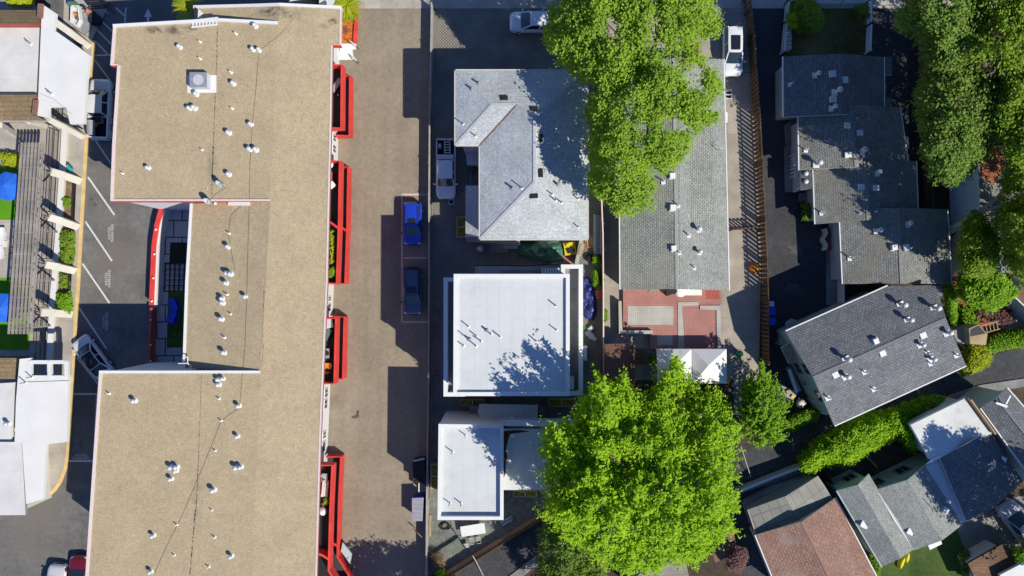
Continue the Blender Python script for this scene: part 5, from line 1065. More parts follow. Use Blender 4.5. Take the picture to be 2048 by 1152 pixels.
# ---------------------------------------------------------------- vehicles (local x forward, then placed)
def vehicle(name, label, cat, px, heading, L, Wd, Hh, style, paintm, h=0.9, glass='win_pane', roofglass=None, sunroof=None, group='parked vehicles', extras=None):
    base = P(*px, h); base.z = 0.014; t = thing(name, label, cat, (0, 0, 0), group)
    t.location = base; t.rotation_euler = (0, 0, heading)
    w = Wd / 2; hl = L / 2; s = {'suv': dict(cowl=.52, back=-.97, belt=.60, wtop=.74, rt0=.15, rt1=-.86), 'sedan': dict(cowl=.46, back=-.62, belt=.60, wtop=.68, rt0=.10, rt1=-.40), 'coupe': dict(cowl=.54, back=-.80, belt=.62, wtop=.72, rt0=.20, rt1=-.50), 'truck': dict(cowl=.57, back=-.27, belt=.58, wtop=.76, rt0=.36, rt1=-.22)}[style]
    zb = Hh * s['belt']; zh = zb - .03; truck = style == 'truck'
    cabback = s['back'] * hl
    st = []                                          # stations: x, half width, top height
    xs = [1.0, .985, .95, .88, .79, .70, s['cowl'] + .06, s['cowl']] + ([.25, 0, -.27] if truck else [.2, .0, -.3, -.6, -.8, -.9, -.96, -.99, -1.0])
    for q in xs:
        f = 1 - max(0, (q - .80) / .20) ** 2.2 * .30 - max(0, (-q - .86) / .14) ** 2.2 * .18
        if q >= s['cowl']: a = (q - s['cowl']) / (1 - s['cowl']); top = zb - .02 - .16 * a ** 1.6 - (.22 * max(0, (q - .93) / .07))
        else: top = zb - (.12 * max(0, (-q - .92) / .08) if not truck else 0) - (.10 * max(0, (-q - .66) / .3) if style in ('sedan', 'coupe') and q < -.66 else 0)
        st.append((q * hl, w * f, top))
    def section(x, hw_, top):
        lo = .24
        half = [(hw_ * .86, lo), (hw_ * .97, lo + .10), (hw_, lo + (top - lo) * .5), (hw_ * .985, top - .10), (hw_ * .93, top - .02), (hw_ * .70, top + .018), (hw_ * .35, top + .035), (0, top + .04)]
        pts = half + [(-y, z) for y, z in half[-2::-1]]
        return [Vector((x, y, z)) for y, z in pts]
    m = MB(); rows = [section(*q) for q in st]; m.grid([r[::-1] for r in rows][::-1] if False else rows, paintm)
    m.poly(rows[0], paintm); m.poly(rows[-1][::-1], paintm)
    m.build('body', t, Vector())
    # cabin: pillars and roof painted, glass panels between
    cw = w * .90; rw = w * s['wtop']; x0 = s['cowl'] * hl; x1 = cabback; r0 = s['rt0'] * hl; r1 = s['rt1'] * hl; zr = Hh - .02
    bl = [Vector((x0, cw * .92, zb)), Vector((x0 + .10, cw * .5, zb + .0)), Vector((x0 + .14, 0, zb))]
    def roofpt(u, v):                                # u 0 front..1 back, v -1..1
        x = r0 + (r1 - r0) * u; y = rw * v * (1 - .05 * (2 * u - 1) ** 2); z = zr - .05 * v * v - .05 * (2 * u - 1) ** 2 + (.0)
        if abs(v) < 1: x += .05 * (1 - v * v) * (1 if u < .5 else -1) * abs(2 * u - 1)
        return Vector((x, y, z))
    NV = [-1, -.8, -.4, 0, .4, .8, 1]
    m = MB(); m.grid([[roofpt(u, v) for v in NV] for u in (0, .12, .35, .65, .88, 1)], paintm)
    def belt(x, v): return Vector((x + .12 * (1 - v * v) * (1 if x > 0 else -1), cw * v * (1 if abs(v) < 1 else .96), zb - .02))
    A = [belt(x0, v) for v in NV]; B = [roofpt(0, v) for v in NV]; C = [roofpt(1, v) for v in NV]; D = [belt(x1, v) for v in NV]
    def pillar(a, b, r=.045): m.bar(a, b, .09, .09, paintm)
    for v in (0, -1): pillar(A[v], B[v]); pillar(C[v], D[v])
    for sgn in (0, -1):
        mb_ = A[sgn].lerp(D[sgn], .48); mr = B[sgn].lerp(C[sgn], .40)
        pillar(mb_, mr)
    m.build("cabin", t, Vector())
    def panel(nm, rows, off=.0, mat=glass):
        g = MB(); g.grid(rows, mat); g.build(nm, t, Vector())
    sh = lambda a, b, f: [p.lerp(q, f) + Vector((0, 0, -.004)) for p, q in zip(a, b)]
    panel('windscreen', [sh(A, B, f) for f in (.02, .5, .98)], mat='wind_glass' if glass == 'win_pane' else glass)
    panel('rear_window', [sh(C, D, f) for f in (.04, .5, .95)])
    for sg in (0, -1):
        a, b, c, d = A[sg], B[sg], C[sg], D[sg]; panel('side_window', [[a.lerp(d, f) for f in (0, .33, .66, 1)], [b.lerp(c, f) + Vector((0, 0, -.02)) for f in (0, .33, .66, 1)]])
    if roofglass or sunroof:
        u0, u1, vv = (.04, .96, .86) if roofglass else sunroof
        panel('sunroof', [[roofpt(u, v * vv) + Vector((0, 0, .012)) for v in (-1, -.5, 0, .5, 1)] for u in np.linspace(u0, u1, 5)], mat='glass')
        g = MB(); uu = (u0 + u1) / 2; g.bar(roofpt(uu, -vv) + Vector((0, 0, .015)), roofpt(uu, vv) + Vector((0, 0, .015)), .05, .02, 'dark_metal' if not roofglass else paintm); g.build('roof_bar', t, Vector())
    for sx in (.60, -.60):
        for sy in (1, -1):
            q = MB(); c = Vector((sx * hl, sy * (w - .11), .33)); q.cyl(c - Vector((0, .11, 0)), c + Vector((0, .11, 0)), .33, None, 16, 'rubber'); wo_ = q.build('wheel', t, Vector()); q = MB(); q.cyl(c + Vector((0, sy * .10, 0)), c + Vector((0, sy * .118, 0)), .21, None, 12, 'galv'); q.build('rim', wo_, Vector())
    for sy in (1, -1):
        q = MB(); f0 = st[2]; q.poly(up([Vector((hl * .955, sy * f0[1] * .60, f0[2] + .035)), Vector((hl * .95, sy * f0[1] * .93, f0[2] - .0)), Vector((hl * .86, sy * w * .955, zb - .135)), Vector((hl * .90, sy * w * .74, zb - .095))]), 'lamp_clear'); q.build('headlight', t, Vector())
        if not truck: q = MB(); q.box((-hl * .965, sy * w * .70, zb - .16), (.12, .32, .12), 0, 'lamp_red'); q.build('taillight', t, Vector())
        q = MB(); q.box((x0 - .12, sy * (w + .10), zb - .02), (.14, .22, .15), 0, paintm); q.build('mirror', t, Vector())
    q = MB(); q.bar(Vector((hl * .988, -w * .45, .46)), Vector((hl * .988, w * .45, .46)), .10, .2, 'dark_metal'); q.build('grille', t, Vector())
    if truck:
        q = MB(); bx0, bx1 = -.285 * hl, -.985 * hl; zt = zb + .02
        q.box(((bx0 + bx1) / 2, 0, .55), (bx0 - bx1, Wd * .9, .06), 0, 'rubber')
        for sy in (1, -1): q.box(((bx0 + bx1) / 2, sy * (w * .93), .35), (bx0 - bx1, .13, zt - .35), 0, paintm)
        q.box((bx1 + .03, 0, .40), (.09, Wd * .86, zt - .43), 0, paintm); q.box((bx0 - .03, 0, .40), (.06, Wd * .86, zt - .40), 0, paintm); q.box((bx1 - .09, 0, .42), (.16, Wd * .9, .18), 0, 'galv')
        q.build('bed', t, Vector())
        for sy in (1, -1): q = MB(); q.box((bx1 + .0, sy * w * .9, zb - .35), (.1, .12, .25), 0, 'lamp_red'); q.build('taillight', t, Vector())
    if extras: extras(t, w, hl, zb)
    return t
def ladders(t, w, hl, zb):
    q = MB(); 
    for sy in (1, -1): 
        for x in (-.34 * hl, -.93 * hl): q.cyl(Vector((x, sy * w * .9, zb)), Vector((x, sy * w * .9, zb + .75)), .03, None, 6, 'dark_metal')
        q.bar(Vector((-.30 * hl, sy * w * .9, zb + .75)), Vector((-.97 * hl, sy * w * .9, zb + .75)), .05, .05, 'dark_metal')
    q.build('rack', t, Vector())
    q = MB(); q.box((-.38 * hl, 0, zb - .28), (.45, w * 1.75, .40), 0, 'car_white'); q.build('toolbox', t, Vector())
def toprails(t, w, hl, zb):
    q = MB()
    for sy in (1, -1): q.bar(Vector((.10 * hl, sy * w * .66, zb + .64)), Vector((-.75 * hl, sy * w * .66, zb + .62)), .035, .05, 'dark_metal')
    q.build('roof_rail', t, Vector())
DN, UP = R(-90), R(90)
vehicle('pickup_truck', 'white crew cab pickup with a grey roll in its bed beside the large canopy', 'truck', (200, 217), UP - R(2), 5.75, 2.0, 1.85, 'truck', 'car_white', .8)
tr = vehicle('parked_car', 'white car with black glass roof parked askew across a bay line', 'car', (184, 714), R(127), 4.55, 1.86, 1.45, 'coupe', 'car_white', .7, roofglass=True, glass='glass')
vehicle('parked_car', 'maroon car mostly hidden under the hotel roof edge', 'car', (158, 1158), UP, 4.5, 1.85, 1.5, 'sedan', 'car_maroon', .7)
vehicle('parked_car', 'silver car just entering the bottom edge left of the hotel', 'car', (111, 1176), UP - R(6), 4.5, 1.85, 1.6, 'suv', 'car_silver', .8)
vehicle('parked_car', 'bright blue hatchback with a sunroof in the tan lined bay', 'car', (825, 447), DN, 4.15, 1.80, 1.55, 'suv', 'car_blue', .8, sunroof=(.12, .36, .62), extras=toprails)
vehicle('parked_car', 'dark navy car with roof rails in the lower tan lined bay', 'car', (825, 582), DN, 4.6, 1.86, 1.6, 'suv', 'car_navy', .8, sunroof=(.08, .34, .66), extras=toprails)
vehicle('pickup_truck', 'white work pickup with ladder rack and toolbox on the paver driveway', 'truck', (892, 338), DN, 5.75, 1.90, 1.80, 'truck', 'car_white', .8, extras=ladders)
vehicle('parked_car', 'white car partly under the big maple at the top of the paver driveway', 'car', (1068, 44), R(180), 4.7, 1.9, 1.75, 'suv', 'car_white', .8)
vehicle('parked_car', 'white crossover with a long dark sunroof beside the picket fence', 'car', (1466, 102), DN, 4.75, 1.88, 1.65, 'suv', 'car_white', .8, sunroof=(.10, .66, .66))
vehicle('van', 'pale mauve van in the shade at the right edge below the gabled house', 'van', (2040, 1050), R(125), 4.9, 1.9, 1.95, 'suv', 'car_mauve', 1.0)
# loads in the pickup beds
m = MB(); a, b = P(181, 241, 1.25), P(182, 270, 1.15); m.cyl(a, b, .40, .36, 14, 'grey_metal'); solo('carpet_roll', m, 'grey roll lying in the bed of the pickup by the canopy', 'roll')
m = MB(); p = P(190, 249, .75); m.lathe(p, [(.02, 0), (.30, .05), (.28, .25), (.15, .36), (.001, .38)], 9, 'yellow_paint'); solo('sack', m, 'yellow sack in the pickup bed beside the grey roll', 'sack')
m = MB(); p = P(200, 243, .75); m.box(p, (.75, .42, .35), R(3), 'grey_metal'); m.box(p + Vector((0, 0, .35)), (.7, .36, .05), R(3), 'dark_metal'); solo('tool_case', m, 'dark tool case in the pickup bed near the cab', 'case')
def ladder(name, label, a, b, wid, rungs, mat, ha=1, hb_=1, cat='ladder'):
    A, B = P(*a, ha), P(*b, hb_); d = (B - A).normalized(); u = d.cross(Vector((0, 0, 1))).normalized() * wid / 2; m = MB()
    for s_ in (u, -u): m.bar(A + s_, B + s_, .07, .09, mat)
    for k in range(rungs): p = A.lerp(B, (k + .5) / rungs); m.bar(p - u, p + u, .07, .05, mat)
    return solo(name, m, label, cat)
ladder('ladder', 'pale ladder lying on the rack of the work pickup', (894, 276), (895, 308), .5, 6, 'galv', 1.9, 1.9)
m = MB(); p = P(880, 293, .7); m.box(p, (.35, .5, .3), 0, 'grey_metal'); m.cyl(p + Vector((0, 0, .3)), p + Vector((0, 0, .42)), .13, None, 8, 'galv'); solo('tool_case', m, 'grey tool case in the bed of the work pickup', 'case')
# ---------------------------------------------------------------- fences
def boards(name, label, pts, hgt, wid, gap, thick, mat, postgap=2.4, z0=0.0, jit=.03, rails='brown_wood', group=None):
    q = pxs(pts); t = thing(name, label, 'fence', (q[0].x, q[0].y, 0), group); m = MB(); rl = MB(); acc = 0
    for a, b in zip(q[:-1], q[1:]):
        d = (b - a); L = d.length; d.normalize(); an = math.atan2(d.y, d.x); n_ = max(1, int(L / (wid + gap)))
        for k in range(n_):
            c = a + d * (L * (k + .5) / n_); m.box((c.x, c.y, z0), (wid, thick, hgt + random.uniform(-jit, jit)), an, mat)
        for z in (.3, hgt - .35): 
            nn = Vector((-d.y, d.x)) * (thick / 2 + .04); rl.bar(Vector((a.x + nn.x, a.y + nn.y, z)), Vector((b.x + nn.x, b.y + nn.y, z)), .07, .09, rails)
        np_ = max(1, int(L / postgap))
        for k in range(np_ + 1):
            c = a + d * (L * k / np_) - Vector((-d.y, d.x)) * (thick / 2 + .06); pm = MB(); pm.box((c.x, c.y, 0), (.11, .11, hgt + .04), an, rails); pm.build('post', t)
    o = m.build('pickets', t); rl.build('rails', t); return t
boards('picket_fence', 'long tall fence of spaced brown pickets between the concrete and black driveways', [(1486, 2), (1490, 30), (1496, 90), (1504, 200), (1511, 330), (1516, 440), (1520, 520), (1523, 600), (1524, 725)], 1.95, .30, .10, .05, 'brown_wood')
boards('picket_fence', 'short brown picket gate across the concrete driveway beside the long house', [(1453, 461), (1514, 457)], 1.7, .22, .12, .05, 'brown_wood', group=None)
m = MB(); fl = [(866, 18), (865, 98), (862, 250), (861, 400), (861, 560), (860, 760), (857, 950), (855, 1175)]; m.strip(pxs(fl), .10, 0, 1.35, 'fence_grey', 'fence_grey'); m.strip(pxs([(868, 18), (867, 98), (864.5, 400), (863.5, 760), (860, 1000)]), .08, 0, .25, 'grey_concrete')
t = thing('board_fence', 'long weathered grey fence between the brown driveway and the pavers', 'fence', P(862, 500, 0)); m.build('panel', t)
for x, y in ((866, 18), (865, 98), (863, 180), (862, 250), (861, 330), (861, 400), (861, 480), (861, 560), (860, 640), (860, 760), (858, 860), (857, 950)): q = MB(); p = P(x, y); q.box((p.x, p.y, 0), (.14, .14, 1.45), 0, 'fence_grey'); q.build('post', t)
def rail_fence(label, pts, hgt=1.1):
    q = pxs(pts); t = thing('white_fence', label, 'fence', (q[0].x, q[0].y, 0)); m = MB()
    for a, b in zip(q[:-1], q[1:]):
        for z in (.35, .75, hgt): m.bar(Vector((a.x, a.y, z)), Vector((b.x, b.y, z)), .12, .14, 'white_trim')
        n_ = max(1, int((b - a).length / 2.2))
        for k in range(n_ + 1): p = a.lerp(b, k / n_); pm = MB(); pm.box((p.x, p.y, 0), (.15, .15, hgt + .18), 0, 'white_trim'); pm.build('post', t)
    m.build('rails', t)
rail_fence('white rail fence around three sides of the shaded front lawn', [(1560, 108), (1566, 50), (1569, 10), (1730, 8), (1731, 55), (1729, 108)])
t = thing('side_fence', 'thin pinkish board fence along the narrow side yard of the long house', 'fence', P(1203, 560)); m = MB(); m.strip(pxs([(1199, 395), (1202, 470), (1203, 600), (1203, 745)]), .12, 0, 1.5, 'brown_wood', 'pink_trim'); m.build('panel', t)
for y in (400, 450, 500, 560, 640, 720): q = MB(); p = P(1203, y); q.box((p.x + .1, p.y, 0), (.12, .12, 1.55), 0, 'brown_wood'); q.build('post', t)
boards('diagonal_fence', 'reddish brown board fence running diagonally along the lane', [(888, 1152), (952, 1112), (1030, 1064), (1092, 1026)], 1.2, .16, .02, .04, 'brown_wood')
m = MB(); m.strip(pxs([(870, 1158), (948, 1110), (1030, 1060), (1090, 1022)]), .35, 0, .35, 'brick_red', 'raw_wood'); solo('timber_edging', m, 'weathered timber edging beside the diagonal board fence', 'edging')
m = MB(); m.strip(pxs([(1478, 975), (1540, 950), (1602, 926)]), .28, 0, .9, 'blue_wall', 'white_trim'); solo('white_wall', m, 'white topped low wall between the lane and the lean-to', 'wall')
boards('wooden_fence', 'short weathered brown fence between the lean-to and the gabled house', [(1640, 935), (1660, 975), (1672, 1003)], 1.5, .16, .02, .04, 'brown_wood')
m = MB(); m.strip(pxs([(1836, 30), (1838, 150), (1844, 300), (1850, 420)]), .12, 0, 1.4, 'brown_wood', 'brown_wood'); solo('side_fence', m, 'dark brown fence along the right side of the stepped houses', 'fence')
m = MB(); m.strip(pxs([(1722, 905), (1745, 930)]), .1, 0, .9, 'raw_wood'); solo('garden_fence', m, 'short pale fence stub under the vine mass', 'fence')
m = MB(); m.strip(pxs([(1675, 520), (1676, 612)]), .10, 0, 1.3, 'white_trim'); solo('side_wall', m, 'thin white wall beside the path of the fourth house', 'wall')
# ---------------------------------------------------------------- bins, planters, tarps, furniture
def bin_(label, px, body, lid, rz, s=1.0, group='wheelie bins by the picket fence'):
    b = P(*px, 1.0); b.z = .02; t = thing('wheelie_bin', label, 'bin', (0, 0, 0), group); t.location = b; t.rotation_euler = (0, 0, rz); m = MB()
    v = lambda sx, sy, z: [Vector((x * sx, y * sy, z)) for x, y in ((-1, -1), (1, -1), (1, 1), (-1, 1))]
    m.grid([v(.25 * s, .25 * s, .06), v(.33 * s, .33 * s, .95)], body, True, False); m.poly(v(.25 * s, .25 * s, .06)[::-1], body); m.build('body', t, Vector())
    m = MB(); m.grid([v(.36 * s, .36 * s, .95), v(.36 * s, .36 * s, 1.0), v(.26 * s, .26 * s, 1.06)], lid, True, False); m.poly(v(.26 * s, .26 * s, 1.06), lid); m.bar(Vector((-.3 * s, -.37 * s, 1.0)), Vector((.3 * s, -.37 * s, 1.0)), .05, .05, lid); m.build('lid', t, Vector())
    for x in (-.25, .25): m = MB(); m.cyl(Vector((x * s - .04, -.28 * s, .12)), Vector((x * s + .04, -.28 * s, .12)), .12, None, 10, 'rubber'); m.build('wheel', t, Vector())
bin_('blue wheelie bin, upper one of the blue pair', (1543, 623), 'blue_bin', 'blue_bin', R(90)); bin_('blue wheelie bin, lower one of the blue pair', (1544, 643), 'blue_bin', 'blue_bin', R(90))
bin_('small grey bin above the blue pair', (1542, 608), 'grey_metal', 'galv', R(90), .75); bin_('black wheelie bin just below the blue pair', (1544, 660), 'rubber', 'rubber', R(90)); bin_('black wheelie bin farther below the blue pair', (1545, 675), 'rubber', 'rubber', R(90))
def planter(label, pts, hgt=.5, soil='leaf_grass', bar=True):
    q = pxs(pts); c = sum(q, Vector((0, 0))) / 4; t = thing('planter_box', label, 'planter', (c.x, c.y, 0), 'wooden planter boxes with grass'); m = MB(); o_ = inset(q, 0); i_ = inset(q, .14); v = lambda p, z: Vector((p.x, p.y, z))
    for k in range(4):
        j = (k + 1) % 4; m.poly([v(o_[k], hgt), v(o_[j], hgt), v(i_[j], hgt), v(i_[k], hgt)], 'raw_wood'); m.poly([v(o_[k], 0), v(o_[j], 0), v(o_[j], hgt), v(o_[k], hgt)], 'raw_wood'); m.poly([v(i_[j], 0), v(i_[k], 0), v(i_[k], hgt), v(i_[j], hgt)], 'raw_wood')
    m.build('frame', t); m = MB(); m.sheet(i_, hgt - .08, soil); m.build('planting', t)
    if bar: m = MB(); a = (i_[0] + i_[1]) / 2; b = (i_[2] + i_[3]) / 2; a2, b2 = ((i_[1] + i_[2]) / 2, (i_[3] + i_[0]) / 2); 
    if bar: 
        if (a - b).length > (a2 - b2).length: a, b = a2, b2
        m.bar(v(a, hgt - .03), v(b, hgt - .03), .06, .04, 'white_trim'); m.build('divider', t)
grit('leaf_grass', (0.26, 0.25, 0.03), speck=.5, var=.35)
planter('planter box of yellow grass beside the side porch of the pale house', [(913, 434), (934, 434), (934, 476), (913, 476)]); planter('planter box under the front edge of the white building', [(920, 796), (971, 796), (971, 811), (920, 811)], soil='leaf_grass'); planter('planter box left of the smaller white building', [(862, 925), (880, 925), (880, 975), (862, 975)]); planter('planter box below the wing beside the gravel yard', [(1026, 978), (1074, 978), (1074, 992), (1026, 992)]); planter('planter box near the large bright tree behind the white building', [(1095, 795), (1150, 795), (1150, 812), (1095, 812)])
m = MB(); p = P(938, 497, 0); m.lathe(p + Vector((1.1, .0, .0)), [(.3, .02), (.34, .2), (.26, .34), (.001, .36)], 10, 'galv'); solo('garden_pot', m, 'small pale tub on the pavers below the side porch', 'tub')
m = MB(); m.prism(pxs([(897, 399), (908, 399), (908, 409), (897, 409)]), .0, .03, 'galv', 'galv'); m.prism(pxs([(898.5, 400.5), (906.5, 400.5), (906.5, 407.5), (898.5, 407.5)]), .03, .034, 'dark_metal'); solo('drain_grate', m, 'square pale drain grate in the pavers ahead of the work pickup', 'drain')
m = MB(); m.prism(pxs([(871, 742), (877, 742), (877, 752), (871, 752)]), 0, .03, 'dark_metal'); m.prism(pxs([(872.5, 743.5), (875.5, 743.5), (875.5, 750.5), (872.5, 750.5)]), .03, .035, 'grey_metal'); solo('drain_grate', m, 'small dark drain grate in the pavers left of the white building', 'drain')
def tarp(name, label, pts, h, mat, seed=1, cat='tarp', n_=22, amp=.25, z0=.05):
    xs = [p[0] for p in pts]; ys = [p[1] for p in pts]; m = MB(); G = {}; dm = None; X = np.linspace(min(xs), max(xs), n_); Y = np.linspace(min(ys), max(ys), n_)
    gx, gy = np.meshgrid(X, Y); ins = in_poly(gx, gy, pts); d = edge_dist(gx, gy, pts); dm = d.max(); nz = vnoise(gx * 1.0 + 50 * seed, gy + 90, 9, seed) + .5 * vnoise(gx + 20, gy + 10 * seed, 4, seed + 1)
    for i in range(n_):
        for j in range(n_):
            x, y = gx[i, j], gy[i, j]
            if not ins[i, j]:
                best = None
                for k in range(len(pts)):
                    a = Vector(pts[k]); b = Vector(pts[(k + 1) % len(pts)]); ab = b - a; tt = max(0, min(1, (Vector((x, y)) - a).dot(ab) / ab.length_squared)); q = a + ab * tt; dd = (q - Vector((x, y))).length
                    if best is None or dd < best[0]: best = (dd, q)
                x, y = best[1]; z = z0
            else: z = z0 + h * min(1, (d[i, j] / dm) * 1.6) ** .6 + amp * (nz[i, j] - .7) * min(1, d[i, j] / 6)
            G[i, j] = P(x, y, max(z0, z))
    rows = [[G[i, j] for j in range(n_)] for i in range(n_)]
    m.grid(rows[::-1], mat); return solo(name, m, label, cat)
tarp('tarp', 'large dark green tarp draped over things behind the pale house', [(1036, 482), (1075, 479), (1108, 480), (1122, 487), (1128, 505), (1125, 520), (1110, 526), (1060, 519), (1040, 512), (1033, 500)], 1.2, 'green_tarp', 2, amp=.8, n_=30)
tarp('tarp', 'crumpled navy blue tarp beside the right deck of the white building', [(1163, 556), (1176, 553), (1184, 566), (1192, 585), (1194, 625), (1188, 640), (1172, 638), (1163, 625)], .35, 'navy_tarp', 3, amp=.75, n_=30)
m = MB(); m.box(P(1139, 498, 0), (1.1, 1.2, .5), R(8), 'yellow_paint'); m.box(P(1141, 500, .5), (.7, .5, .15), R(25), 'dark_metal'); m.cyl(P(1136, 491, .5), P(1136, 491, .7), .2, None, 8, 'yellow_paint'); solo('work_cart', m, 'yellow work cart beside the green tarp', 'cart')
m = MB(); m.prism(pxs([(1124, 512), (1138, 510), (1152, 526), (1128, 528)]), .0, .05, 'deck_red'); solo('brick_step', m, 'small patch of reddish brick paving beside the green tarp', 'step')
m = MB(); m.strip(pxs([(1162, 480), (1158, 500), (1152, 528)], .5), .35, 0, 1.1, 'blue_wall', 'deck_grey_h'); solo('board_screen', m, 'pale leaning board screen beside the yellow work cart', 'screen')
m = MB(); m.box(P(1162, 499, 1.1), (.45, 1.2, .04), R(-15), 'raw_wood'); m.box(P(1162, 499, 1.14), (.3, .9, .03), R(-15), 'raw_wood'); solo('board_stack', m, 'raw wooden boards on top of the leaning screen', 'boards')
m = MB(); 
for k in range(16): a = k * .7; q = P(1182, 483, .06 + k * .01); m.tube([q + Vector((math.cos(a + j * .4) * (.35 + .012 * k), math.sin(a + j * .4) * (.5 + .01 * k), 0)) for j in range(5)], .025, 5, 'orange_cloth')
solo('hose_coil', m, 'coiled orange hose in the narrow side yard', 'hose')
m = MB(); m.box(P(1182, 482, .0), (.8, 1.3, .05), R(5), 'raw_wood'); solo('plywood_sheet', m, 'sheet of plywood under the orange hose', 'board')
ladder('ladder', 'long grey metal ladder lying along the side yard fence', (1196, 430), (1196, 508), .55, 22, 'galv', .6, .6)
m = MB(); m.bar(P(1192, 428, .4), P(1192, 510, .4), .25, .15, 'grey_metal'); m.bar(P(1189, 428, .3), P(1189, 505, .3), .2, .1, 'blue_wall'); solo('gutter_lengths', m, 'grey gutter lengths stacked beside the metal ladder', 'gutters')
m = MB(); p = P(1178, 516, 0); m.lathe(p, [(.02, 0), (.35, .05), (.42, .3), (.25, .5), (.001, .52)], 10, 'rubber'); solo('rubbish_bag', m, 'black bag beside the small shrub in the side yard', 'bag')
m = MB(); p = P(1197, 589, 0); m.box(p, (.55, .75, .4), R(5), 'orange_cloth'); m.box(p + Vector((0, 0, .4)), (.42, .6, .03), R(5), 'brick_red'); solo('terracotta_planter', m, 'terracotta coloured box beside the navy tarp', 'planter')
for k, (x, y, rz, lb) in enumerate(((1181, 657, 40, 'white box at the top of the stack by the white building'), (1176, 666, 40, 'white box next to the lime bucket'), (1182, 672, 40, 'white box below the others in the side yard'), (1188, 677, 50, 'narrow pale crate at the end of the white boxes'))):
    m = MB(); p = P(x, y, 0); m.box(p, (.55 - .2 * (k == 3), .40, .38), R(rz), 'white_trim'); m.box(p + Vector((0, 0, .38)), (.48 - .2 * (k == 3), .34, .04), R(rz), 'galv'); solo('storage_box', m, lb, 'box', 'white storage boxes in the side yard')
m = MB(); p = P(1166, 655, 0); m.lathe(p, [(.16, 0), (.2, .35), (.17, .36), (.15, .08), (.001, .07)], 12, 'lime'); solo('bucket', m, 'lime green bucket beside the white boxes', 'bucket')
m = MB(); m.prism(pxs([(1166, 694), (1174, 692), (1174, 722), (1166, 720)], 1.2), .0, 1.2, 'white_trim', 'galv'); m.box(P(1170, 707, 1.2), (.25, .9, .06), 0, 'white_trim'); solo('utility_cabinet', m, 'white utility cabinet against the right wall of the white building', 'cabinet')
# grey gravel yard furniture
def table(label, px, L, W_, rz, h=.75, mat='white_plastic'):
    b = P(*px, h); b.z = 0; t = thing('folding_table', label, 'table', (0, 0, 0)); t.location = b; t.rotation_euler = (0, 0, rz); m = MB(); m.box((0, 0, h - .04), (L, W_, .04), 0, mat); m.build('tabletop', t, Vector())
    for x in (-.8, .8):
        for y in (-.7, .7): m = MB(); m.cyl(Vector((x * L / 2, y * W_ / 2, 0)), Vector((x * L / 2, y * W_ / 2, h - .04)), .02, None, 6, 'grey_metal'); m.build('leg', t, Vector())
table('long white folding table in the gravel yard', (946, 1060), 2.35, 1.0, R(9)); 
t_ = table('white folding table pushed under the roof edge of the long house', (1383, 582), 2.0, .85, 0)
def fchair(label, px, rz, group='white wire chairs at the folding table'):
    b = P(*px, .5); b.z = 0; t = thing('folding_chair', label, 'chair', (0, 0, 0), group); t.location = b; t.rotation_euler = (0, 0, rz); m = MB(); m.box((0, 0, .42), (.42, .42, .03), 0, 'fence_grey'); m.build('seat', t, Vector())
    m = MB(); m.tube([Vector((-.22, -.2, .44)), Vector((-.24, -.26, .8)), Vector((-.15, -.30, .86)), Vector((.15, -.30, .86)), Vector((.24, -.26, .8)), Vector((.22, -.2, .44))], .02, 5, 'white_trim'); m.build('backrest', t, Vector())
    for x in (-.2, .2):
        for y in (-.2, .2): m = MB(); m.cyl(Vector((x, y, 0)), Vector((x, y, .43)), .015, None, 5, 'white_trim'); m.build('leg', t, Vector())
fchair('wire chair at the right end of the folding table', (957, 1078), R(8)); fchair('wire chair in the middle of the folding table', (943, 1080), R(5)); fchair('wire chair pulled away from the folding table', (933, 1092), R(190))
ladder('ladder', 'pale aluminium ladder lying at the corner of the smaller white building', (1003, 1048), (1024, 1036), .35, 6, 'galv', .2, .2)
m = MB(); p = P(890, 1051, .04); 
for k in range(26): a = k * .55; r_ = .25 + .02 * (k % 9); m.tube([p + Vector((math.cos(a + j * .5) * r_ * 1.3 + .1 * math.sin(k), math.sin(a + j * .5) * r_, .01 * (k % 7))) for j in range(6)], .018, 4, 'rubber')
solo('hose_coil', m, 'tangled dark hose on the pale gravel', 'hose')
m = MB(); m.bar(P(861, 1030, .05), P(860, 1073, .05), .22, .08, 'raw_wood'); m.bar(P(863, 1030, .04), P(862, 1073, .04), .06, .06, 'brown_wood'); solo('timber_plank', m, 'pale timber plank along the grey fence in the gravel yard', 'plank')
m = MB(); m.strip(pxs([(862, 1110), (885, 1094), (905, 1082), (916, 1074)]), .04, 0, .35, 'green_tarp'); 
for k in range(14): p = P(862 + k * 4, 1110 - k * 2.7); m.cyl(p, p + Vector((0, 0, .5)), .02, None, 5, 'green_tarp')
solo('garden_edging', m, 'green picket edging crossing the gravel yard', 'edging')
# dumpsters on the hotel driveway
def dumpster(name, label, pts, h, body, lid, ribs=6):
    q = pxs(pts, h); c = sum(q, Vector((0, 0))) / 4; t = thing(name, label, 'dumpster', (c.x, c.y, 0), 'dumpsters by the driveway fence'); m = MB(); m.prism(inset(q, .06), .1, h - .08, body); m.build('bin', t); m = MB(); m.prism(q, h - .075, h, lid); m.build('lid', t); m = MB(); A, B, C_, D_ = [Vector((p.x, p.y, h + .02)) for p in q]
    for k in range(ribs): f = (k + .5) / ribs; m.bar(A.lerp(D_, f), B.lerp(C_, f), .05, .04, lid)
    m.build('lid_ribs', t)
dumpster('dumpster', 'black lidded dumpster with a pale top edge by the driveway fence', [(825, 921), (849, 916), (851, 965), (827, 967)], 1.4, 'rubber', 'dark_metal', 5)
dumpster('dumpster', 'blue dumpster with a ribbed grey lid at the lower driveway fence', [(824, 996), (847, 995), (845, 1042), (824, 1042)], 1.5, 'blue_bin', 'mauve_metal', 18)
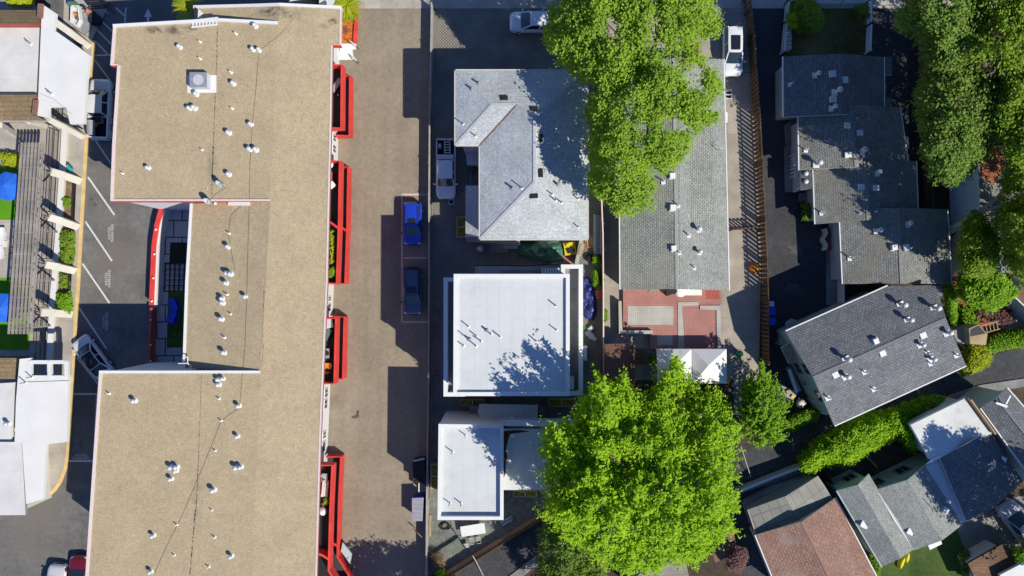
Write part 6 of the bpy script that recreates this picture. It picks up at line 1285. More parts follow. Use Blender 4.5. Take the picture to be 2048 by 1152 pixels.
m = MB(); m.prism(pxs([(826, 921), (849, 916), (849, 919), (826, 924)], 1.5), 1.4, 1.5, 'galv'); solo('board', m, 'pale board lying on the edge of the black dumpster', 'board')
m = MB(); m.prism(pxs([(838, 967), (852, 966), (852, 983), (838, 983)], 1.3), .05, 1.3, 'fence_grey', 'glass'); m.prism(pxs([(836.5, 966), (839, 966), (839, 984), (836.5, 984)], 1.35), .05, 1.35, 'cream_wall'); solo('discarded_cabinet', m, 'small cabinet with a glass top between the two dumpsters', 'cabinet')
m = MB(); m.bar(P(824, 1055, .6), P(850, 1080, .9), .06, .06, 'raw_wood'); m.bar(P(826, 1057, .6), P(836, 1067, .8), .12, .05, 'brown_wood'); solo('timber_post', m, 'thin pole leaning against the driveway fence', 'pole')
m = MB(); p = P(829, 962, 0); m.lathe(p, [(.02, 0), (.22, .03), (.2, .2), (.001, .24)], 8, 'white_cloth'); solo('rubbish_bag', m, 'small white bag at the foot of the black dumpster', 'bag')
# things on the deck and near the shed
m = MB(); p = P(1361, 583, 1.0); m.lathe((p.x, p.y, .42), [(.25, 0), (.5, .3), (.55, .55), (.3, .62), (.001, .64)], 14, 'white_cloth'); solo('covered_grill', m, 'round pale covered grill beside the white deck table', 'grill')
m = MB(); p = P(1338, 583, 0); m.box((p.x, p.y, .42), (1.0, .5, .7), R(20), 'dark_metal'); m.box((p.x + .5, p.y + .1, .42), (.5, .5, .5), R(40), 'raw_wood'); solo('deck_clutter', m, 'dark cabinet and wood scraps against the long house wall', 'cabinet')
m = MB()
for i in range(4):
    for j in range(3): m.prism(pxs([(1412 + i * 7, 579 + j * 6.6), (1418.2 + i * 7, 579 + j * 6.6), (1418.2 + i * 7, 585 + j * 6.6), (1412 + i * 7, 585 + j * 6.6)], .44), .42, .44, 'brick_red')
solo('tile_mat', m, 'mat of dark red square tiles on the deck corner', 'mat')
m = MB(); m.prism(pxs([(1302, 577), (1316, 577), (1312, 584), (1296, 584)], .5), .42, .47, 'grey_concrete'); solo('door_mat', m, 'grey mat on the red deck by the house wall', 'mat')
m = MB(); p = P(1508, 537, .4); m.lathe((p.x, p.y, .01), [(.15, 0), (.42, .15), (.5, .4), (.36, .62), (.001, .68)], 9, 'orange_cloth'); m.lathe((p.x + .12, p.y + .1, .35), [(.02, 0), (.25, .1), (.2, .34), (.001, .38)], 8, 'yellow_paint'); solo('bundle', m, 'bright orange and yellow bundle against the picket fence', 'bundle')
m = MB(); p = P(1478, 708, .5); m.lathe((p.x, p.y, 0), [(.28, 0), (.36, .7), (.30, .78), (.001, .8)], 14, 'green_plastic'); solo('green_bin', m, 'round green bin beside the canopy tents', 'bin')
m = MB(); m.prism(pxs([(1452, 181), (1464, 181), (1464, 198), (1452, 198)], .02), .013, .04, 'white_trim'); m.prism(pxs([(1453, 183), (1463, 183), (1463, 188), (1453, 188)], .05), .03, .05, 'dark_metal'); m.prism(pxs([(1453, 191), (1463, 191), (1463, 196), (1453, 196)], .05), .03, .05, 'dark_metal'); solo('vent_frame', m, 'white framed crawl space grate beside the long house', 'grate')
for k, y in enumerate((60, 67, 73, 80, 88, 96)):
    m = MB(); p = P(1577, y, .6); m.prism(pxs([(1571, y - 2.3), (1583, y - 2.3), (1583, y + 2), (1571, y + 2)], .8), .0, .8, 'white_trim', 'galv'); m.bar(P(1571, y - 3, .9), P(1583, y - 3, .9), .08, .12, 'white_trim')
    solo('stacked_chair', m, ['white slatted seat nearest the street by the white fence', 'second white seat from the street by the white fence', 'third white seat from the street by the white fence', 'third white seat from the shaded house by the white fence', 'second white seat from the shaded house by the white fence', 'white seat closest to the shaded house by the white fence'][k], 'chair', 'row of white seats by the white fence')
m = MB(); p = P(1580, 787, .5); m.box((p.x, p.y, 0), (1.4, .9, .35), R(-25), 'grey_metal'); m.box((p.x - .1, p.y + .2, .35), (.5, .3, .2), R(20), 'raw_wood'); m.box((p.x + .3, p.y - .3, .35), (.3, .3, .15), R(60), 'yellow_paint'); m.box((p.x - .5, p.y + .6, .1), (.25, .7, .2), R(60), 'white_trim'); solo('junk_pile', m, 'pile of pale scrap and a yellow tub below the diagonal house', 'scrap')
m = MB(); p = P(1602, 807, .6); m.lathe((p.x, p.y, 0), [(.4, .55), (.5, .6), (.001, .62)], 8, 'cream_wall'); m.cyl((p.x, p.y, 0), (p.x, p.y, .57), .05, None, 6, 'grey_metal'); solo('side_table', m, 'small cream table next to the scrap pile', 'table')
m = MB(); m.prism(pxs([(1572, 643), (1583, 637), (1594, 641), (1582, 650), (1570, 651)], .05), .02, .07, 'cream_wall'); solo('flat_cardboard', m, 'flat cardboard piece on the black driveway above the diagonal house', 'cardboard')
# wooden stairs and landing right of the diagonal house
t = thing('timber_landing', 'grey timber landing with a box at the right end of the diagonal house', 'landing', P(1935, 670, 0)); m = MB(); m.prism(pxs([(1904, 661), (1938, 655), (1940, 690), (1916, 688)], 2.0), 1.85, 2.0, 'weathered_wood'); m.build('deck', t); m = MB(); m.prism(pxs([(1938, 657), (1957, 649), (1975, 668), (1972, 690), (1940, 688)], 2.8), 0, 2.8, 'weathered_wood', 'raw_wood'); m.build('box_wall', t); m = MB(); m.prism(pxs([(1941, 659), (1957, 651), (1972, 667), (1940, 673)], 2.81), 2.8, 2.81, 'dark_metal'); m.build('box_lid', t)
ladder('ladder', 'pale wooden ladder stairs leaning from the timber landing', (1962, 660), (1998, 650), .75, 5, 'raw_wood', 1.6, 1.0, 'stairs')
for (x, y, rz, lb) in ((1803, 1125, 70, 'yellow board lying on the lawn edge by the grey gables'), (1814, 1114, 80, 'yellow board tucked nearer the house wall')):
    m = MB(); c = P(x, y, .25); L = .62 if x == 1803 else .5; rows = []
    for k in range(9): a = -1 + 2 * k / 8; wd = .26 * math.sqrt(max(0, 1 - a * a)) + .01; rows.append([c + Vector((math.cos(R(rz)) * a * L - math.sin(R(rz)) * wd * y_, math.sin(R(rz)) * a * L + math.cos(R(rz)) * wd * y_, .22 * (1 - y_ * y_) - .2 * (abs(y_) > .9))) for y_ in (-1, -.7, -.3, 0, .3, .7, 1)])
    m.grid(rows, 'yellow_paint'); solo('paddle_board', m, lb, 'board', 'yellow boards on the lawn')
# power drop poles and small posts in the lane
for x0, y0, x1, y1, lb in ((1482, 893, 1502, 955, 'thin pale pole leaning over the lane beside the bright tree'), (1832, 775, 1845, 800, 'thin pale pole below the diagonal house'), (946, 1112, 967, 1152, 'thin grey pole leaning beside the diagonal fence')):
    m = MB(); m.tube([P(x1, y1, .0), P(x0, y0, 2.6)], .05, 6, 'fence_grey'); m.cyl(P(x0, y0, 2.6), P(x0, y0, 2.7), .08, None, 6, 'grey_metal'); solo('thin_pole', m, lb, 'pole')
# ---------------------------------------------------------------- balcony and patio things at the hotel
def bal_item(fn, px, h): return fn(P(*px, h))
chair('lounge_chair', 'orange lounge chair on the third balcony', (655, 735), 'orange_cloth', R(90), h=3.18, s=1.0)
m = MB(); p = P(658, 645, 3.2); m.prism([(p.x - .5, p.y + .45), (p.x + .4, p.y + .55), (p.x + .55, p.y - .4), (p.x - .25, p.y - .6)], 3.16, 3.75, 'green_plastic', 'galv'); solo('storage_box', m, 'pale green box on the third balcony', 'box')
m = MB(); p = P(655, 706, 3.2); m.box((p.x, p.y, 3.16), (.55, .9, .5), 0, 'grey_metal'); m.box((p.x, p.y, 3.66), (.5, .3, .3), 0, 'dark_metal'); solo('patio_chest', m, 'grey chest on the third balcony above the orange chair', 'chest')
m = MB(); p = P(656, 668, 3.2); m.box((p.x, p.y, 3.2), (.5, 1.1, .4), R(-30), 'green_tarp'); m.box((p.x - .3, p.y - .1, 3.6), (.2, .4, .1), R(-30), 'white_trim'); solo('patio_bench', m, 'dark green bench on the third balcony', 'bench')
m = MB(); m.lathe(P(662, 330, 3.2), [(.3, 0), (.3, .45), (.001, .46)], 10, 'white_trim'); solo('stool', m, 'round white stool at the upper end of the second balcony', 'stool')
m = MB(); m.box(P(661, 352, 3.2), (.3, .7, .42), 0, 'orange_cloth'); m.box(P(661, 352, 3.62), (.36, .76, .08), 0, 'brick_red'); solo('planter_pot', m, 'orange trough planter near the white stool on the second balcony', 'planter')
m = MB(); m.box(P(664, 370, 3.2), (.5, .5, .6), R(40), 'white_trim'); m.box(P(664, 370, 3.8), (.56, .56, .04), R(40), 'white_plastic'); solo('patio_table', m, 'small white table on the second balcony', 'table')
m = MB(); m.box(P(652, 975, 3.2), (.6, 1.5, .45), R(-5), 'pink_trim'); m.box(P(648, 975, 3.65), (.15, 1.5, .4), R(-5), 'pink_trim'); solo('patio_sofa', m, 'dusty pink sofa on the fourth balcony', 'sofa')
m = MB(); m.box(P(650, 955, 3.2), (.5, .7, .45), 0, 'galv'); m.box(P(650, 955, 3.65), (.52, .74, .05), 0, 'fence_grey'); solo('patio_table', m, 'grey table on the fourth balcony beside the pink sofa', 'table')
m = MB(); p = P(648, 1020, 3.2); m.lathe(p, [(.02, 0), (.35, .05), (.4, .4), (.2, .65), (.001, .7)], 9, 'white_cloth'); m.box(p + Vector((.1, .6, 0)), (.5, .4, .3), R(30), 'brown_wood'); solo('cushion_pile', m, 'pile of pale cushions on the fourth balcony', 'cushions')
m = MB(); m.box(P(672, 200, 3.2), (.5, 1.0, .06), R(-30), 'grey_metal'); m.box(P(674, 172, 3.2), (.45, 1.4, .3), R(-35), 'grey_metal'); m.cyl(P(676, 190, 3.2), P(676, 190, 4.0), .03, None, 6, 'galv'); solo('patio_lounger', m, 'dark grey lounger on the first balcony', 'lounger')
m = MB(); m.prism(pxs([(685, 1085), (704, 1108), (700, 1128), (682, 1102)], .9), .78, .9, 'white_trim', 'blue_wall'); m.prism(pxs([(686, 1090), (696, 1104), (694, 1116), (684, 1104)], .7), .02, .78, 'grey_metal'); solo('covered_cart', m, 'pale blue covered cart beside the last red balcony', 'cart')
# ---------------------------------------------------------------- terrace umbrellas, seats, people by the street canopy
def umbrella(label, px, r, h, rz):
    a = P(*px, h); t = thing('patio_umbrella', label, 'umbrella', (a.x, a.y, .12), 'blue patio umbrellas'); m = MB(); n_ = 8
    q = [Vector((a.x + r * math.cos(rz + 2 * math.pi * k / n_), a.y + r * math.sin(rz + 2 * math.pi * k / n_), h - .45)) for k in range(n_)]
    for k in range(n_):
        b, c = q[k], q[(k + 1) % n_]; mid = (b + c + a) / 3 - Vector((0, 0, .05)); m.poly([b, c, a], 'blue_cloth'); m.poly([b - Vector((0, 0, .18)), c - Vector((0, 0, .18)), c, b], 'blue_cloth')
    m.build('canopy', t); m = MB(); m.cyl((a.x, a.y, .12), a, .025, None, 6, 'white_trim'); m.build('pole', t); m = MB(); m.cyl((a.x, a.y, .12), (a.x, a.y, .22), .3, None, 12, 'grey_metal'); m.build('base', t)
    for k in range(n_): m = MB(); m.bar(a - Vector((0, 0, .06)), q[k] - Vector((0, 0, .03)), .02, .02, 'white_trim'); m.build('rib', t)
umbrella('blue octagonal umbrella on the upper green turf', (8, 371), 1.4, 2.6, .2); umbrella('blue octagonal umbrella on the lower green turf', (0, 616), 1.45, 2.6, .35)
for px, lb in (((8, 470), 'white lounge seat nearer the upper turf at the left edge'), ((4, 506), 'white lounge seat nearer the lower turf at the left edge')): chair('lounge_chair', lb, px, 'white_plastic', R(10), s=1.3, group='white lounge seats on the terrace')
m = MB(); p = P(8, 488, .12); m.box((p.x, p.y, .12), (.6, .6, .35), 0, 'white_trim'); m.box((p.x, p.y, .47), (.7, .7, .05), 0, 'white_plastic'); solo('low_table', m, 'low white table between the lounge seats', 'table')
m = MB(); p = P(135, 335, .9); m.prism([(p.x - .02, p.y + .35), (p.x + .35, p.y - .05), (p.x + .25, p.y - .3), (p.x - .02, p.y - .1)], .5, .95, 'teal'); m.cyl((p.x + .1, p.y, .12), (p.x + .1, p.y, .5), .04, None, 6, 'grey_metal'); solo('teal_sign', m, 'small teal sign beside the first slanted column', 'sign')
t = thing('luggage_cart', 'white open luggage cart with a green bin at its head near the street', 'cart', P(154, 33, 0)); m = MB(); q = pxs([(147, 15), (160, 14), (164, 42), (158, 54), (146, 46)], .5); m.prism(q, .25, .5, 'galv'); m.build('bed', t); m = MB(); m.strip(q + [q[0]], .14, .5, .85, 'white_trim'); m.build('side_panel', t)
for x, y in ((149, 20), (160, 20), (149, 44), (160, 44)): m = MB(); p = P(x, y, .2); m.cyl(p - Vector((.05, 0, 0)), p + Vector((.05, 0, 0)), .15, None, 10, 'rubber'); m.build('wheel', t)
m = MB(); m.box(P(153, 13, .15), (.75, .35, .8), 0, 'green_tarp'); m.box(P(153, 13, .95), (.3, .25, .05), 0, 'galv'); solo('green_bin', m, 'dark green bin at the head of the luggage cart', 'bin')
m = MB(); p = P(156, 33, .5); m.box((p.x, p.y, .5), (.35, .6, .25), R(10), 'brown_wood'); m.box((p.x - .05, p.y + .1, .75), (.2, .25, .15), R(30), 'orange_cloth'); solo('travel_bag', m, 'brown and orange bag inside the luggage cart', 'bag')
m = MB(); m.prism(pxs([(165, 27), (184, 42), (184, 60), (172, 70), (164, 62)]), .13, .17, 'rubber', 'grey_metal'); solo('rubber_mat', m, 'dark rubber mat on the pale concrete beside the cart', 'mat')
t = thing('slatted_rack', 'black slatted rack casting shade at the street end', 'rack', P(192, 5, 0)); m = MB()
A, B = P(170, 2, 1.4), P(206, 0, 1.4)
for k in range(5): o_ = Vector((.06 * k, -.14 * k, -.1 * k)); m.bar(A + o_, B + o_, .1, .05, 'dark_metal')
m.build('slats', t)
for p in (A, B): m = MB(); m.bar(Vector((p.x, p.y, 0)), p, .06, .06, 'dark_metal'); m.bar(Vector((p.x + .3, p.y - .7, 0)), p, .06, .06, 'dark_metal'); m.build('leg', t)
m = MB(); p = P(189, 39, .5); m.lathe((p.x, p.y, .02), [(.05, 0), (.55, .1), (.62, .5), (.3, .8), (.001, .85)], 11, 'dark_cloth'); m.box((p.x - .25, p.y + .2, .7), (.3, .2, .2), .5, 'dark_cloth'); solo('rubbish_bag', m, 'bulging black bag beside the person in pink', 'bag')
def person(label, px, face, top, legs):
    b = P(*px, 1.0); t = thing('person', label, 'person', (0, 0, 0)); t.location = (b.x, b.y, .13); t.rotation_euler = (0, 0, face)
    me = bpy.data.meshes.new('body'); J = [((0, 0, .92), .15), ((0, 0, 1.12), .15), ((.03, 0, 1.34), .17), ((.05, 0, 1.48), .07), ((.08, 0, 1.60), .105), ((.09, 0, 1.69), .085),
        ((0, .10, .88), .11), ((.06, .11, .48), .075), ((.02, .11, .09), .05), ((.16, .12, .04), .04), ((0, -.10, .88), .11), ((-.04, -.11, .48), .075), ((-.14, -.11, .09), .05), ((0, -.12, .04), .04),
        ((.03, .20, 1.40), .07), ((.10, .27, 1.14), .05), ((.34, .22, 1.02), .038), ((.43, .21, 1.02), .035), ((.03, -.20, 1.40), .07), ((.12, -.26, 1.14), .05), ((.35, -.20, 1.04), .038), ((.44, -.19, 1.04), .035)]
    E = [(0, 1), (1, 2), (2, 3), (3, 4), (4, 5), (0, 6), (6, 7), (7, 8), (8, 9), (0, 10), (10, 11), (11, 12), (12, 13), (2, 14), (14, 15), (15, 16), (16, 17), (2, 18), (18, 19), (19, 20), (20, 21)]
    fing = []
    for hnd, sg in ((17, 1), (21, -1)):
        for k in range(4): J.append(((J[hnd][0][0] + .07, J[hnd][0][1] + (-.03 + .02 * k), J[hnd][0][2] - .012), .010)); E.append((hnd, len(J) - 1)); J.append(((J[hnd][0][0] + .10, J[hnd][0][1] + (-.032 + .021 * k), J[hnd][0][2] - .04), .009)); E.append((len(J) - 2, len(J) - 1))
        J.append(((J[hnd][0][0] + .03, J[hnd][0][1] - sg * .055, J[hnd][0][2]), .011)); E.append((hnd, len(J) - 1))
    me.from_pydata([j[0] for j in J], E, []); o = bpy.data.objects.new('body', me); COL.objects.link(o); o.parent = t
    sk = o.modifiers.new('skin', 'SKIN'); ss_ = o.modifiers.new('sub', 'SUBSURF'); ss_.levels = ss_.render_levels = 2
    for k, j in enumerate(J): me.skin_vertices[0].data[k].radius = (j[1], j[1])
    me.skin_vertices[0].data[0].use_root = True; me.materials.append(MT['skin'])
    def garment(nm, idx, edges, mat, gr):
        m2 = bpy.data.meshes.new(nm); m2.from_pydata([J[i][0] for i in idx], [(idx.index(a), idx.index(b_)) for a, b_ in edges], []); g = bpy.data.objects.new(nm, m2); COL.objects.link(g); g.parent = t; g.modifiers.new('skin', 'SKIN'); sm = g.modifiers.new('sub', 'SUBSURF'); sm.levels = sm.render_levels = 2
        for k, i in enumerate(idx): m2.skin_vertices[0].data[k].radius = (J[i][1] + gr,) * 2
        m2.skin_vertices[0].data[0].use_root = True; m2.materials.append(MT[mat])
    garment('shirt', [1, 2, 14, 15, 18, 19, 0], [(0, 1), (1, 2), (2, 14), (14, 15), (2, 18), (18, 19)], top, .022); garment('trousers', [0, 6, 7, 8, 10, 11, 12], [(0, 6), (6, 7), (7, 8), (0, 10), (10, 11), (11, 12)], legs, .02)
    m = MB(); m.lathe((.07, 0, 1.66), [(.125, -.08), (.13, 0), (.11, .08), (.06, .125), (.001, .135)], 14, 'hair'); m.build('hair', t, Vector())
    m = MB(); m.lathe((.19, 0, 1.60), [(.022, -.02), (.016, .02), (.001, .03)], 8, 'skin'); m.build('nose', t, Vector())
    for y in (.04, -.04): m = MB(); m.lathe((.178, y, 1.635), [(.012, -.01), (.014, 0), (.001, .012)], 8, 'dark_cloth'); m.build('eye', t, Vector())
    m = MB(); m.box((.178, 0, 1.545), (.02, .05, .012), 0, 'pink_cloth'); m.build('mouth', t, Vector())
    for y in (.105, -.105): m = MB(); m.lathe((.08, y, 1.60), [(.02, -.03), (.025, 0), (.001, .035)], 8, 'skin'); m.build('ear', t, Vector())
    return t
person('person in a dusty pink top and dark trousers walking beside the luggage cart', (181, 24), R(200), 'pink_cloth', 'dark_cloth')
# ---------------------------------------------------------------- trees and plants
tree('maple_tree', 'large green maple spreading over the long house and pale hipped roof', [(1130, -70), (1105, 0), (1096, 50), (1088, 75), (1100, 105), (1128, 120), (1138, 140), (1150, 150), (1172, 168), (1180, 190), (1172, 215), (1178, 245), (1190, 262), (1178, 290), (1183, 330), (1176, 360), (1190, 392), (1215, 405), (1240, 425), (1275, 430), (1300, 412), (1310, 378), (1292, 345), (1300, 322), (1330, 345), (1358, 332), (1372, 300), (1385, 268), (1410, 262), (1438, 240), (1450, 185), (1432, 152), (1412, 130), (1395, 100), (1402, 70), (1435, 68), (1438, 40), (1425, 20), (1428, -70)],
     7.0, 15.5, 2700, 34, .50, .23, 'leaf_maple', (1290, 190), .38, seed=11, gap=.32, gs=42, steep=.55, thick=.66, lump=.15, nlimb=22, dome=110)
tree('lime_tree', 'very large bright green tree covering the bottom middle of the block', [(1178, 742), (1192, 760), (1180, 785), (1165, 800), (1158, 822), (1152, 845), (1120, 852), (1088, 862), (1098, 882), (1082, 900), (1100, 920), (1098, 940), (1082, 948), (1102, 968), (1100, 995), (1088, 1015), (1092, 1032), (1110, 1045), (1125, 1068), (1150, 1085), (1190, 1100), (1215, 1128), (1250, 1150), (1310, 1140), (1340, 1120), (1395, 1128), (1425, 1100), (1445, 1070), (1468, 1060), (1455, 1040), (1472, 1018), (1475, 990), (1455, 970), (1470, 955), (1452, 935), (1470, 915), (1458, 895), (1480, 880), (1478, 850), (1450, 838), (1455, 800), (1432, 790), (1418, 788), (1392, 778), (1382, 756), (1370, 764), (1362, 728), (1350, 712), (1340, 735), (1328, 748), (1318, 770), (1300, 790), (1282, 800), (1268, 790), (1258, 770), (1246, 745), (1238, 768), (1225, 775), (1215, 755)],
     6.5, 17.0, 4300, 30, .46, .24, 'leaf_lime', (1275, 930), .42, seed=23, gap=.23, gs=34, steep=.50, thick=.55, lump=.30, nlimb=22, dome=120, hf=lambda x, y: (8.0 - 6.0 * np.clip((x - 1120) / 230, 0, 1), 15.5 - 11.0 * np.clip((x - 1215) / 160, 0, 1) * np.clip((980 - y) / 170, 0, 1)), shoots=(-.1, .45, .35), up=.7)
tree('small_tree', 'small bright green tree between the canopy tents and the diagonal house', [(1490, 770), (1506, 748), (1522, 730), (1535, 740), (1548, 765), (1568, 790), (1572, 820), (1562, 850), (1565, 880), (1545, 892), (1516, 890), (1490, 868), (1484, 820)], 1.5, 5.2, 560, 34, .34, .2, 'leaf_ivy', (1520, 815), .16, seed=31, gap=.15, gs=18, steep=.6, thick=.7, shoots=(-.1, .5, .4))
tree('conifer_tree', 'dark soft needled tree at the foot of the large bright tree', [(1082, 1060), (1100, 1040), (1130, 1050), (1165, 1075), (1200, 1100), (1215, 1160), (1180, 1200), (1090, 1200), (1078, 1120)], 2.0, 8.0, 520, 40, .42, .18, 'leaf_dark', (1140, 1120), .18, seed=37, gap=.12, steep=.7)
tree('yellow_tree', 'yellow green feathery shrub tree at the bottom edge', [(1080, 1135), (1092, 1112), (1110, 1120), (1125, 1130), (1150, 1100), (1190, 1095), (1212, 1120), (1205, 1150), (1170, 1190), (1080, 1190)], 1.5, 6.0, 420, 44, .34, .17, 'leaf_yellow', (1150, 1140), .12, seed=41, gap=.1, steep=.7)
tree('plum_tree', 'small plum coloured tree beside the small brown shed', [(1455, 1110), (1468, 1092), (1485, 1095), (1494, 1112), (1490, 1130), (1478, 1142), (1458, 1138)], 1.5, 4.5, 160, 36, .26, .16, 'leaf_plum', (1475, 1118), .1, seed=43, gap=.1)
# tall trees at the right
kw2 = dict(per=34, rad=.60, leaf=.24, bark='bark')
tree('tall_tree', 'tall dark tree in the top right corner beside the stepped houses', [(1790, 40), (1812, 15), (1830, -60), (1945, -70), (1972, 20), (1968, 80), (1945, 130), (1900, 160), (1868, 150), (1848, 110), (1840, 70), (1805, 55)], 6, 15.5, 1150, mat='leaf_dark', trunk=(1890, 70), seed=51, gap=.33, gs=30, steep=.5, thick=.75, lump=.18, dome=55, **kw2)
tree('tall_tree', 'tall green tree with sunlit tips at the far top right', [(1930, -60), (2120, -70), (2120, 140), (2040, 150), (1985, 140), (1945, 110), (1938, 40)], 6, 16, 1250, mat='leaf_mid', trunk=(2010, 50), seed=53, gap=.31, gs=30, steep=.5, thick=.75, lump=.18, dome=60, **kw2)
tree('tall_tree', 'broad dark tree right of the second low house', [(1850, 150), (1885, 140), (1930, 130), (1975, 150), (2008, 170), (2006, 230), (1968, 270), (1975, 300), (1940, 340), (1905, 365), (1870, 355), (1852, 310), (1842, 240), (1838, 190)], 5, 14, 1250, mat='leaf_dark', trunk=(1905, 240), seed=57, gap=.32, gs=30, steep=.5, thick=.75, lump=.18, dome=55, **kw2)
tree('tall_tree', 'sunlit green tree at the right edge above the white house', [(1975, 130), (2030, 120), (2120, 110), (2120, 330), (2060, 345), (2020, 330), (2010, 290), (1985, 250), (1980, 190)], 5, 15, 1150, mat='leaf_mid', trunk=(2050, 220), seed=59, gap=.30, gs=30, steep=.5, thick=.75, lump=.18, dome=55, **kw2)
tree('redwood_tree', 'bright green feathery tree at the right edge beside the white house', [(2003, 350), (2025, 335), (2060, 330), (2120, 320), (2120, 560), (2060, 565), (2030, 545), (2015, 520), (2000, 480), (1995, 440), (2008, 400)], 5, 13.5, 1150, 40, .45, .2, 'leaf_mid', (2050, 450), .3, seed=61, gap=.27, gs=26, steep=.55, thick=.7, dome=50, lump=.25)
tree('redwood_tree', 'green feathery tree in front of the white house beside the fourth house', [(1932, 445), (1950, 425), (1975, 440), (1990, 470), (1998, 500), (1990, 540), (1960, 555), (1935, 545), (1918, 520), (1925, 480)], 4, 10.5, 620, 40, .40, .2, 'leaf_mid', (1958, 500), .22, seed=67, gap=.22, gs=22, steep=.55, dome=30)
tree('leafy_tree', 'bright broad leaved small tree above the pale patio at the right', [(1918, 555), (1945, 540), (1975, 550), (2000, 545), (2028, 575), (2032, 592), (2005, 608), (1985, 620), (1955, 612), (1930, 602), (1915, 585)], 2.5, 6.5, 420, 26, .36, .26, 'leaf_ivy', (1965, 585), .15, seed=71, gap=.15, gs=20)
tree('tall_tree', 'dark tree just outside the right edge shading the grey gables', [(2110, 1030), (2140, 1005), (2230, 1000), (2290, 1060), (2260, 1200), (2140, 1210), (2104, 1130)], 5, 12.5, 800, mat='leaf_dark', trunk=(2140, 1080), seed=63, gap=.2, gs=30, steep=.5, thick=.75, dome=55, **kw2)
tree('tall_tree', 'dark tree just below the bottom edge shading the end of the brown driveway', [(830, 1315), (900, 1300), (960, 1310), (1010, 1300), (1040, 1370), (960, 1440), (850, 1420), (810, 1360)], 4, 10, 520, mat='leaf_dark', trunk=(900, 1320), seed=64, gap=.36, gs=30, steep=.5, thick=.75, dome=50, **kw2)
# bare branching top and the leaning trunk
t = thing('dead_tree', 'pale leafless branching crown standing among the tall dark trees', 'tree', P(1990, 100, 0)); m = MB(); b0 = P(1985, 98, 13.2); r9 = random.Random(4); m.tube([P(1990, 100, 0), P(1988, 100, 8), b0], .16, 7, 'pale_bark', .08); m.build('trunk', t); m = MB()
def br(p, d, L, r, dep):
    e = p + d * L; mid_ = p.lerp(e, .5) + Vector((r9.uniform(-.1, .1), r9.uniform(-.1, .1), 0)); m.tube([p, mid_, e], r, 5, 'pale_bark', r * .6)
    if dep: 
        for k in range(2 if dep < 3 else 3): dd = (d + Vector((r9.uniform(-.8, .8), r9.uniform(-.8, .8), r9.uniform(-.15, .3)))).normalized(); br(e, dd, L * r9.uniform(.6, .85), r * .62, dep - 1)
for k in range(7): a = k * .9 + .3; br(b0, Vector((math.cos(a), math.sin(a), .35)).normalized(), r9.uniform(.8, 1.15), .055, 3)
m.build('branches', t)
m = MB(); m.tube([P(1897, 462, 2.0), P(1925, 447, 6.0), P(1960, 425, 7.2), P(1995, 398, 8.2), P(2014, 372, 9.2)], .42, 9, 'pale_bark', .15); m.tube([P(1960, 425, 7.2), P(1990, 415, 8.6), P(2010, 410, 9.4)], .18, 7, 'pale_bark', .05); m.tube([P(1900, 465, 0), P(1897, 462, 2.0)], .5, 9, 'bark', .42); solo('leaning_trunk', m, 'thick pale trunk leaning across the corner of the white house', 'tree trunk')
# shrubs, hedges and vines
shrub('vine', 'bright green vine mass spilling over the lane fence above the lean-to', [(1596, 925), (1610, 905), (1622, 888), (1650, 870), (1690, 850), (1720, 830), (1760, 825), (1790, 818), (1820, 830), (1830, 845), (1838, 870), (1830, 905), (1815, 895), (1800, 870), (1770, 888), (1740, 905), (1700, 930), (1650, 930), (1625, 945), (1605, 945)], .8, 3.6, 1050, 30, .36, .21, 'leaf_lime', 'vine', seed=81, gap=.12, gs=22, lump=.3)
shrub('shrub', 'loose green shrub beside the white flat roofed annex', [(1785, 822), (1810, 805), (1840, 798), (1870, 790), (1893, 798), (1890, 815), (1860, 825), (1830, 840), (1800, 850)], .6, 2.6, 300, 24, .3, .2, 'leaf_ivy', seed=83, gap=.3, gs=16)
shrub('ivy', 'ivy patch below the left corner of the diagonal house', [(1565, 850), (1580, 832), (1600, 825), (1625, 818), (1642, 822), (1638, 838), (1610, 848), (1590, 860), (1572, 862)], .3, 1.4, 300, 22, .24, .17, 'leaf_ivy', 'ivy', seed=85, gap=.15, gs=14)
shrub('ivy', 'tall ivy column at the right gable of the diagonal house', [(1890, 572), (1905, 570), (1914, 585), (1912, 620), (1915, 645), (1905, 650), (1893, 615)], .5, 2.6, 280, 24, .25, .17, 'leaf_ivy', 'ivy', seed=87, gap=.1)
shrub('ivy', 'long ivy band along the lane at the right edge', [(1965, 690), (1985, 672), (2020, 662), (2080, 655), (2080, 690), (2030, 694), (1990, 702), (1968, 702)], .2, 1.3, 520, 24, .28, .18, 'leaf_ivy', 'ivy', seed=89, gap=.08)
shrub('shrub', 'yellow green rounded shrub at the right end of the diagonal house', [(1918, 742), (1930, 718), (1925, 700), (1940, 690), (1962, 692), (1980, 705), (1982, 720), (1968, 735), (1945, 745), (1925, 752)], .5, 3.2, 380, 34, .28, .16, 'leaf_yellow', seed=91, gap=.1)
shrub('shrub', 'reddish shrub patch above the wooden ladder stairs', [(1950, 618), (1985, 612), (2015, 625), (2035, 640), (2010, 648), (1975, 640), (1952, 635)], .1, .8, 240, 18, .25, .16, 'leaf_plum', seed=93, gap=.25, gs=14)
shrub('shrub', 'green shrub patch left of the reddish shrubs', [(1918, 612), (1945, 620), (1955, 640), (1945, 655), (1922, 650)], .1, 1.0, 180, 20, .25, .17, 'leaf_ivy', seed=95, gap=.25, gs=14)
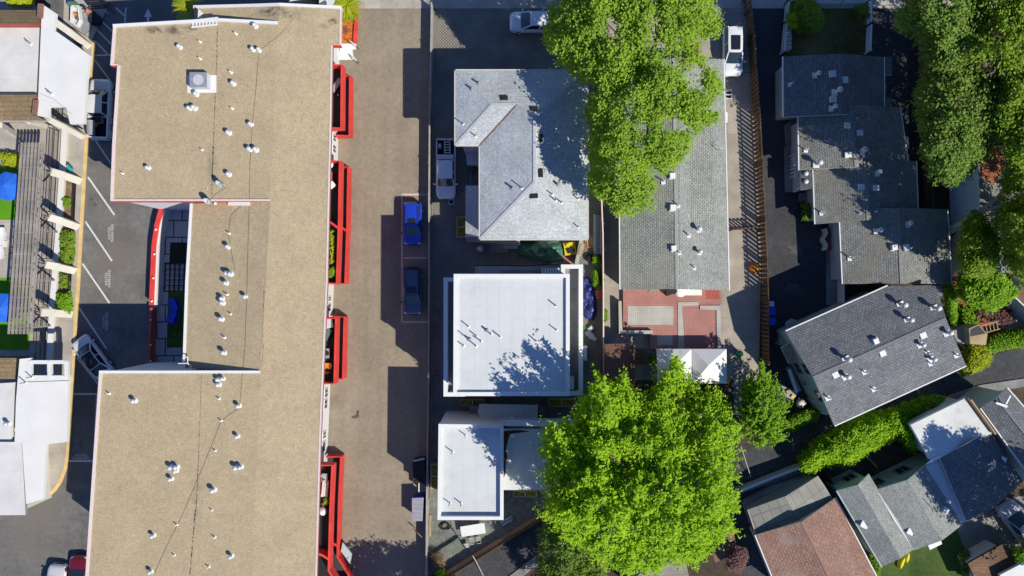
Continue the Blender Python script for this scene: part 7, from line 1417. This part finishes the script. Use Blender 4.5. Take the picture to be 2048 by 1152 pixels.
for poly, lb, sd, mt in (([(122, 462), (148, 462), (148, 500), (146, 528), (122, 530)], 'leafy hedge between two slanted columns', 101, 'leaf_mid'), ([(116, 588), (140, 584), (144, 605), (140, 626), (112, 626)], 'bright green hedge beside the yellow kerb', 103, 'leaf_ivy'), ([(126, 398), (140, 396), (142, 412), (128, 414)], 'sparse low plant on the upper bark bed', 105, 'leaf_mid'), ([(120, 548), (138, 548), (138, 575), (120, 572)], 'sparse plant on the lower bark bed', 107, 'leaf_mid')):
    shrub('hedge' if sd < 104 else 'low_plant', lb, poly, .15, 1.2 if sd < 104 else .6, 170 if sd < 104 else 30, 22, .2, .15, mt, 'hedge' if sd < 104 else 'plant', seed=sd, gap=.12, gs=10)
shrub('shrub', 'yellow green shrub at the top left corner', [(6, -20), (60, -20), (66, 6), (45, 12), (20, 10)], .3, 2.0, 220, 24, .26, .17, 'leaf_yellow', seed=109, gap=.1)
shrub('shrub', 'sparse shrub beside the pergola above the turf', [(0, 308), (20, 305), (38, 310), (40, 330), (10, 336)], .2, 1.4, 120, 20, .24, .17, 'leaf_yellow', seed=111, gap=.25, gs=12)
shrub('shrub', 'small round shrub beside the black bag in the side yard', [(1186, 513), (1198, 511), (1201, 520), (1196, 528), (1186, 526)], .1, .9, 90, 22, .16, .12, 'leaf_ivy', seed=113)
shrub('shrub', 'small upright shrub beside the top of the navy tarp', [(1185, 540), (1197, 538), (1200, 560), (1198, 575), (1188, 572)], .1, 1.0, 130, 22, .18, .12, 'leaf_ivy', seed=115)
shrub('shrub', 'small shrub spilling over the side fence onto the concrete', [(1205, 622), (1213, 620), (1215, 640), (1208, 645)], .1, .9, 60, 22, .16, .12, 'leaf_ivy', seed=117)
shrub('shrub', 'green shrub between the wooden crate and the tents', [(1302, 712), (1314, 708), (1314, 730), (1302, 730)], .1, 1.2, 80, 22, .2, .15, 'leaf_mid', seed=119)
shrub('shrub', 'green shrub on the second balcony, lower end', [(658, 536), (670, 534), (672, 552), (658, 554)], 3.3, 4.2, 70, 20, .14, .12, 'leaf_ivy', seed=121, z0=3.2); shrub('shrub', 'trailing potted plant on the second balcony', [(660, 460), (668, 460), (668, 525), (659, 528)], 3.3, 4.1, 80, 12, .12, .12, 'leaf_yellow', seed=123, gap=.3, gs=8, z0=3.2)
shrub('shrub', 'yellow green potted plant on the fourth balcony', [(648, 997), (656, 996), (656, 1009), (648, 1010)], 3.3, 4.0, 40, 18, .12, .1, 'leaf_yellow', seed=125, z0=3.2)
shrub('shrub', 'dry pale shrub at the bottom of the gravel yard', [(858, 1108), (880, 1105), (892, 1120), (885, 1135), (862, 1132)], .1, 1.0, 110, 8, .3, .22, 'leaf_dry', seed=127, aspect=.15); shrub('shrub', 'lime green shrub peeking in below the gravel yard', [(872, 1142), (890, 1140), (892, 1165), (868, 1165)], .1, 1.0, 70, 20, .2, .15, 'leaf_lime', seed=129)
shrub('shrub', 'shrub in the front lawn corner by the white fence', [(1578, 30), (1590, 0), (1615, -10), (1640, 20), (1648, 50), (1625, 65), (1600, 60), (1582, 50)], .3, 2.6, 420, 26, .3, .2, 'leaf_mid', seed=131, gap=.2, gs=16); shrub('shrub', 'yellow tipped shrub against the white fence corner', [(1576, 30), (1592, 20), (1602, 40), (1590, 58), (1576, 50)], .4, 2.9, 160, 26, .26, .17, 'leaf_yellow', seed=133); shrub('shrub', 'dark spiky shrub at the right corner of the front lawn', [(1708, 12), (1736, 10), (1738, 36), (1715, 38)], .2, 1.4, 160, 22, .26, .2, 'leaf_dark', seed=135, aspect=.25)
shrub('shrub', 'small shrub beside the step of the third house', [(1604, 408), (1620, 406), (1624, 425), (1618, 442), (1606, 438)], .2, 1.3, 120, 22, .22, .16, 'leaf_mid', seed=137)
shrub('shrub', 'small green tree corner above the dark shed', [(2020, 1100), (2050, 1095), (2070, 1110), (2060, 1130), (2030, 1125)], .8, 3.0, 200, 24, .3, .2, 'leaf_ivy', seed=139, gap=.15); shrub('shrub', 'green shrub strip at the lower corner of the grey gables', [(1738, 1110), (1748, 1105), (1762, 1130), (1758, 1150), (1745, 1140)], .1, .8, 110, 22, .2, .15, 'leaf_ivy', seed=141)
shrub('shrub', 'shrub strip along the shaded edge of the lawn', [(1920, 1110), (1935, 1100), (1945, 1120), (1940, 1150), (1925, 1150)], .2, 1.2, 130, 22, .25, .17, 'leaf_dark', seed=143)
# palms and cycad at the hotel front
def fronds(name, label, px, h, n_, L, mat, sd, cat='palm', wid=.09, droop=.9, upw=.9):
    r_ = random.Random(sd); b = P(*px, h); base = Vector((b.x, b.y, 0)); t = thing(name, label, cat, base); m = MB(); m.tube([base, base.lerp(b, .5) + Vector((.08, 0, 0)), b], .17, 8, 'bark', .13); m.build('trunk', t); m = MB()
    for k in range(n_):
        a = 2.399 * k + r_.uniform(-.2, .2); el = upw * (1 - k / n_) + .15; l = L * r_.uniform(.75, 1.1); d = Vector((math.cos(a), math.sin(a), 0)); prev = None
        pts = []
        for q in range(6): s_ = q / 5; pts.append(b + d * (l * s_ * math.cos(el * (1 - .5 * s_))) + Vector((0, 0, l * (math.sin(el) * s_ - droop * s_ * s_ * .55))))
        sd_ = Vector((-d.y, d.x, 0))
        for q in range(1, 6):
            for j in range(3):
                p = pts[q - 1].lerp(pts[q], j / 3); wl_ = .55 * l * .33 * (1 - abs(q / 5 - .45)) ; 
                for sg in (1, -1): e = p + sd_ * sg * wl_ + d * wl_ * .9 - Vector((0, 0, wl_ * .25)); f_ = d * wid * .5; m.poly([p - f_, p + f_, e], mat)
        m.tube(pts, .02, 4, mat, .008)
    m.build('fronds', t)
fronds('palm', 'yellow green palm standing at the hotel front parapet', (374, 14), 5.2, 26, 1.75, 'leaf_yellow', 1); fronds('palm', 'bushy yellow green palm at the street corner of the hotel', (694, 10), 2.6, 46, 1.55, 'leaf_yellow', 2); fronds('palm', 'small palm half hidden behind the hotel front parapet', (640, -2), 3.5, 24, 1.2, 'leaf_yellow', 3); fronds('palm', 'dark green palm beside the bushy one at the street', (700, 30), 1.6, 22, 1.0, 'leaf_mid', 4)
m = MB(); r9 = random.Random(2); p = P(692, 62, .1)
for k in range(12): a = k * 2.4; m.tube([p, p + Vector((math.cos(a) * .2, math.sin(a) * .25, .2)), p + Vector((math.cos(a) * .45, math.sin(a) * .5, .22))], .02, 4, 'bark')
solo('dry_plant', m, 'dry leafless plant on the orange bark bed', 'plant')
